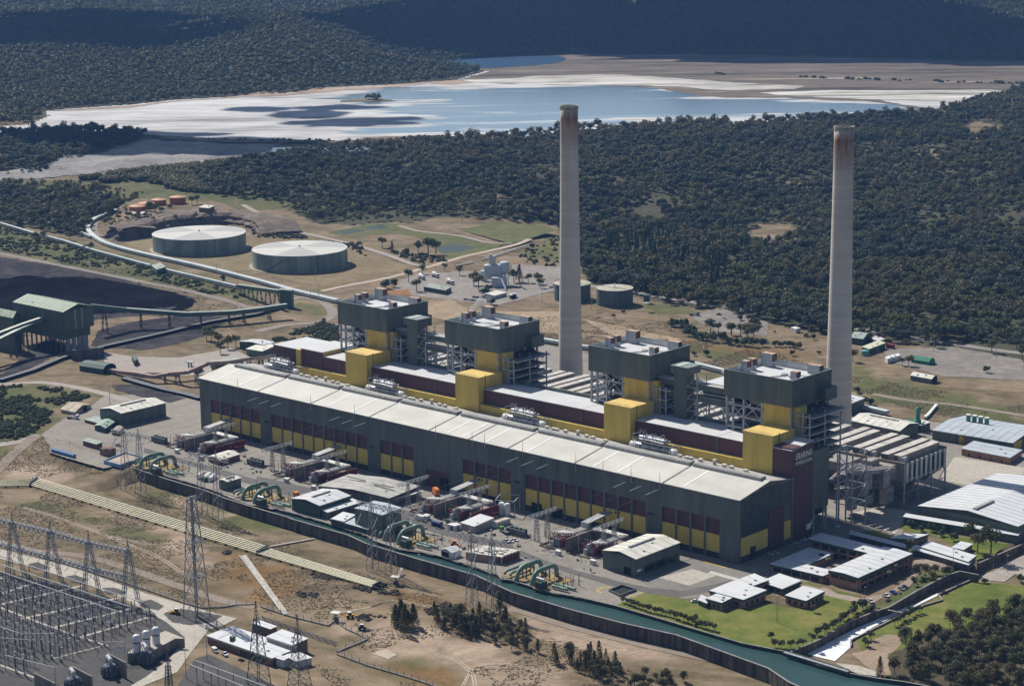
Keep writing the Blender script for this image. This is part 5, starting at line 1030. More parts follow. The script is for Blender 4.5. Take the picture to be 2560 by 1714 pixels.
# ================================================================ buildings, tanks and conveyors around the station
wgreen = mat('green_shed_wall', (.12,.145,.125), .65, .15, .25, streak=True)
dkgreen = mat('deep_green_wall', (.05,.085,.07), .65, .15, .25, streak=True)
roof_cream = mat('cream_roof', (.62,.61,.54), .6, .12, .15)
roof_gg = mat('grey_green_roof', (.30,.35,.31), .65, .15, .2)
roof_white = mat('bright_white_roof', (.60,.61,.62), .45, .06, .1)
roof_blue = mat('bluish_roof', (.44,.48,.52), .5, .1, .1)
brick = mat('brown_brick', (.23,.135,.095), .9, .25, .6)
brick_p = mat('salmon_brick', (.36,.21,.15), .9, .2, .6)
win = mat('window_glass', (.02,.025,.03), .15, .2, .4)
trim_g = mat('green_fascia', (.05,.095,.075), .6, .15, .3)
def shed(name, label, cat, fp, ridge=None, rise=0.0, wall=None, roof=None, z=0.0, over=.35, fascia=0.0, vent=False, group=None, panels=0, fm=None, trim=None):
    """near corner B, corners L and R at the eaves; ridge 'R' runs along B-R, 'L' along B-L"""
    B, L, R, h = fp; B, L, R = Vector(B), Vector(L), Vector(R); K = L + R - B; wall = wall or wgreen; roof = roof or roof_cream
    t = thing(name, label, cat, (B.x, B.y, z), 0, group); e = z + h
    if ridge == 'L': B, L, R, K = L, K, B, R            # turn so that the ridge runs from B-L side to R-K side
    b = MB().prism([tuple(B), tuple(R), tuple(K), tuple(L)], z, e)
    if ridge:
        m0, m1 = (B+L)/2, (R+K)/2
        b.add([(*B,e),(*L,e),(*m0,e+rise),(*R,e),(*K,e),(*m1,e+rise)],[(0,1,2),(5,4,3),(2,1,0),(3,4,5)])
    b.build('wall', wall, t)
    u = (R-B).normalized()*over; v = (L-B).normalized()*over; th_ = .22
    B2, L2, R2, K2 = B-u-v, L-u+v, R+u-v, K+u+v
    if ridge:
        n0, n1 = (B2+L2)/2, (R2+K2)/2; dz = rise*over/((L-B).length/2)
        for a, c in ((B2,R2),(L2,K2)):
            b = MB()
            N_ = max(1, panels)
            for k in range(N_):
                p0, p1, q0, q1 = a.lerp(c,k/N_), a.lerp(c,(k+1)/N_), n0.lerp(n1,k/N_), n0.lerp(n1,(k+1)/N_)
                vs_ = [(*p0,e-dz+.05),(*p1,e-dz+.05),(*q1,e+rise+.05),(*q0,e+rise+.05)]; vs_ += [(x,y,zz+th_) for x,y,zz in vs_]
                MB().add(vs_,[(3,2,1,0),(4,5,6,7),(0,1,5,4),(1,2,6,5),(2,3,7,6),(3,0,4,7)]).build('roof', roof, t)
        if vent: 
            p0, p1 = n0.lerp(n1,.22), n0.lerp(n1,.78); MB().bar((*p0,e+rise+.5),(*p1,e+rise+.5),1.3,.8).build('ridge_vent', vent_m, t)
    else:
        MB().prism([tuple(B2),tuple(R2),tuple(K2),tuple(L2)], e+.02, [e+.3, e+.3+rise, e+.3+rise, e+.3]).build('roof', roof, t)
    sb = MB(); n_ = max(2, int((R-B).length/5.5)); hr = (rise if ridge else 0)
    for k in range(1, n_):
        p, q = B2.lerp(R2,k/n_), L2.lerp(K2,k/n_)
        if ridge: m_ = (p+q)/2; sb.bar((*p,e+.3),(*m_,e+hr+.3),.14,.1); sb.bar((*m_,e+hr+.3),(*q,e+.3),.14,.1)
        elif rise == 0: sb.bar((*p,e+.33),(*q,e+.33),.14,.1)
    if sb.v: o = sb.build('roof_seam', mat('seam_grey',(.3,.3,.3),.7), t); o['kind'] = 'stuff'
    if h > 3.2 and (R-B).length > 9:
        for f0, f1 in ((.3,.35),(.62,.7)): p = B2 + (R2-B2)*f0 + (L2-B2)*f1*.5; MB().cbox(p.x,p.y,e+hr*f1*.8,1.1,1.1,.9).build('roof_cowl', groof, t)
    if fascia:
        f = MB(); cs = [B2,R2,K2,L2]
        for i in range(4): a, c = cs[i], cs[(i+1)%4]; f.bar((*a,e-fascia/2+.1),(*c,e-fascia/2+.1),.25,fascia)
        f.build('fascia', fm or trim_g, t)
    t['_f'] = 0; del t['_f']
    return t, (Vector(fp[0]), Vector(fp[1]), Vector(fp[2]), z, h)
def opening(t, info, face, f0, f1, z0, z1, m, name='door', proud=.12):
    """a door or window on the face toward L or R, between fractions f0 and f1 along it"""
    B, L, R, z, h = info; a, c = (B, L) if face == 'L' else (B, R); o = (R-B) if face == 'L' else (L-B); n_ = -(o.normalized())*proud
    p, q = a.lerp(c, f0)+n_*.2, a.lerp(c, f1)+n_*.2
    return MB().prism([tuple(p),tuple(q),tuple(q+n_),tuple(p+n_)], z+z0, z+z1).build(name, m, t)
def windows(t, info, face, n_, z0, z1, f0=.05, f1=.95, fill=.6, m=None, name='window'):
    for k in range(n_): a = f0+(f1-f0)*(k+.5-fill/2)/n_; c = f0+(f1-f0)*(k+.5+fill/2)/n_; opening(t, info, face, a, c, z0, z1, m or win, name)
t, i = shed('store_shed', 'dark green shed with cream roof and ridge vent in the yard before the hall', 'shed', ((421.5,-52.1),(398.7,-51.9),(421.4,-14.5),9.8), 'R', 1.9, dgreen, roof_cream, vent=True)
opening(t, i, 'L', .16, .36, 0, 4.2, dark); 
for k in range(3): opening(t, i, 'R', .2+k*.26, .43+k*.26, .8, 4.3, win, 'window')
MB().bar((424.2,-54.5,4.5), (424.2,-50.9,4.5), .1, 1.1).build('wall_graffiti', wm, t)
t, i = shed('workshop', 'long green workshop with pale roof standing off the far end of the hall', 'shed', ((-46.9,-31.1),(-69.2,-32.4),(-47.4,7.5),9.3), 'R', 2.0, wgreen, roof_cream, vent=True)
t, i = shed('hut', 'small tan gabled hut beside the scrub on the far bank', 'hut', ((-99.1,-32.2),(-113.4,-33.7),(-107.5,-12.1),2.1), 'L', 2.6, beige, mat('tan_roof',(.46,.38,.29),.8,.2,.3)); opening(t, i, 'R', .5, .75, 0, 3, dark)
t, i = shed('store', 'low flat roofed store with red doors in front of the green workshop', 'store', ((-60.4,-40.4),(-77.1,-40.0),(-62.0,-29.9),1.9), None, 0, mat('red_wall',(.2,.06,.05),.8), roof_gg)
t, i = shed('store', 'small deep green gabled store with striped roof beside the red doored store', 'store', ((-41.7,-48.7),(-53.2,-49.0),(-50.8,-34.1),3.3), 'R', 1.2, dkgreen, mat('striped_green',(.3,.42,.33),.6,.3,.8))
t, i = shed('store', 'rusty small cabin on the kerbed island by the striped green store', 'store', ((-29.3,-47.6),(-35.0,-48.5),(-36.1,-37.9),2.6), 'R', .8, brick, mat('rusty_white',(.42,.36,.31),.8,.3,.6))
t, i = shed('pump_hut', 'brown brick hut with pale flat roof beside the blue trough', 'hut', ((-11.5,-78.3),(-26.6,-78.1),(-13.2,-72.5),3.2), None, 0, brick, roof_gg); windows(t, i, 'L', 4, .8, 2.4)
t = thing('brick_tower', 'short brown brick silo tower by the brick hut', 'tower', (8.5,-83.6,0.0))
x_, y_ = (8.2,-83.9)
MB().lathe((x_,y_+2,0),[(3.6,0),(3.6,5.4)],14).build('drum', brick, t); MB().cbox(x_-4,y_+1,0,5,5,4.6).build('block', brick, t)
t = thing('water_trough', 'light blue open water trough at the start of the canal', 'trough', (30.7,-99.4,0.0))
a_, b_, c_ = Vector((21.6,-96.9)), Vector((38.2,-96.5)), Vector((32.6,-75.7))
blue = mat('trough_blue', (.16,.28,.47), .6, .2, .4); d_ = a_ + c_ - b_
for p, q in ((a_,b_),(b_,c_),(c_,d_),(d_,a_)): MB().bar((*p,1.2),(*q,1.2),.7,2.4).build('trough_wall', blue, t)
MB().prism([tuple(a_),tuple(b_),tuple(c_),tuple(d_)],.3,1.5).build('trough_floor', mat('trough_silt',(.38,.31,.24),.8), t)
t = thing('blue_pipe', 'bright blue pipe section lying by the fence left of the trough', 'pipe', (-29.9,-99.8,0.0)); MB().tube([(-29.0,-100.6,1.2),(-4.9,-100.5,1.2)], 1.25, 10).build('pipe_shell', mat('bright_blue',(.03,.15,.36),.5,.2,.3), t)
t, i = shed('kiosk', 'small green building with cream roof and ridge vent on the canal bank', 'kiosk', ((130.1,-85.8),(122.9,-86.3),(129.6,-74.5),5.5), 'R', .7, wgreen, roof_cream, vent=True)
t, i = shed('amenity_block', 'broad grey roofed workshop beside the row of transformers', 'building', ((231.9,-47.9),(180.6,-57.1),(227.5,-18.3),6.0), 'R', 1.6, dgreen, mat('dull_grey_roof',(.40,.39,.36),.7,.15,.15), panels=2)
MB().bar((184.6,-36.8,8.6),(199.8,-36.7,8.6),1.2,.6).build('ridge_vent', vent_m, t); MB().bar((208.5,-37.8,8.4),(222.7,-35.6,8.4),1.2,.6).build('ridge_vent', vent_m, t)
MB().bar((230.4,-44.2,4.2),(230.8,-19.8,4.2),3.2,.25).build('awning', roof_cream, t)
t, i = shed('canal_shed', 'green shed with bright white gabled roof beside the canal', 'shed', ((214.8,-87.4),(191.4,-88.1),(213.6,-61.9),7.2), 'R', 1.6, dkgreen, roof_white, vent=True)
t, i = shed('canal_annexe', 'lower white roofed annexe on the near side of the canal shed', 'shed', ((221.6,-87.3),(212.2,-85.3),(221.5,-60.9),4.4), None, 0, wgreen, roof_white); windows(t, i, 'R', 4, 1.2, 3.2)
t, i = shed('treatment_block', 'tall grey green block with bluish roof by the canal bend', 'building', ((268.5,-88.9),(246.8,-89.5),(266.6,-71.9),12.3), 'R', .6, wgreen, roof_blue)
t, i = shed('treatment_annexe', 'low white roofed annexe wrapping the foot of the tall grey green block', 'annexe', ((260.3,-92.0),(229.1,-92.0),(259.0,-81.4),3.0), None, 0, dkgreen, roof_blue)
t, i = shed('treatment_annexe', 'small white roofed lean-to between canal shed and grey green block', 'annexe', ((239.9,-91.9),(230.6,-92.7),(236.3,-79.5),3.6), None, .4, dkgreen, roof_white)
t, i = shed('switch_house', 'beige switch house with cluttered cream roof and maroon bays beside the canal', 'building', ((353.5,-82.3),(332.5,-88.3),(353.2,-67.6),4.0), None, 0, mat('pinkish_brick',(.33,.25,.2),.9,.15,.6), mat('flat_cream_roof',(.58,.55,.48),.7,.2,.3))
windows(t, i, 'R', 5, .3, 4.6, fill=.8, m=mat('maroon_bay',(.12,.03,.035),.7), name='maroon_bay'); windows(t, i, 'L', 3, .5, 4.4, f0=.03, f1=.3, fill=.7, m=MATS['maroon_bay'], name='maroon_bay')
rd = random.Random(8); B_, L_, R_, z_, h_ = i
for k in range(14):
    p = B_ + (L_-B_)*rd.uniform(.1,.85) + (R_-B_)*rd.uniform(.12,.85); MB().cbox(p.x,p.y,h_+.3,rd.uniform(1.2,3.2),rd.uniform(1,2),rd.uniform(.5,1.1),rd.choice((0,.3))).build('roof_plant', rd.choice((white_p, groof, roof_cream)), t)
# site huts and containers in the yard
def boxy(name, label, cat, tl, m, mr=None, doors=0, wins=0, roofname='roof'):
    t, i = shed(name, label, cat, tl, None, 0, m, mr or m, over=.05)
    if doors: opening(t, i, 'L', .3, .55, .1, 2.2, dark, 'door')
    if wins: windows(t, i, 'R', wins, .9, 1.9, fill=.35)
    return t
cw = mat('cabin_white', (.7,.7,.7), .55, .12, .4); cb = mat('container_blue', (.02,.04,.14), .5, .2, .5); cr = mat('container_red', (.22,.035,.03), .6, .25, .5)
boxy('site_cabin', 'white portable cabin by the blue tank with dark end', 'cabin', ((266.0,-54.6),(259.5,-54.5),(265.8,-52.0),2.8), cw)
boxy('site_cabin', 'short white cabin close beside the longer white cabin at the blast wall', 'cabin', ((265.6,-49.7),(262.2,-49.8),(265.6,-47.7),2.4), cw)
boxy('site_cabin', 'white cabin with two dark doors in front of the white lean roof', 'cabin', ((292.6,-55.2),(286.6,-55.5),(292.9,-50.9),2.7), cw, doors=1, wins=1)
boxy('site_cabin', 'long white cabin with windows in the open yard behind the white lean roof', 'cabin', ((306.5,-35.7),(303.2,-36.4),(306.5,-23.9),2.8), cw, mat('dirty_cream',(.5,.46,.4),.8), wins=4)
t, i = shed('open_shelter', 'long white sloping shelter roof in the middle of the yard', 'shelter', ((303.7,-51.2),(293.0,-50.7),(303.4,-35.0),3.8), None, 1.2, beige, roof_white)
t, i = shed('marquee', 'white open fronted marquee tent on the canal bank', 'tent', ((326.3,-92.9),(317.8,-92.6),(326.7,-85.7),3.4), 'R', 1.4, mat('tent_white',(.72,.72,.73),.7,.06), roof_white); opening(t, i, 'L', .25, .92, 0, 2.9, dark)
boxy('skip_box', 'small orange box container on the road beside the canal shed', 'container', ((173.3,-69.2),(170.1,-68.5),(173.8,-66.3),2.8), mat('orange_paint',(.68,.2,.03),.5,.15,.5))
boxy('store_box', 'green plant box standing by the blue tank and cabins', 'container', ((280.4,-48.3),(278.6,-48.4),(280.4,-46.9),2.2), mat('plant_green',(.04,.17,.09),.5,.15,.5))
t = thing('tank_skid', 'dark blue horizontal tank on a skid in the yard', 'tank', (276.7,-53.2,0.0)); MB().tube([(275.1,-55.6,1.9),(281.9,-55.4,1.9)],1.5,12).build('tank_shell', cb, t); MB().bar((274.3,-55.7,0.3),(281.8,-54.9,0.3),2.6,.5).build('skid', steel_d, t)
# ---- offices and gatehouse at the near right
t, i = shed('office_wing', 'low front wing of the courtyard office with white roof', 'office', ((501.3,3.1),(469.1,1.8),(501.6,13.4),3.8), None, 0, brick_p, roof_white, fascia=.9); windows(t, i, 'L', 5, .6, 2.6, fill=.8)
t, i = shed('office_wing', 'low west wing of the courtyard office, half shaded by the hall', 'office', ((484.5,2.4),(468.9,2.3),(484.4,38.4),3.7), None, 0, brick_p, roof_white, fascia=.9)
t, i = shed('office_block', 'two storey salmon brick office with white roof and green fascia', 'office', ((522.2,3.9),(504.4,4.5),(522.1,55.8),7.2), 'R', .5, brick_p, roof_white, fascia=1.4)
windows(t, i, 'L', 3, 4.0, 5.6, fill=.85); windows(t, i, 'R', 7, 3.9, 5.6, fill=.75); windows(t, i, 'R', 7, .5, 2.4, fill=.75); 
for k in range(8): opening(t, i, 'R', .02+k*.137, .035+k*.137, 0, 5.8, brick_p, 'pier', .5)
t, i = shed('office_block', 'rear two storey office range closing the courtyard, its far end in shade', 'office', ((504.7,42.3),(465.4,43.0),(504.5,54.2),7.0), None, .2, brick_p, roof_white, fascia=1.4); windows(t, i, 'L', 6, .6, 2.6, fill=.7); windows(t, i, 'L', 6, 3.8, 5.6, fill=.7)
t, i = shed('link_canopy', 'white walkway canopy running from the office to the gatehouse', 'canopy', ((506.8,73.8),(470.8,75.5),(504.2,78.5),3.0), None, 0, steel_d, roof_white, over=.6)
t, i = shed('gatehouse', 'long gatehouse with stepped white roof and green fascia', 'gatehouse', ((546.1,72.7),(513.7,78.7),(544.1,84.2),3.6), None, 0, trim_g, roof_white, fascia=.9); windows(t, i, 'L', 6, .8, 2.4)
t, i = shed('gate_canopy', 'low white canopy in front of the gatehouse', 'canopy', ((547.8,70.0),(510.2,74.8),(545.8,77.0),2.8), None, 0, steel_d, roof_white)
t, i = shed('store', 'small brick store with white roof beside the rear lawn', 'store', ((502.9,89.1),(492.4,82.5),(504.3,101.6),3.2), None, 0, brick_p, roof_white, fascia=.7)
t, i = shed('store', 'square white roofed brick store on the paved court', 'store', ((532.9,90.6),(526.2,90.3),(531.3,102.8),3.0), None, 0, brick_p, roof_white)
for lb, fp, rise in (('near low piece of the lawn building with white roof', ((487.0,-65.2),(477.6,-64.9),(486.5,-55.1),4.2), 0),('middle piece of the lawn building under a wide white roof', ((493.3,-55.4),(472.3,-55.2),(493.9,-36.9),4.6), .3),
    ('rear piece of the lawn building with white roof and a notch', ((484.4,-40.8),(473.0,-36.8),(485.5,-23.3),4.8), 0),('raised centre of the lawn building with grey green clerestory', ((496.2,-25.9),(481.5,-23.8),(496.8,-10.3),3.2), .5),('end piece of the lawn building in salmon brick by the lamp post', ((517.1,-35.3),(504.8,-35.1),(516.3,-18.3),4.1), .3)):
    t, i = shed('lawn_building', lb, 'building', fp, None, rise, brick_p if 'clerestory' not in lb else wgreen, roof_white, fascia=1.0); windows(t, i, 'L', 3, .8, 2.6, fill=.45); windows(t, i, 'R', 4, .8, 2.6, fill=.35)
t, i = shed('entry_box', 'tiny green porch box beside the white car and lawn building', 'porch', ((479.2,-67.1),(473.1,-65.8),(475.7,-60.2),2.6), None, 0, trim_g, roof_white)
whf = ((542.6,131.7),(480.3,130.7),(542.6,131.7),8.4)
B_, L_ = Vector(whf[0]), Vector(whf[1]); bk = Vector((480.9,219.1))
t, i = shed('warehouse', 'huge white roofed green warehouse at the right edge of the yard', 'warehouse', (tuple(B_), tuple(L_), tuple(B_+bk-L_), whf[3]), 'R', 3.2, wgreen, roof_white, vent=False, panels=3)
MB().bar((513.6,135.4,12.2),(513.2,156.4,12.2),2.2,.8).build('ridge_vent', vent_m, t)
t, i = shed('warehouse_annexe', 'white lean-to roof along the front of the big warehouse', 'annexe', ((544.5,128.6),(478.0,118.9),(543.4,133.3),4.2), None, .5, wgreen, roof_white, fascia=.8)
f4 = ((448.6,296.1),(392.8,291.6),(445.3,342.7),6.1)
t, i = shed('maintenance_hall', 'dark bayed maintenance hall with bluish white roof and green stacks behind', 'building', f4, 'L', 2.4, dgreen, roof_blue, panels=4)
windows(t, i, 'L', 6, .5, 6.5, f0=.36, f1=.98, fill=.9, m=wgreen, name='wall_panel'); opening(t, i, 'L', .58, .66, .5, 6, yellow, 'yellow_panel'); opening(t, i, 'R', .05, .3, .5, 6, yellow, 'yellow_panel')
stk = None; sk_ = 0
for x_, y_, z_ in ((402.8,319.9,6.0),(407.0,320.4,6.0),(411.6,320.4,6.0),(416.2,320.4,6.0)):
    if stk is None:
        stk = thing('vent_stack', 'first green vent stack in the row of four behind the maintenance hall', 'stack', (x_,y_,0), 0, 'green vent stacks'); MB().lathe((x_,y_,0),[(1.5,0),(1.5,12.6)],12).build('stack_shell', mat('stack_green',(.07,.25,.17),.5,.15,.4), stk); MB().lathe((x_,y_,12.6),[(1.7,0),(1.7,.5)],12).build('stack_rim', white_p, stk)
    else: sk_ = sk_+1; dup(stk, (x_,y_,0), label=ORD[sk_]+' green vent stack in the row of four behind the maintenance hall')
t, i = shed('store_block', 'single storey brown brick block with white flat roof before the maintenance hall', 'building', ((461.6,269.4),(427.3,269.6),(458.3,290.6),4.3), None, 0, brick_p, roof_blue); windows(t, i, 'L', 4, .3, 2.3, fill=.12)
t, i = shed('plant_building', 'cream roofed green building close behind the right chimney', 'building', ((380.2,271.8),(340.3,274.7),(378.8,296.9),7.5), 'L', 2.4, wgreen, roof_cream, vent=True)
t, i = shed('plant_building', 'green building with bright roof just right of the right chimney', 'building', ((316.1,311.9),(299.7,314.8),(314.8,331.5),8.1), None, 0, dgreen, roof_white)
t, i = shed('plant_building', 'small white roofed hut behind the green tower', 'hut', ((378.5,301.7),(370.5,303.8),(378.3,313.0),5), None, 0, dgreen, roof_white)
t = thing('scrubber', 'bright green vessel tower with a round green tank beside it', 'tower', (373.7,305.0,0.0)); x_, y_ = (373.5,304.9)
gv_ = mat('vessel_green', (.05,.26,.19), .5, .15, .4); MB().lathe((x_,y_,0),[(2.4,0),(2.4,7),(1.5,8.5),(1.5,15.5),(.6,16.6)],16).build('vessel', gv_, t); x2_, y2_ = (369.1,303.3); MB().lathe((x2_,y2_,0),[(4.2,0),(4.2,6),(.5,7)],18).build('round_tank', gv_, t)
# far yard right of the right chimney
t, i = shed('depot_shed', 'green walled depot shed with twin grey gables by the forest road', 'shed', ((198.4,509.6),(187.1,508.5),(192.3,531.9),5), 'L', 2.4, dkgreen, roof_gg)
t, i = shed('depot_shed', 'long low shed with greenish cream roof in the far yard', 'shed', ((220.6,483.9),(211.7,488.1),(219.0,509.9),4.2), None, .4, dkgreen, mat('lime_cream_roof',(.52,.55,.4),.7,.15,.3))
boxy('container', 'red and white containers parked end to end by the depot shed', 'container', ((206.9,517.9),(194.6,525.2),(207.8,529.4),3), mat('faded_red',(.36,.2,.18),.7,.3,.4), roof_white)
boxy('container', 'dark red container beside the cream roofed far shed', 'container', ((224.3,511.9),(217.5,513.2),(224.1,515.9),3), cr)
boxy('trailer', 'long white trailer box parked in the far yard', 'trailer', ((248.8,466.2),(243.6,470.3),(249.5,483.8),3.4), cw)
t = thing('tunnel_shelter', 'bright green arched tunnel shelter in the far yard', 'shelter', (273.6,477.5,0.0)); a_, b_ = Vector((261.1,484.5)), Vector((276.4,484.7)); nn = Vector((-(b_-a_).y,(b_-a_).x)).normalized(); gr_ = mat('canvas_green', (.02,.2,.11), .6, .15, .3)
for k in range(8):
    p, q = a_.lerp(b_,k/8+.004), a_.lerp(b_,(k+1)/8-.004); m_ = MB(); P = [(-5,0),(-4.4,2.6),(-2.6,4.4),(0,5),(2.6,4.4),(4.4,2.6),(5,0)]
    m_.add([(p.x+nn.x*u,p.y+nn.y*u,w_) for u,w_ in P]+[(q.x+nn.x*u,q.y+nn.y*u,w_) for u,w_ in P],[(j,j+1,j+8,j+7) for j in range(6)]+[tuple(range(6,-1,-1)),tuple(range(7,14))]); m_.build('canvas_bay', gr_, t)
t, i = shed('barn', 'isolated grey shed with cream roof and dark end on the slope', 'shed', ((309.7,428.4),(291.5,429.4),(308.5,438.8),3.5), 'L', 1.6, mat('slate_wall',(.15,.16,.18),.7), roof_cream); opening(t, i, 'R', .1, .9, 0, 4, dark)
t = thing('round_tank', 'small turquoise water tank in the far yard', 'tank', (219.4,480.4,0.0)); MB().lathe((219.4,480.4,0.0),[(3.0,0),(3.0,3.6),(.4,4.4)],16).build('tank_shell', mat('turquoise',(.12,.34,.33),.5,.1), t)
# ---- big round tanks with faceted roofs, light and shade put into the facet colours
def big_tank(x, y, r, h, label, seed):
    t = thing('water_tank', label, 'tank', (x,y,0), 0, 'large covered water tanks'); rd = random.Random(seed); n_ = 24
    sh_ = mat('tank_green', (.19,.25,.22), .6, .15, .12, streak=True); sh2 = mat('tank_pale', (.26,.31,.27), .6, .15, .12, streak=True)
    for k in range(n_):
        a0, a1 = 2*pi*k/n_, 2*pi*(k+1)/n_; m_ = MB(); s_ = [a0+(a1-a0)*j/4 for j in range(5)]
        m_.add([(x+cos(a)*r,y+sin(a)*r,0) for a in s_]+[(x+cos(a)*r,y+sin(a)*r,h) for a in s_],[(j,j+1,j+6,j+5) for j in range(4)]); m_.build('shell_plate', sh2 if (k*7+seed)%5 in (0,1) else sh_, t)
    for k in range(12):
        a0, a1 = 2*pi*(k+.5)/12, 2*pi*(k+1.5)/12; m_ = MB(); s_ = [a0+(a1-a0)*j/6 for j in range(7)]
        m_.add([(x,y,h+2.0)]+[(x+cos(a)*(r-.5),y+sin(a)*(r-.5),h+.15) for a in s_],[(0,j,j+1) for j in range(1,7)])
        m_.build('roof_segment', mat('seg_shaded',(.40,.395,.375),.5,.06,.05) if k in (1,2,5,6,9,10) else mat('seg_lit',(.60,.58,.52),.4,.05,.05), t)  # two painted tones stand in for sunlit and shaded facets
    MB().lathe((x,y,h-.1),[(r+.25,-.3),(r+.25,.3),(r-.5,.3)],72).build('rim', mat('rim_pale',(.5,.53,.5),.6), t)
    MB().lathe((x,y,h+2),[(.9,0),(.9,1)],10).build('roof_vent', steel_d, t); MB().lathe((x,y,.02),[(r+3.4,0),(r+3.4,.25),(r,.25)],64).build('base_apron', mat('apron_tan',(.38,.31,.22),.9), t)
    a = -.9; P_ = []
    for j in range(9): P_.append((x+cos(a-.02*j*4)*(r+.5),y+sin(a-.02*j*4)*(r+.5),h*(1-j/8)))
    MB().tube(P_,.35,5).build('stair', steel_d, t); MB().tube([(x+cos(-.35)*(r+.3),y+sin(-.35)*(r+.3),0),(x+cos(-.35)*(r+.3),y+sin(-.35)*(r+.3),h)],.3,6).build('downpipe', steel_d, t)
big_tank(*(-589.1,478.7,48.0), 16.5, 'pale green covered water tank with lit and shaded roof facets, nearer the rock cutting', 1)
big_tank(*(-432.8,477.9,46.8), 16.5, 'pale green covered water tank with lit and shaded roof facets, nearer the station', 3)
ot = None
for k, (p, r_) in enumerate((((-783.3,548.7,12.8),9.5),((-796.0,570.8,12.5),9.2),((-805.6,596.2,12.7),8.6),((-795.3,615.4,12.5),9.4))):
    o_ = mat('orange_tank', (.42,.15,.07), .6, .15, .1); r_ *= .98; t = thing('oil_tank', ['orange oil tank at the front of the row, beside a pale slab','second orange oil tank in the row behind the rock cutting','third orange oil tank, half hidden by trees','tallest orange oil tank at the back end of the row'][k], 'tank', p, 0, 'orange oil tanks'); h_ = 8 if k == 3 else 6
    MB().lathe(p,[(r_,-2),(r_,h_)],36).build('shell', o_, t); MB().lathe((p[0],p[1],p[2]+h_),[(r_+.3,-.3),(r_+.3,.2),(.6,2.0)],36).build('roof', mat('orange_roof',(.52,.25,.13),.6,.12,.1), t)
t, i = shed('slab_roof', 'pale concrete slab shelter in front of the orange tanks', 'shelter', ((-754.8,532.2),(-770.4,525.2),(-766.8,546.7),14), None, 0, beige, mat('slab_pale',(.55,.52,.46)), z=0)
t, i = shed('hut', 'small white roofed hut on the crest above the rock cutting', 'hut', ((-709.5,590.9),(-723.9,588.2),(-719.2,606.8),18), None, 0, brick, roof_cream)
def open_tank(c, h, label):
    x, y, r = c; t = thing('settling_tank', label, 'tank', (x,y,0), 0, 'open topped green tanks'); g_ = mat('tank_slate', (.11,.145,.145), .65, .2, .15, streak=True)
    n_ = 16
    for k in range(n_):
        a0, a1 = 2*pi*k/n_, 2*pi*(k+1)/n_; s_ = [a0+(a1-a0)*j/4 for j in range(5)]
        MB().add([(x+cos(a)*r,y+sin(a)*r,0) for a in s_]+[(x+cos(a)*r,y+sin(a)*r,h) for a in s_]+[(x+cos(a)*(r-.4),y+sin(a)*(r-.4),h) for a in s_]+[(x+cos(a)*(r-.4),y+sin(a)*(r-.4),h-5) for a in s_],[(j,j+1,j+6,j+5) for j in range(4)]+[(j+5,j+6,j+11,j+10) for j in range(4)]+[(j+10,j+11,j+16,j+15) for j in range(4)]).build('shell_plate', g_, t)
    MB().lathe((x,y,h-4.5),[(r-.4,0),(r-.4,.1),(1,.3)],32).build('liquor', mat('tank_liquor',(.2,.24,.27),.2,.1), t)
    MB().lathe((x,y,h),[(r+.3,-.4),(r+.3,.1),(r-.5,.1)],48).build('rim', mat('rim_buff',(.42,.40,.31),.7), t); MB().bar((x-r,y,h+.3),(x+r,y,h+.3),1,.4).build('bridge', galv, t); MB().tube([(x,y,h-4),(x,y,h+4)],.4,6).build('drive_post', white_p, t)
open_tank((-64.0,518.2,16.1), 14.5, 'open topped dark green tank standing clear to the right of the left chimney'); open_tank((-108.1,512.1,16.3), 14.5, 'open topped dark green tank mostly hidden behind the left chimney')
t = thing('round_tank', 'small dark green tank beside the open topped tank', 'tank', (-44.5,538.7,0.0)); MB().lathe((-44.5,538.7,0.0),[(2.9,0),(2.9,7.6)],18).build('tank_shell', mat('tank_slate',(.1,.13,.13)), t); MB().lathe((-20.2,508.2,7.6),[(3.1,0),(3.1,.3)],18).build('lid', roof_gg, t)
# ---- concrete batching plant
t = thing('batching_plant', 'pale blue grey concrete batching plant with clustered silos', 'plant', (-202.9,512.6,0.0)); sg = mat('silo_grey', (.50,.53,.58), .6, .12, .2, streak=True); zb = 17.4
for k, u in enumerate((625,700,775,840)): x_, y_ = (-208.2,518.3); p = Vector((-215.0,516.2)).lerp(Vector((-207.0,522.6)), k/3); MB().lathe((p.x,p.y,5),[(1.2,0),(3.6,3),(3.6,zb-4),(1.5,zb-3)],16).build('silo', sg, t)
for u, hz_ in (((-213.0,517.8),28.5),((-210.2,520.0),27.2)): MB().lathe((*u,zb-2),[(1.6,0),(1.6,hz_-zb-1),(2.0,hz_-zb),(1.2,hz_-zb+2)],12).build('cyclone', sg, t)
x_, y_ = (-202.9,525.9); zs = 20.7; MB().lathe((x_,y_,9),[(1,0),(4.4,4),(4.4,zs-9),(3.6,zs-8.2)],18).build('silo', sg, t)
for a in range(4): MB().bar((x_+3.4*cos(a*pi/2+.7),y_+3.4*sin(a*pi/2+.7),0),(x_+3.2*cos(a*pi/2+.7),y_+3.2*sin(a*pi/2+.7),14),.5).build('silo_leg', steel, t)
x_, y_ = (-199.6,515.2); MB().cbox(x_,y_,0,14,9,9,.7).build('mixer_house', sg, t); MB().bar((x_+6,y_-4,9),(x_+17,y_-10,1),1.4,.8).build('belt', sg, t); x_, y_ = (-230.8,527.1); MB().lathe((x_,y_,0),[(3.2,0),(3.2,10)],14).build('side_tank', sg, t)
boxy('site_office', 'low pale office under the batching plant', 'office', ((-161.3,467.7),(-176.0,470.0),(-163.0,485.2),3), mat('office_blue_grey',(.42,.45,.5),.6), roof_cream)
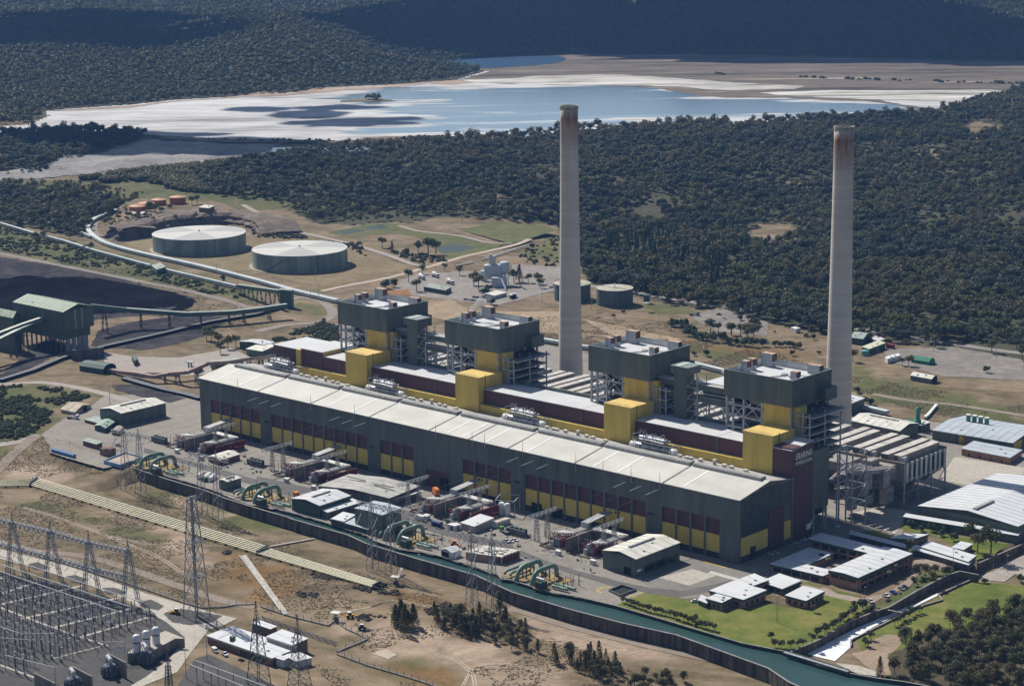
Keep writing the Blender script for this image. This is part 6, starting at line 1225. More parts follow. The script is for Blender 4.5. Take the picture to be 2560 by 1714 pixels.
t, i = shed('canopy', 'small white carport at the end of the batching plant office', 'canopy', ((-149.4,476.1),(-154.0,478.7),(-151.4,485.5),3.4), None, 0, dark, roof_white)
boxy('store', 'dark green store with pale green roof behind the far boiler', 'store', ((-210.1,454.0),(-238.6,455.3),(-217.1,469.2),4), dkgreen, roof_gg)
t, i = shed('blue_store', 'low green and white sheds by the end of the hall roof', 'shed', ((-153.6,187.9),(-177.6,184.4),(-152.3,199.6),6), 'R', 1, dkgreen, roof_white)
t, i = shed('lean_shed', 'small pale roofed shed tucked behind the maroon end block', 'shed', ((-138.7,174.4),(-155.3,172.3),(-145.2,195.4),5), None, .6, wgreen, roof_cream)
t, i = shed('stock_shed', 'flat green roofed shed beside the curved pink conveyor', 'shed', ((-128.8,119.2),(-143.6,125.8),(-119.2,138.4),5), None, .5, wgreen, roof_gg)
t, i = shed('kiosk', 'square roofed weighbridge kiosk on posts', 'kiosk', ((-135.5,105.9),(-143.5,106.6),(-140.6,116.3),3.2), None, 0, steel_d, roof_gg)
t = thing('canopy', 'flat canopy on two columns near the curved conveyor', 'canopy', (-145.8,108.2,0.0)); p = Vector((-147.3,109.4)); MB().cbox(p.x,p.y,6.5,7,4,.5).build('roof', roof_gg, t)
for s_ in (-1.6,1.6): MB().cbox(p.x+s_,p.y,0,.8,.8,6.5).build('column', steel_d, t)
t, i = shed('hut', 'lone green plant hut by the coal road', 'hut', ((-192.6,91.3),(-208.7,100.9),(-195.1,96.9),4), None, 0, dkgreen, dkgreen)
# ---- coal handling house on legs, galleries, conveyors
ch_g = mat('coal_house_green', (.085,.125,.09), .65, .15, .2, streak=True); ch_r = mat('coal_house_roof', (.24,.30,.22), .65, .12, .15)
chf = ((-268.7,81.4),(-336.6,81.0),(-271.5,112.4),34.4)
t, i = shed('coal_house', 'tall green coal transfer house on dark legs before the coal heap', 'building', (chf[0], chf[1], chf[2], 16.0), 'L', 4.2, ch_g, ch_r, z=18.4, panels=8)
B_, L_, R_ = (Vector(q) for q in chf[:3])
K_ = L_ + R_ - B_
def inset(a, b, f): return a.lerp(b, f)
c_ = (B_+L_+R_+K_)/4; q = [tuple(c_.lerp(p, .9)) for p in (B_,R_,K_,L_)]; MB().prism(q, 11, 18.4).build('lower_wall', ch_g, t)
lg = MB()
for k in range(9):
    for s_ in (0,1): p = (B_ if s_ == 0 else R_).lerp(L_ if s_ == 0 else K_, .06+k*.11); p = c_.lerp(p,.88); MB().box(p.x-.5,p.y-.5,0,p.x+.5,p.y+.5,11).build('leg', steel_d, t)
for k in range(4): p, q = c_.lerp(B_.lerp(R_,.08+k*.22),.87), c_.lerp(B_.lerp(R_,.26+k*.22),.87); MB().prism([tuple(p),tuple(q),tuple(q+Vector((-.5,.5))),tuple(p+Vector((-.5,.5)))],.5,10.5).build('pale_panel', mat('coal_pale',(.3,.31,.33),.7,.2,.3), t)
for f0, f1 in ((.36,.42),(.58,.64)): opening(t, i, 'R', f0, f1, .5, 16.5, mat('strip_pale',(.26,.27,.24),.7), 'translucent_strip')
t, i = shed('coal_house', 'second green coal house cut off by the left picture edge', 'building', ((-307.6,60.7),(-357.5,58.9),(-313.6,71.7),28), 'L', 4, ch_g, ch_r)
def conveyor(name, label, pts, w_, h_, m, mr=None, trestle=None, tm=None, cat='conveyor', base=0.0, step=18, leg_w=.35):
    P = [V3(p) for p in pts]; t = thing(name, label, cat, tuple(P[0])); b = MB(); r_ = MB()
    for p, q in zip(P[:-1], P[1:]): MB().bar(p+Vector((0,0,h_/2)), q+Vector((0,0,h_/2)), w_, h_).build('gallery_section', m, t)
    if mr:
        for p, q in zip(P[:-1], P[1:]): r_.bar(p+Vector((0,0,h_+.12)), q+Vector((0,0,h_+.12)), w_+.3, .2)
        r_.build('gallery_roof', mr, t)
    if trestle:
        acc = 0
        for p, q in zip(P[:-1], P[1:]):
            L_ = (q-p).length; d = (q-p).normalized(); nn = Vector((-d.y,d.x,0)).normalized(); s_ = step/2
            while s_ < L_:
                c = p + d*s_
                if c.z - base > 3:
                    l_ = MB(); zb_ = base
                    for sg_ in (-1,1): l_.lattice(Vector((c.x,c.y,zb_))+nn*sg_*(w_*.6+ (c.z-zb_)*.06), Vector((c.x,c.y,c.z))+nn*sg_*w_*.35, 1.2, .9, max(2,int((c.z-zb_)/4)), leg_w*.6, leg_w*.4)
                    l_.build('trestle', tm or steel_d, t)
                s_ += step
    return t
cv_w = mat('conveyor_white', (.50,.55,.545), .55, .12, .1); cv_g = mat('conveyor_green', (.10,.155,.12), .6, .15, .15); cv_p = mat('conveyor_pink', (.34,.245,.21), .75, .2, .2)
conveyor('ash_conveyor', 'long white covered conveyor curving round the tank terrace', [(*q, 1.0) for q in [tuple(v) for v in smooth_path([(-881.4,611.3),(-873.6,589.5),(-856.8,561.2),(-841.1,537.3),(-822.1,512.7),(-788.5,483.6),(-754.5,461.6),(-718.0,443.3),(-671.3,425.7),(-599.4,413.0),(-499.1,402.6),(-392.7,386.4),(-323.5,372.9),(-257.7,365.0)], 14)]], 5, 2.6, cv_w)
ribbon('conveyor_road', [(-878.1,608.7),(-853.9,562.1),(-828.0,524.5),(-790.1,493.5),(-749.9,466.8),(-705.7,445.6),(-663.5,433.8),(-597.5,425.3),(-497.2,414.7),(-409.2,400.5),(-339.8,387.3),(-271.6,380.5)], 7, .16, MATS['pink_road'])
conveyor('ash_conveyor', 'white pipe conveyor running behind the boilers toward the right edge', [(*q, 1.0) for q in [(-97.2,365.5),(-6.0,357.5),(10.9,357.7),(37.3,357.8),(70.4,364.0),(139.7,365.2),(173.3,359.0),(223.4,331.8),(280.6,331.3),(315.3,330.9),(336.0,327.7)]], 4.5, 2.4, cv_w)
conveyor('coal_conveyor', 'narrow pale conveyor along the scrubby bank above the coal road', [(*q, 1.2) for q in [(-892.5,440.2),(-808.0,422.5),(-725.8,409.6),(-651.6,393.0),(-535.8,373.3)]], 3, 2.2, cv_w)
conveyor('coal_conveyor', 'narrow pale conveyor section beyond the little green house on the bank', [(*q, 1.2) for q in [(-507.4,368.5),(-449.1,361.9),(-378.2,353.4)]], 3, 2.2, cv_w)
conveyor('coal_conveyor', 'thin white conveyor half hidden in trees on the left bank', [(*q, 1.2) for q in [(-855.8,476.0),(-803.3,465.1),(-755.8,453.9),(-731.8,446.4)]], 3, 2.2, cv_w)
conveyor('pipe_run', 'thin white pipe over the grassy bank right of the batching plant', [(*q, .6) for q in [(-304.1,565.8),(-305.8,592.3)]], 1.2, 1.0, cv_w); conveyor('pipe_run', 'long white pipe climbing the green bank behind the batching plant', [(*q, .6) for q in [(-308.6,607.1),(-310.1,619.2),(-332.0,700.9)]], 1.2, 1.0, cv_w)
conveyor('pipe_run', 'pale chute pipe leaning on the grassy slope at right', [(*q, .8) for q in [(361.0,334.9),(358.7,343.0),(348.4,370.9)]], 2, 1.2, white_p)
t, i = shed('drive_house', 'little green drive house on the bank conveyor', 'house', ((-499.6,353.2),(-523.6,365.3),(-505.1,368.2),5), None, 0, cv_g, roof_gg)
t, i = shed('transfer_house', 'square green transfer tower where the conveyors meet', 'tower', ((-271.6,323.4),(-284.5,321.0),(-274.7,328.9),15.7), None, 0, mat('transfer_green',(.10,.17,.145),.6,.12,.2,streak=True), roof_gg)
conveyor('coal_gallery', 'green covered gallery running level into the transfer tower', [(-360.1,337.0,6.0),(-276.3,314.0,14.0)], 4, 3.2, cv_g, roof_gg, True)
conveyor('coal_gallery', 'long sagging green gallery from the coal house to the transfer tower', [(-317.1,143.9,22.0),(-314.9,177.0,14.0),(-280.1,213.1,9.0),(-260.5,244.5,8.0),(-252.6,266.2,8.0),(-242.8,292.5,9.0)], 4.5, 3.4, cv_g, roof_gg, True, step=24)
conveyor('coal_gallery', 'pair of pale topped galleries descending from the coal house to the left edge', [(-295.5,86.3,24.0),(-297.1,75.6,22.0),(-294.5,59.2,20.0),(-281.9,30.6,18.0),(-271.9,7.3,16.0)], 3.2, 2.2, cv_g, mat('cream_cap',(.55,.57,.47),.6), True, step=26)
conveyor('coal_gallery', 'upper of the two pale topped galleries beside the coal house', [(-297.5,83.1,25.0),(-298.4,62.0,22.0),(-292.6,38.0,20.0),(-287.2,17.5,18.0)], 3.2, 2.2, cv_g, MATS['cream_cap'], False)
conveyor('curved_conveyor', 'pinkish conveyor trough curving up from the tunnel mouth to the hall end', [(*q, z_) for q, z_ in zip([tuple(v) for v in [(-192.5,64.9),(-174.6,64.3),(-158.0,67.1),(-135.7,65.4),(-128.2,74.9),(-109.9,76.1),(-105.8,93.6),(-76.9,90.9),(-43.2,87.1),(-16.1,79.4)]], (1,1.5,2.2,3.4,5,8.5,13,18.5,27,34))], 3.4, 2.4, cv_p, None, True, steel_d, step=17)
conveyor('curved_conveyor', 'second pinkish conveyor trough behind the first, from the same tunnel', [(*q, z_) for q, z_ in zip([tuple(v) for v in [(-192.7,69.8),(-175.9,70.5),(-158.6,72.8),(-146.6,78.9),(-126.7,79.1),(-124.4,92.8)]], (.6,1,1.4,2,4,6.5))], 3.0, 2.0, cv_p, None, False)
t = thing('tunnel_mouth', 'dark green arched tunnel mouth where the pink conveyors start', 'tunnel', (-196.2,59.3,0.0)); a_, b_ = Vector((-213.0,56.2)), Vector((-188.3,60.3)); nn = Vector((-(b_-a_).y,(b_-a_).x)).normalized(); P = [(-7,0),(-7,4),(-4,6.4),(0,7),(4,6.4),(7,4),(7,0)]
c_ = nn*5
MB().add([(a_.x+c_.x+nn.x*u,a_.y+c_.y+nn.y*u,w_) for u,w_ in P]+[(b_.x+c_.x+nn.x*u,b_.y+c_.y+nn.y*u,w_) for u,w_ in P],[(j,j+1,j+8,j+7) for j in range(6)]+[tuple(range(6,-1,-1))]).build('arch_shell', mat('arch_green',(.035,.075,.07),.6), t)
MB().add([(b_.x+c_.x+nn.x*u*.9-(b_-a_).x*.02,b_.y+c_.y+nn.y*u*.9-(b_-a_).y*.02,w_*.9) for u,w_ in P],[tuple(range(7))]).build('dark_mouth', dark, t)
panel_wall('portal_wall', 'stained concrete portal wall above the tunnel mouth', [(-247.4,72.5),(-237.0,95.4)], -1, 8, mat('portal_concrete',(.12,.115,.12),.85,.4,.3,streak=True), cop_m, step=8)
conveyor('ground_conveyor', 'dark low belt conveyor running beneath the coal house toward the station', [(*q, .5) for q in [(-227.3,-7.4),(-236.8,28.5),(-255.3,68.0),(-264.2,110.3),(-265.8,133.3),(-269.1,180.7),(-276.3,233.2),(-270.6,281.3),(-279.6,324.6)]], 4, 1.6, coal, steel_d)
conveyor('ground_conveyor', 'black belt conveyor passing under the pink troughs to the hall foot', [(*q, .4) for q in [(-161.2,57.3),(-135.8,55.1),(-107.7,53.4),(-83.0,54.0),(-65.7,53.1)]], 5, 1.4, coal, steel_d)

# ================================================================ transformers, pumps, lattice towers, switchyard, pipes
pylon_s = mat('pylon_steel', (.33,.345,.36), .55, .2, .6, metal=.2)
maroon_s = mat('red_oxide', (.24,.055,.05), .7, .3, .5); tx_grey = mat('transformer_grey', (.27,.26,.28), .6, .2, .5)
blast = mat('blast_wall', (.21,.195,.18), .9, .25, .4, streak=True); duct_w = mat('duct_cream', (.64,.63,.58), .5, .12, .3)
insul = mat('insulator_brown', (.06,.05,.05), .4, .2, 1); insul_p = mat('insulator_pale', (.5,.52,.54), .4, .15, 1)
kerb_m = mat('bund_brown', (.17,.12,.085), .9, .3, .5); pump_g = mat('pump_green', (.17,.265,.205), .5, .2, .3); pump_d = mat('pump_dark_green', (.045,.085,.065), .5, .2, .4); ochre = mat('ochre_deck', (.32,.23,.10), .8, .3, .5)
DX = [-328.8, -222.0, -101.2, 0.0]; YN = ['nearest the far end of the hall', 'second from the far end', 'third along, beside the site cabins', 'beside the cream roofed store shed']
def transformer():
    t = thing('transformer', 'x', 'transformer', (0,0,0)); rd = random.Random(3)
    MB().box(-3,-4,.6,3,4,4.6).build('tank', tx_grey, t); b = MB()
    for k in range(8): b.box(-4.4,-3.8+k*1,.9,-3,-3.4+k*1,4.2); b.box(3,-3.8+k*1,.9,4.4,-3.4+k*1,4.2)
    o = b.build('radiator', maroon_s, t); o['kind'] = 'stuff'
    fr = MB()
    for x in (-4.8,4.8):
        for y in (-4.4,0,4.4): fr.bar((x,y,0),(x,y,5.6),.22)
        fr.bar((x,-4.4,5.5),(x,4.4,5.5),.22); fr.bar((x,-4.4,2.8),(x,4.4,2.8),.18)
    for y in (-4.4,0,4.4): fr.bar((-4.8,y,5.5),(4.8,y,5.5),.22)
    for k in range(10): fr.bar((rd.uniform(-4,4),rd.uniform(-4,4),4.6),(rd.uniform(-4,4),rd.uniform(-4,4),rd.uniform(5,7)),.2)
    fr.build('pipe_frame', maroon_s, t)
    for k in range(3): MB().tube([(-2+k*2,-2.4,4.6),(-2.6+k*2,-4.4,8.6)],[.32,.18],8).build('bushing', insul, t)
    MB().tube([(1.5,1.8,6.6),(1.5,5.2,6.6)],.9,10).build('conservator', duct_w, t); MB().cbox(-1.5,-5.2,1.2,2.2,1.2,2.2).build('control_box', insul_p, t)
    bd = MB()
    for a, b_ in (((-7.5,-9),(7,-9)),((7,-9),(7,6)),((7,6),(-7.5,6)),((-7.5,6),(-7.5,-9))): bd.bar((*a,.35),(*b_,.35),.45,.7)
    bd.build('bund_kerb', kerb_m, t); return t
tr0 = None
for k in range(4):
    dx = DX[k]
    for (x, y), side in ((((354.7,-36.0)),'left of the blast wall'),(((378.7,-35.6)),'right of the blast wall')):
        lb = 'red framed transformer ' + ('before' if 'left' in side else 'after') + ' its blast wall, ' + YN[k]
        if tr0 is None: tr0 = o = transformer()
        else: o = dup(tr0)
        o.location = (x+dx,y,.05); o.matrix_basis = Matrix.Translation((x+dx,y,.05)); tag(o, lb, 'transformer', 'generator transformers')
    t = thing('blast_wall', 'grey concrete blast wall between two transformers, ' + YN[k], 'wall', (366+dx,-44,0)); MB().box(366+dx,-44.5,0,366.8+dx,-21,7.8).build('wall_slab', blast, t); MB().box(366.8+dx,-21.8,0,381+dx,-21,7.8).build('wall_slab', blast, t); MB().box(390+dx,-38,0,390.6+dx,-14,5.8).build('red_screen', mat('red_screen',(.19,.03,.03),.7,.2,.3), t)
    t = thing('bus_duct', 'three parallel cream bus ducts leading over the transformers, ' + YN[k], 'duct', (366+dx,-20,0))
    for j in range(3):
        s_ = j*1.75
        MB().tube([(352.5+dx+s_*.3,-35.8+s_,6.9),(357.6+dx+s_*1.0,-35.8+s_,6.9),(357.6+dx+s_,-21,6.9)],.62,8).build('duct_pipe', duct_w, t)
        MB().cbox(357.6+dx+s_,-19.9,6,1.5,2.2,4.2).build('riser_box', silver, t)
        MB().bar((357.6+dx+s_,-19.5,9.8),(357.6+dx+s_,.3,11.6),1.5,.8).build('roof_duct', galv, t)
        MB().tube([(379.5+dx+s_*.2,-38.5+s_,6.9),(383+dx+s_,-38.5+s_,6.9),(383+dx+s_,-19+s_*.9,6.9),(364+dx,-19+s_*.9,6.9)],.62,8).build('duct_pipe', duct_w, t)
        MB().cbox(379+dx,-40.5+j*1.9,4.4,1.3,1.5,2.2).build('riser_box', insul_p, t)
    po = MB()
    for y in (-34,-28,-22): po.bar((384+dx,y,0),(384+dx,y,6.4),.35); po.bar((359+dx,y,0),(359+dx,y,6.4),.35)
    for x in (368,375): po.bar((x+dx,-18,0),(x+dx,-18,6.4),.35)
    po.build('duct_post', steel_d, t)
    for (x, y), w_ in ((((365.7,-50.2)),'first'),(((390.7,-50.4)),'second')):
        b = thing('relay_kiosk', 'small pale relay kiosk by the ' + w_ + ' transformer, ' + YN[k], 'kiosk', (x+dx,y,0)); MB().cbox(x+dx,y,0,3.2,1.8,2.3).build('cabinet', insul_p, b); MB().cbox(x+dx,y,2.3,3.6,2.2,.3).build('lid', white_p, b)
    for q in range(4):
        p = ((350.9,-43.5),(356.1,-31.9),(371.7,-40.2),(347.1,-14.4))[q]
        m_ = thing('line_post', ['thin dark post before the first transformer','thin dark post over the blast wall','pale slim post between the transformers','thin dark post at the far duct bend'][q] + ', ' + YN[k], 'post', (p[0]+dx,p[1],0), 0, 'posts among the transformers'); MB().tube([(p[0]+dx,p[1],0),(p[0]+dx,p[1],9 if q < 3 else 10)],.16,5).build('shaft', steel_d if q != 2 else galv, m_)
# red oxide pipe racks crowding the transformer bays
rk0 = None
for k in range(4):
    for x, y, w_ in ((372,-33,'between the ducts'),(350,-24,'behind the first transformer'),(394,-30,'outside the red screen')):
        lb = 'red oxide pipe rack ' + w_ + ', ' + YN[k]
        if rk0 is None:
            rk0 = o = thing('pipe_rack', lb, 'rack', (0,0,0)); rd = random.Random(31); b = MB()
            for q in range(16): u, v = rd.uniform(-4,4), rd.uniform(-6,6); b.bar((u,v,0),(u,v,rd.uniform(1.5,5)),.2)
            for q in range(14): u, v, z = rd.uniform(-4,4), rd.uniform(-5,5), rd.uniform(1,4.6); b.bar((u,v,z),(u+rd.uniform(-3,3),v+rd.choice((0,4)),z),.24)
            b.build('rack_bars', maroon_s, o); b = MB()
            for q in range(6): b.tube([(rd.uniform(-4,4),rd.uniform(-5,0),1.2),(rd.uniform(-4,4),rd.uniform(1,6),1.3)],.3,6); b.cbox(rd.uniform(-4,4),rd.uniform(-6,6),0,1.2,.9,1.9)
            b.build('fittings', tx_grey, o)
        else: o = dup(rk0)
        o.location = (x+DX[k],y,.05); tag(o, lb, 'rack', 'pipe racks in the transformer bays')
# small lattice gantries before the hall
def gantry_small():
    t = thing('gantry', 'x', 'gantry', (0,0,0))
    for y in (-4.5,4.5):
        for sg_ in (-1.6,1.6): MB().lattice((sg_,y,0),(sg_*.35,y,14.6),1.0,.8,7,.16,.1).build('leg', pylon_s, t)
    MB().lattice((0,-13,15.2),(0,13,15.2),1.5,1.5,14,.2,.12).build('beam', pylon_s, t)
    for k in range(3): MB().tube([(0,-8+k*8,14.4),(-1.5,-8+k*8,12.2)],.16,5).build('insulator', insul_p, t)
    return t
g0 = None
for k in range(4):
    for (x, y), nm in ((((382.1,-26.8)),'over the transformers'),(((340.4,-34.9)),'over the open yard')):
        if k == 0 and 'open' in nm: continue
        o = gantry_small() if g0 is None else dup(g0)
        if g0 is None: g0 = o
        o.location = (x+DX[k],y,0); o.matrix_basis = Matrix.Translation((x+DX[k],y,0)); tag(o, 'small grey lattice gantry ' + nm + ', ' + YN[k], 'gantry', 'small gantries before the hall')
# pump groups on the canal
def pumps():
    t = thing('pump_set', 'x', 'pump', (0,0,0))
    for x in (0,10.8): MB().tube([(x,-1,-2),(x,.2,2.5),(x,1.6,5),(x,3.6,6.4),(x,6.5,6.9),(x,15,6.9),(x,17.5,6.2),(x,19,4),(x,19.3,0)],1.25,12).build('siphon_pipe', pump_g, t, smooth=True)
    for x in (-8.5,-4.5): MB().tube([(x,-.5,2),(x,1,3.4),(x,16,3.4),(x,18,2)],.7,10).build('cooling_pipe', pump_g, t, smooth=True)
    MB().box(-12,1,-.5,22,20,.25).build('deck', ochre, t); MB().box(14.5,-4,0,20.5,2,.5).build('pump_base', ochre, t); MB().box(15.5,-3.5,.5,19.8,1.5,4).build('motor_house', pump_d, t); MB().tube([(15,-1,5.2),(20,-1,5.2)],.7,8).build('motor_drum', insul_p, t)
    MB().tube([(22,3,1.5),(32,3.5,1.5)],.9,10).build('valve_pipe', pump_g, t); MB().tube([(20,7,1.2),(34,7.5,1.2)],.8,10).build('valve_pipe', pump_g, t)
    fr = MB(); rd = random.Random(4)
    for k in range(22): x, y = rd.uniform(16,31), rd.uniform(2,18); fr.bar((x,y,0),(x,y,rd.uniform(2,7.5)),.18)
    for k in range(12): x, y, z = rd.uniform(15,30), rd.uniform(2,18), rd.uniform(1.5,5.5); fr.bar((x,y,z),(x+rd.uniform(-5,5),y,z),.2)
    for k in range(8): x, z = -11+k*4.6, 0; fr.bar((x,20,0),(x,20,1.3),.1)
    fr.bar((-11,20,1.3),(21,20,1.3),.1); fr.build('pipe_rack', mat('rack_olive',(.16,.16,.10),.7,.3,.5), t)
    pt = MB()
    for x in (0,10.8):
        for y in (6,12): pt.box(x-1.5,y-.3,.2,x-1.1,y+.3,6); pt.box(x+1.1,y-.3,.2,x+1.5,y+.3,6)
    pt.build('pipe_support', pump_d, t); return t
p0 = pumps(); pn = ['at the head of the canal by the blue trough', 'between the cream kiosk and the orange box', 'at the canal bend below the grey green block', 'nearest the lawn, by the square black pit']
for k, (x, y) in enumerate(((49.4,-89.5),(152.4,-92.3),(274.7,-93),(378,-97.2))):
    o = p0 if k == 0 else dup(p0)
    o.location = (x,y,0); o.matrix_basis = Matrix.Translation((x,y,0)); tag(o, 'pair of fat green siphon pipes ' + pn[k], 'pump', 'cooling water pump sets')
t = thing('pit', 'square black walled pit with yellow edge marks', 'pit', (430.3,-74.6,0.0)); P = [Vector(q) for q in ((425.4,-78.8),(435.1,-81.7),(435.3,-69.2),(425.4,-68.6))]
for a_, b_ in zip(P, P[1:]+P[:1]): MB().bar((*a_,.6),(*b_,.6),.6,1.2).build('pit_wall', steel_d, t)
MB().prism([tuple(q) for q in P], .1, .12).build('pit_floor', dark, t)
# unit transformer skids (dark green) in the open yard
def skid():
    t = thing('cooler_bank', 'x', 'cooler', (0,0,0)); MB().box(-7,-3,0,7,3,.8).build('skid', steel_d, t)
    for k in range(4): MB().lathe((-5+k*3.3,0,.8),[(1.5,0),(1.5,3),(1.1,3.4)],10).build('cooler_drum', pump_d, t)
    MB().box(-7,-2.6,.8,7,-1.8,3.6).build('header', mat('slate_pipe',(.10,.12,.13),.6), t)
    rd = random.Random(2); b = MB()
    for k in range(14): x = rd.uniform(-8,8); b.bar((x,-4,0),(x,-4,rd.uniform(1,2.6)),.3)
    b.build('valve_row', kerb_m, t); return t
s0 = None
for (x, y), lb in ((((324.5,-37.1)),'dark green cooler bank beside the bright green truck'),(((99.6,-36.0)),'dark green cooler bank behind the small pitched substation roofs'),(((7.0,-39.9)),'slate blue spare transformer with canopy at the far end of the yard')):
    o = skid() if s0 is None else dup(s0)
    s0 = s0 or o; o.location = (x,y,.05); o.matrix_basis = Matrix.Translation((x,y,.05)); tag(o, lb, 'cooler', 'cooler banks in the yard')
t, i = shed('pitched_store', 'low red walled store with pale pyramid roof by the first transformers', 'store', ((82.1,-51.7),(69.1,-50.6),(80.6,-34.1),3.4), 'R', 1.0, mat('red_wall',(.2,.06,.05)), roof_cream)
t = thing('white_vessels', 'group of white horizontal vessels on the canal bank', 'vessel', (96.3,-75.4,0.0))
for k, (u, v) in enumerate((((96.4,-81.1,1.6),(92.1,-73.3,1.6)),((102.2,-81.0,1.6),(97.0,-72.4,1.6)),((106.7,-80.4,1.6),(101.6,-71.9,1.6)))): MB().tube([u,v],1.5,12).build('vessel_shell', white_p, t)
MB().cbox(*(102.8,-81.2),0,4,3,2.6).build('valve_set', pump_d, t)
for u, lb in (((290.2,-13.7,-0.0),'first tall white cylinder beside the steel canopy frame'),((294.1,-13.2,0.0),'second tall white cylinder beside the steel canopy frame')):
    t = thing('white_cylinder', lb, 'cylinder', u); MB().lathe(u,[(1.9,0),(2.0,6),(1.4,7)],14).build('shell', white_p, t)
t = thing('steel_canopy', 'open grey steel canopy frame against the hall wall', 'frame', (288.8,-9.1,0.0)); b = MB(); a_, b_, c_ = Vector((288.9,-17.6)), Vector((299.6,-12.9)), Vector((282.4,-5.9))
for p in (a_, b_, a_+c_-a_+Vector((0,0)), b_+(c_-a_)): b.bar((*p,0),(*p,9),.4)
b.bar((*a_,9),(*b_,9),.4); b.bar((*a_,9),(*c_,9),.4); b.bar((*b_,9),(*(b_+c_-a_),9),.4); b.bar((*c_,9),(*(b_+c_-a_),9),.4); b.bar((*a_,1),(*b_,9),.25); b.build('frame', steel, t)
# ---- twin lattice towers astride the canal bank
def twin():
    t = thing('twin_tower', 'x', 'pylon', (0,0,0))
    for x in (0,13):
        for sx in (-1,1):
            for sy in (-1,1): MB().bar((x+sx*2.4,sy*2.4,0),(x+sx*.8,sy*.8,36),.26).build('leg', pylon_s, t)
        b = MB()
        for k in range(11):
            z0, z1 = k*36/11, (k+1)*36/11; w0, w1 = 2.4-1.6*k/11, 2.4-1.6*(k+1)/11
            for a, c in (((-1,-1),(1,-1)),((1,-1),(1,1)),((1,1),(-1,1)),((-1,1),(-1,-1))):
                if k%2: a, c = c, a
                b.bar((x+a[0]*w0,a[1]*w0,z0),(x+c[0]*w1,c[1]*w1,z1),.14)
        b.build('lacing', pylon_s, t)
        MB().lattice((x,0,36),(x,0,41),1.4,.3,4,.14,.08).build('peak', pylon_s, t)
    MB().lattice((-10,0,36.6),(23,0,36.6),1.7,1.7,18,.22,.13).build('cross_beam', pylon_s, t)
    for x in (-5,6.5,18): MB().bar((x-2.6,-.8,35.6),(x,-2.6,31.6),.2).bar((x+2.6,-.8,35.6),(x,-2.6,31.6),.2).build('string_arm', galv, t); MB().tube([(x,-2.6,31.6),(x,-7,26)],.22,6).build('insulator_string', insul_p, t)
    return t
tw0 = None; twn = ['at the head of the canal by the blue trough', 'behind the tall ringed pylon', 'at the canal bend by the crane', 'nearest the lawn, beside the switch house']
for k, p in enumerate(((60.5,-109.5,-7.0),(139.7,-113.6,-7.0),(291.2,-118.7,-7.0),(371.6,-124.8,-7.0))):
    o = twin() if tw0 is None else dup(tw0)
    tw0 = tw0 or o; o.location = (p[0],p[1],-7.1); o.matrix_basis = Matrix.Translation((p[0],p[1],-7.1)) @ Matrix.Rotation(.12,4,'Z'); tag(o, 'twin lattice line tower ' + twn[k], 'pylon', 'twin towers along the canal')
    cx = p[0]
    for j, dxx in enumerate((-5,6.5,18)):
        x0, y0, z0 = p[0]+dxx, p[1]-1, 25.0; xe = max(2, x0+6); c = []
        for q in range(13): f = q/12; c.append((x0+(xe-x0)*f, y0+(-.5-y0)*f, z0+(31.6-z0)*f - 5*f*(1-f)))
        w_ = thing('conductor', ['far','middle','near'][j] + ' conductor from the twin tower ' + twn[k].split(',')[0].split(' by')[0] + ' to the hall', 'wire', c[0], 0, 'overhead conductors'); MB().tube(c,.055,4,False).build('strand', galv, w_); MB().tube([c[-1],c[-2]],.2,6).build('insulator_string', insul_p, w_)
# ---- tall ringed pylon
t = thing('pylon', 'tall four legged lattice pylon with ring platforms rising from a gravel island', 'pylon', (278.7,-230.9,-7.0))
cs = [Vector((272.7,-234.5,-7.0)), Vector((282.3,-234.1,-7.0)), Vector((282.0,-224.6,-7.0)), Vector((272.7,-225.4,-7.0))]; c_ = sum(cs, Vector())/4; top = 58.7
lv = [-7,4,15,24,33,41,48,top-3]; W_ = lambda z: 1-.66*((z+7)/(top+4))**.8
for q in cs: MB().bar(q, c_+(q-c_)*W_(lv[-1])+Vector((0,0,lv[-1]+7)), .42).build('leg', pylon_s, t)
b = MB()
for a, z0 in enumerate(lv[:-1]):
    z1 = lv[a+1]
    for j in range(4):
        p, q = cs[j]-c_, cs[(j+1)%4]-c_; P0, P1, Q0, Q1 = (c_+v*W_(z)+Vector((0,0,z+7)) for v, z in ((p,z0),(p,z1),(q,z0),(q,z1))); b.bar(P0,Q1,.18); b.bar(Q0,P1,.18); b.bar(P1,Q1,.2)
b.build('lacing', pylon_s, t)
for z in (15,24,33): 
    ra_ = 5.2*W_(z)+1.6; b = MB()
    for q in range(12): a0, a1 = q*pi/6, (q+1)*pi/6; b.bar((c_.x+ra_*cos(a0),c_.y+ra_*sin(a0),z),(c_.x+ra_*cos(a1),c_.y+ra_*sin(a1),z),.3); b.bar((c_.x+ra_*cos(a0),c_.y+ra_*sin(a0),z+1.2),(c_.x+ra_*cos(a1),c_.y+ra_*sin(a1),z+1.2),.12); b.bar((c_.x,c_.y,z),(c_.x+ra_*cos(a0),c_.y+ra_*sin(a0),z),.14)
    b.build('ring_platform', pylon_s, t)
for k in range(4): MB().tube([(c_.x+.7*cos(k*pi/2),c_.y+.7*sin(k*pi/2),-7),(c_.x+.5*cos(k*pi/2),c_.y+.5*sin(k*pi/2),top-2)],.3,6).build('feeder_column', mat('feeder_dark',(.2,.21,.24),.6), t)
MB().lattice((c_.x,c_.y-3,top-2.6),(c_.x,c_.y+3,top-2.6),1.2,1.2,5,.2,.12).build('head', pylon_s, t)
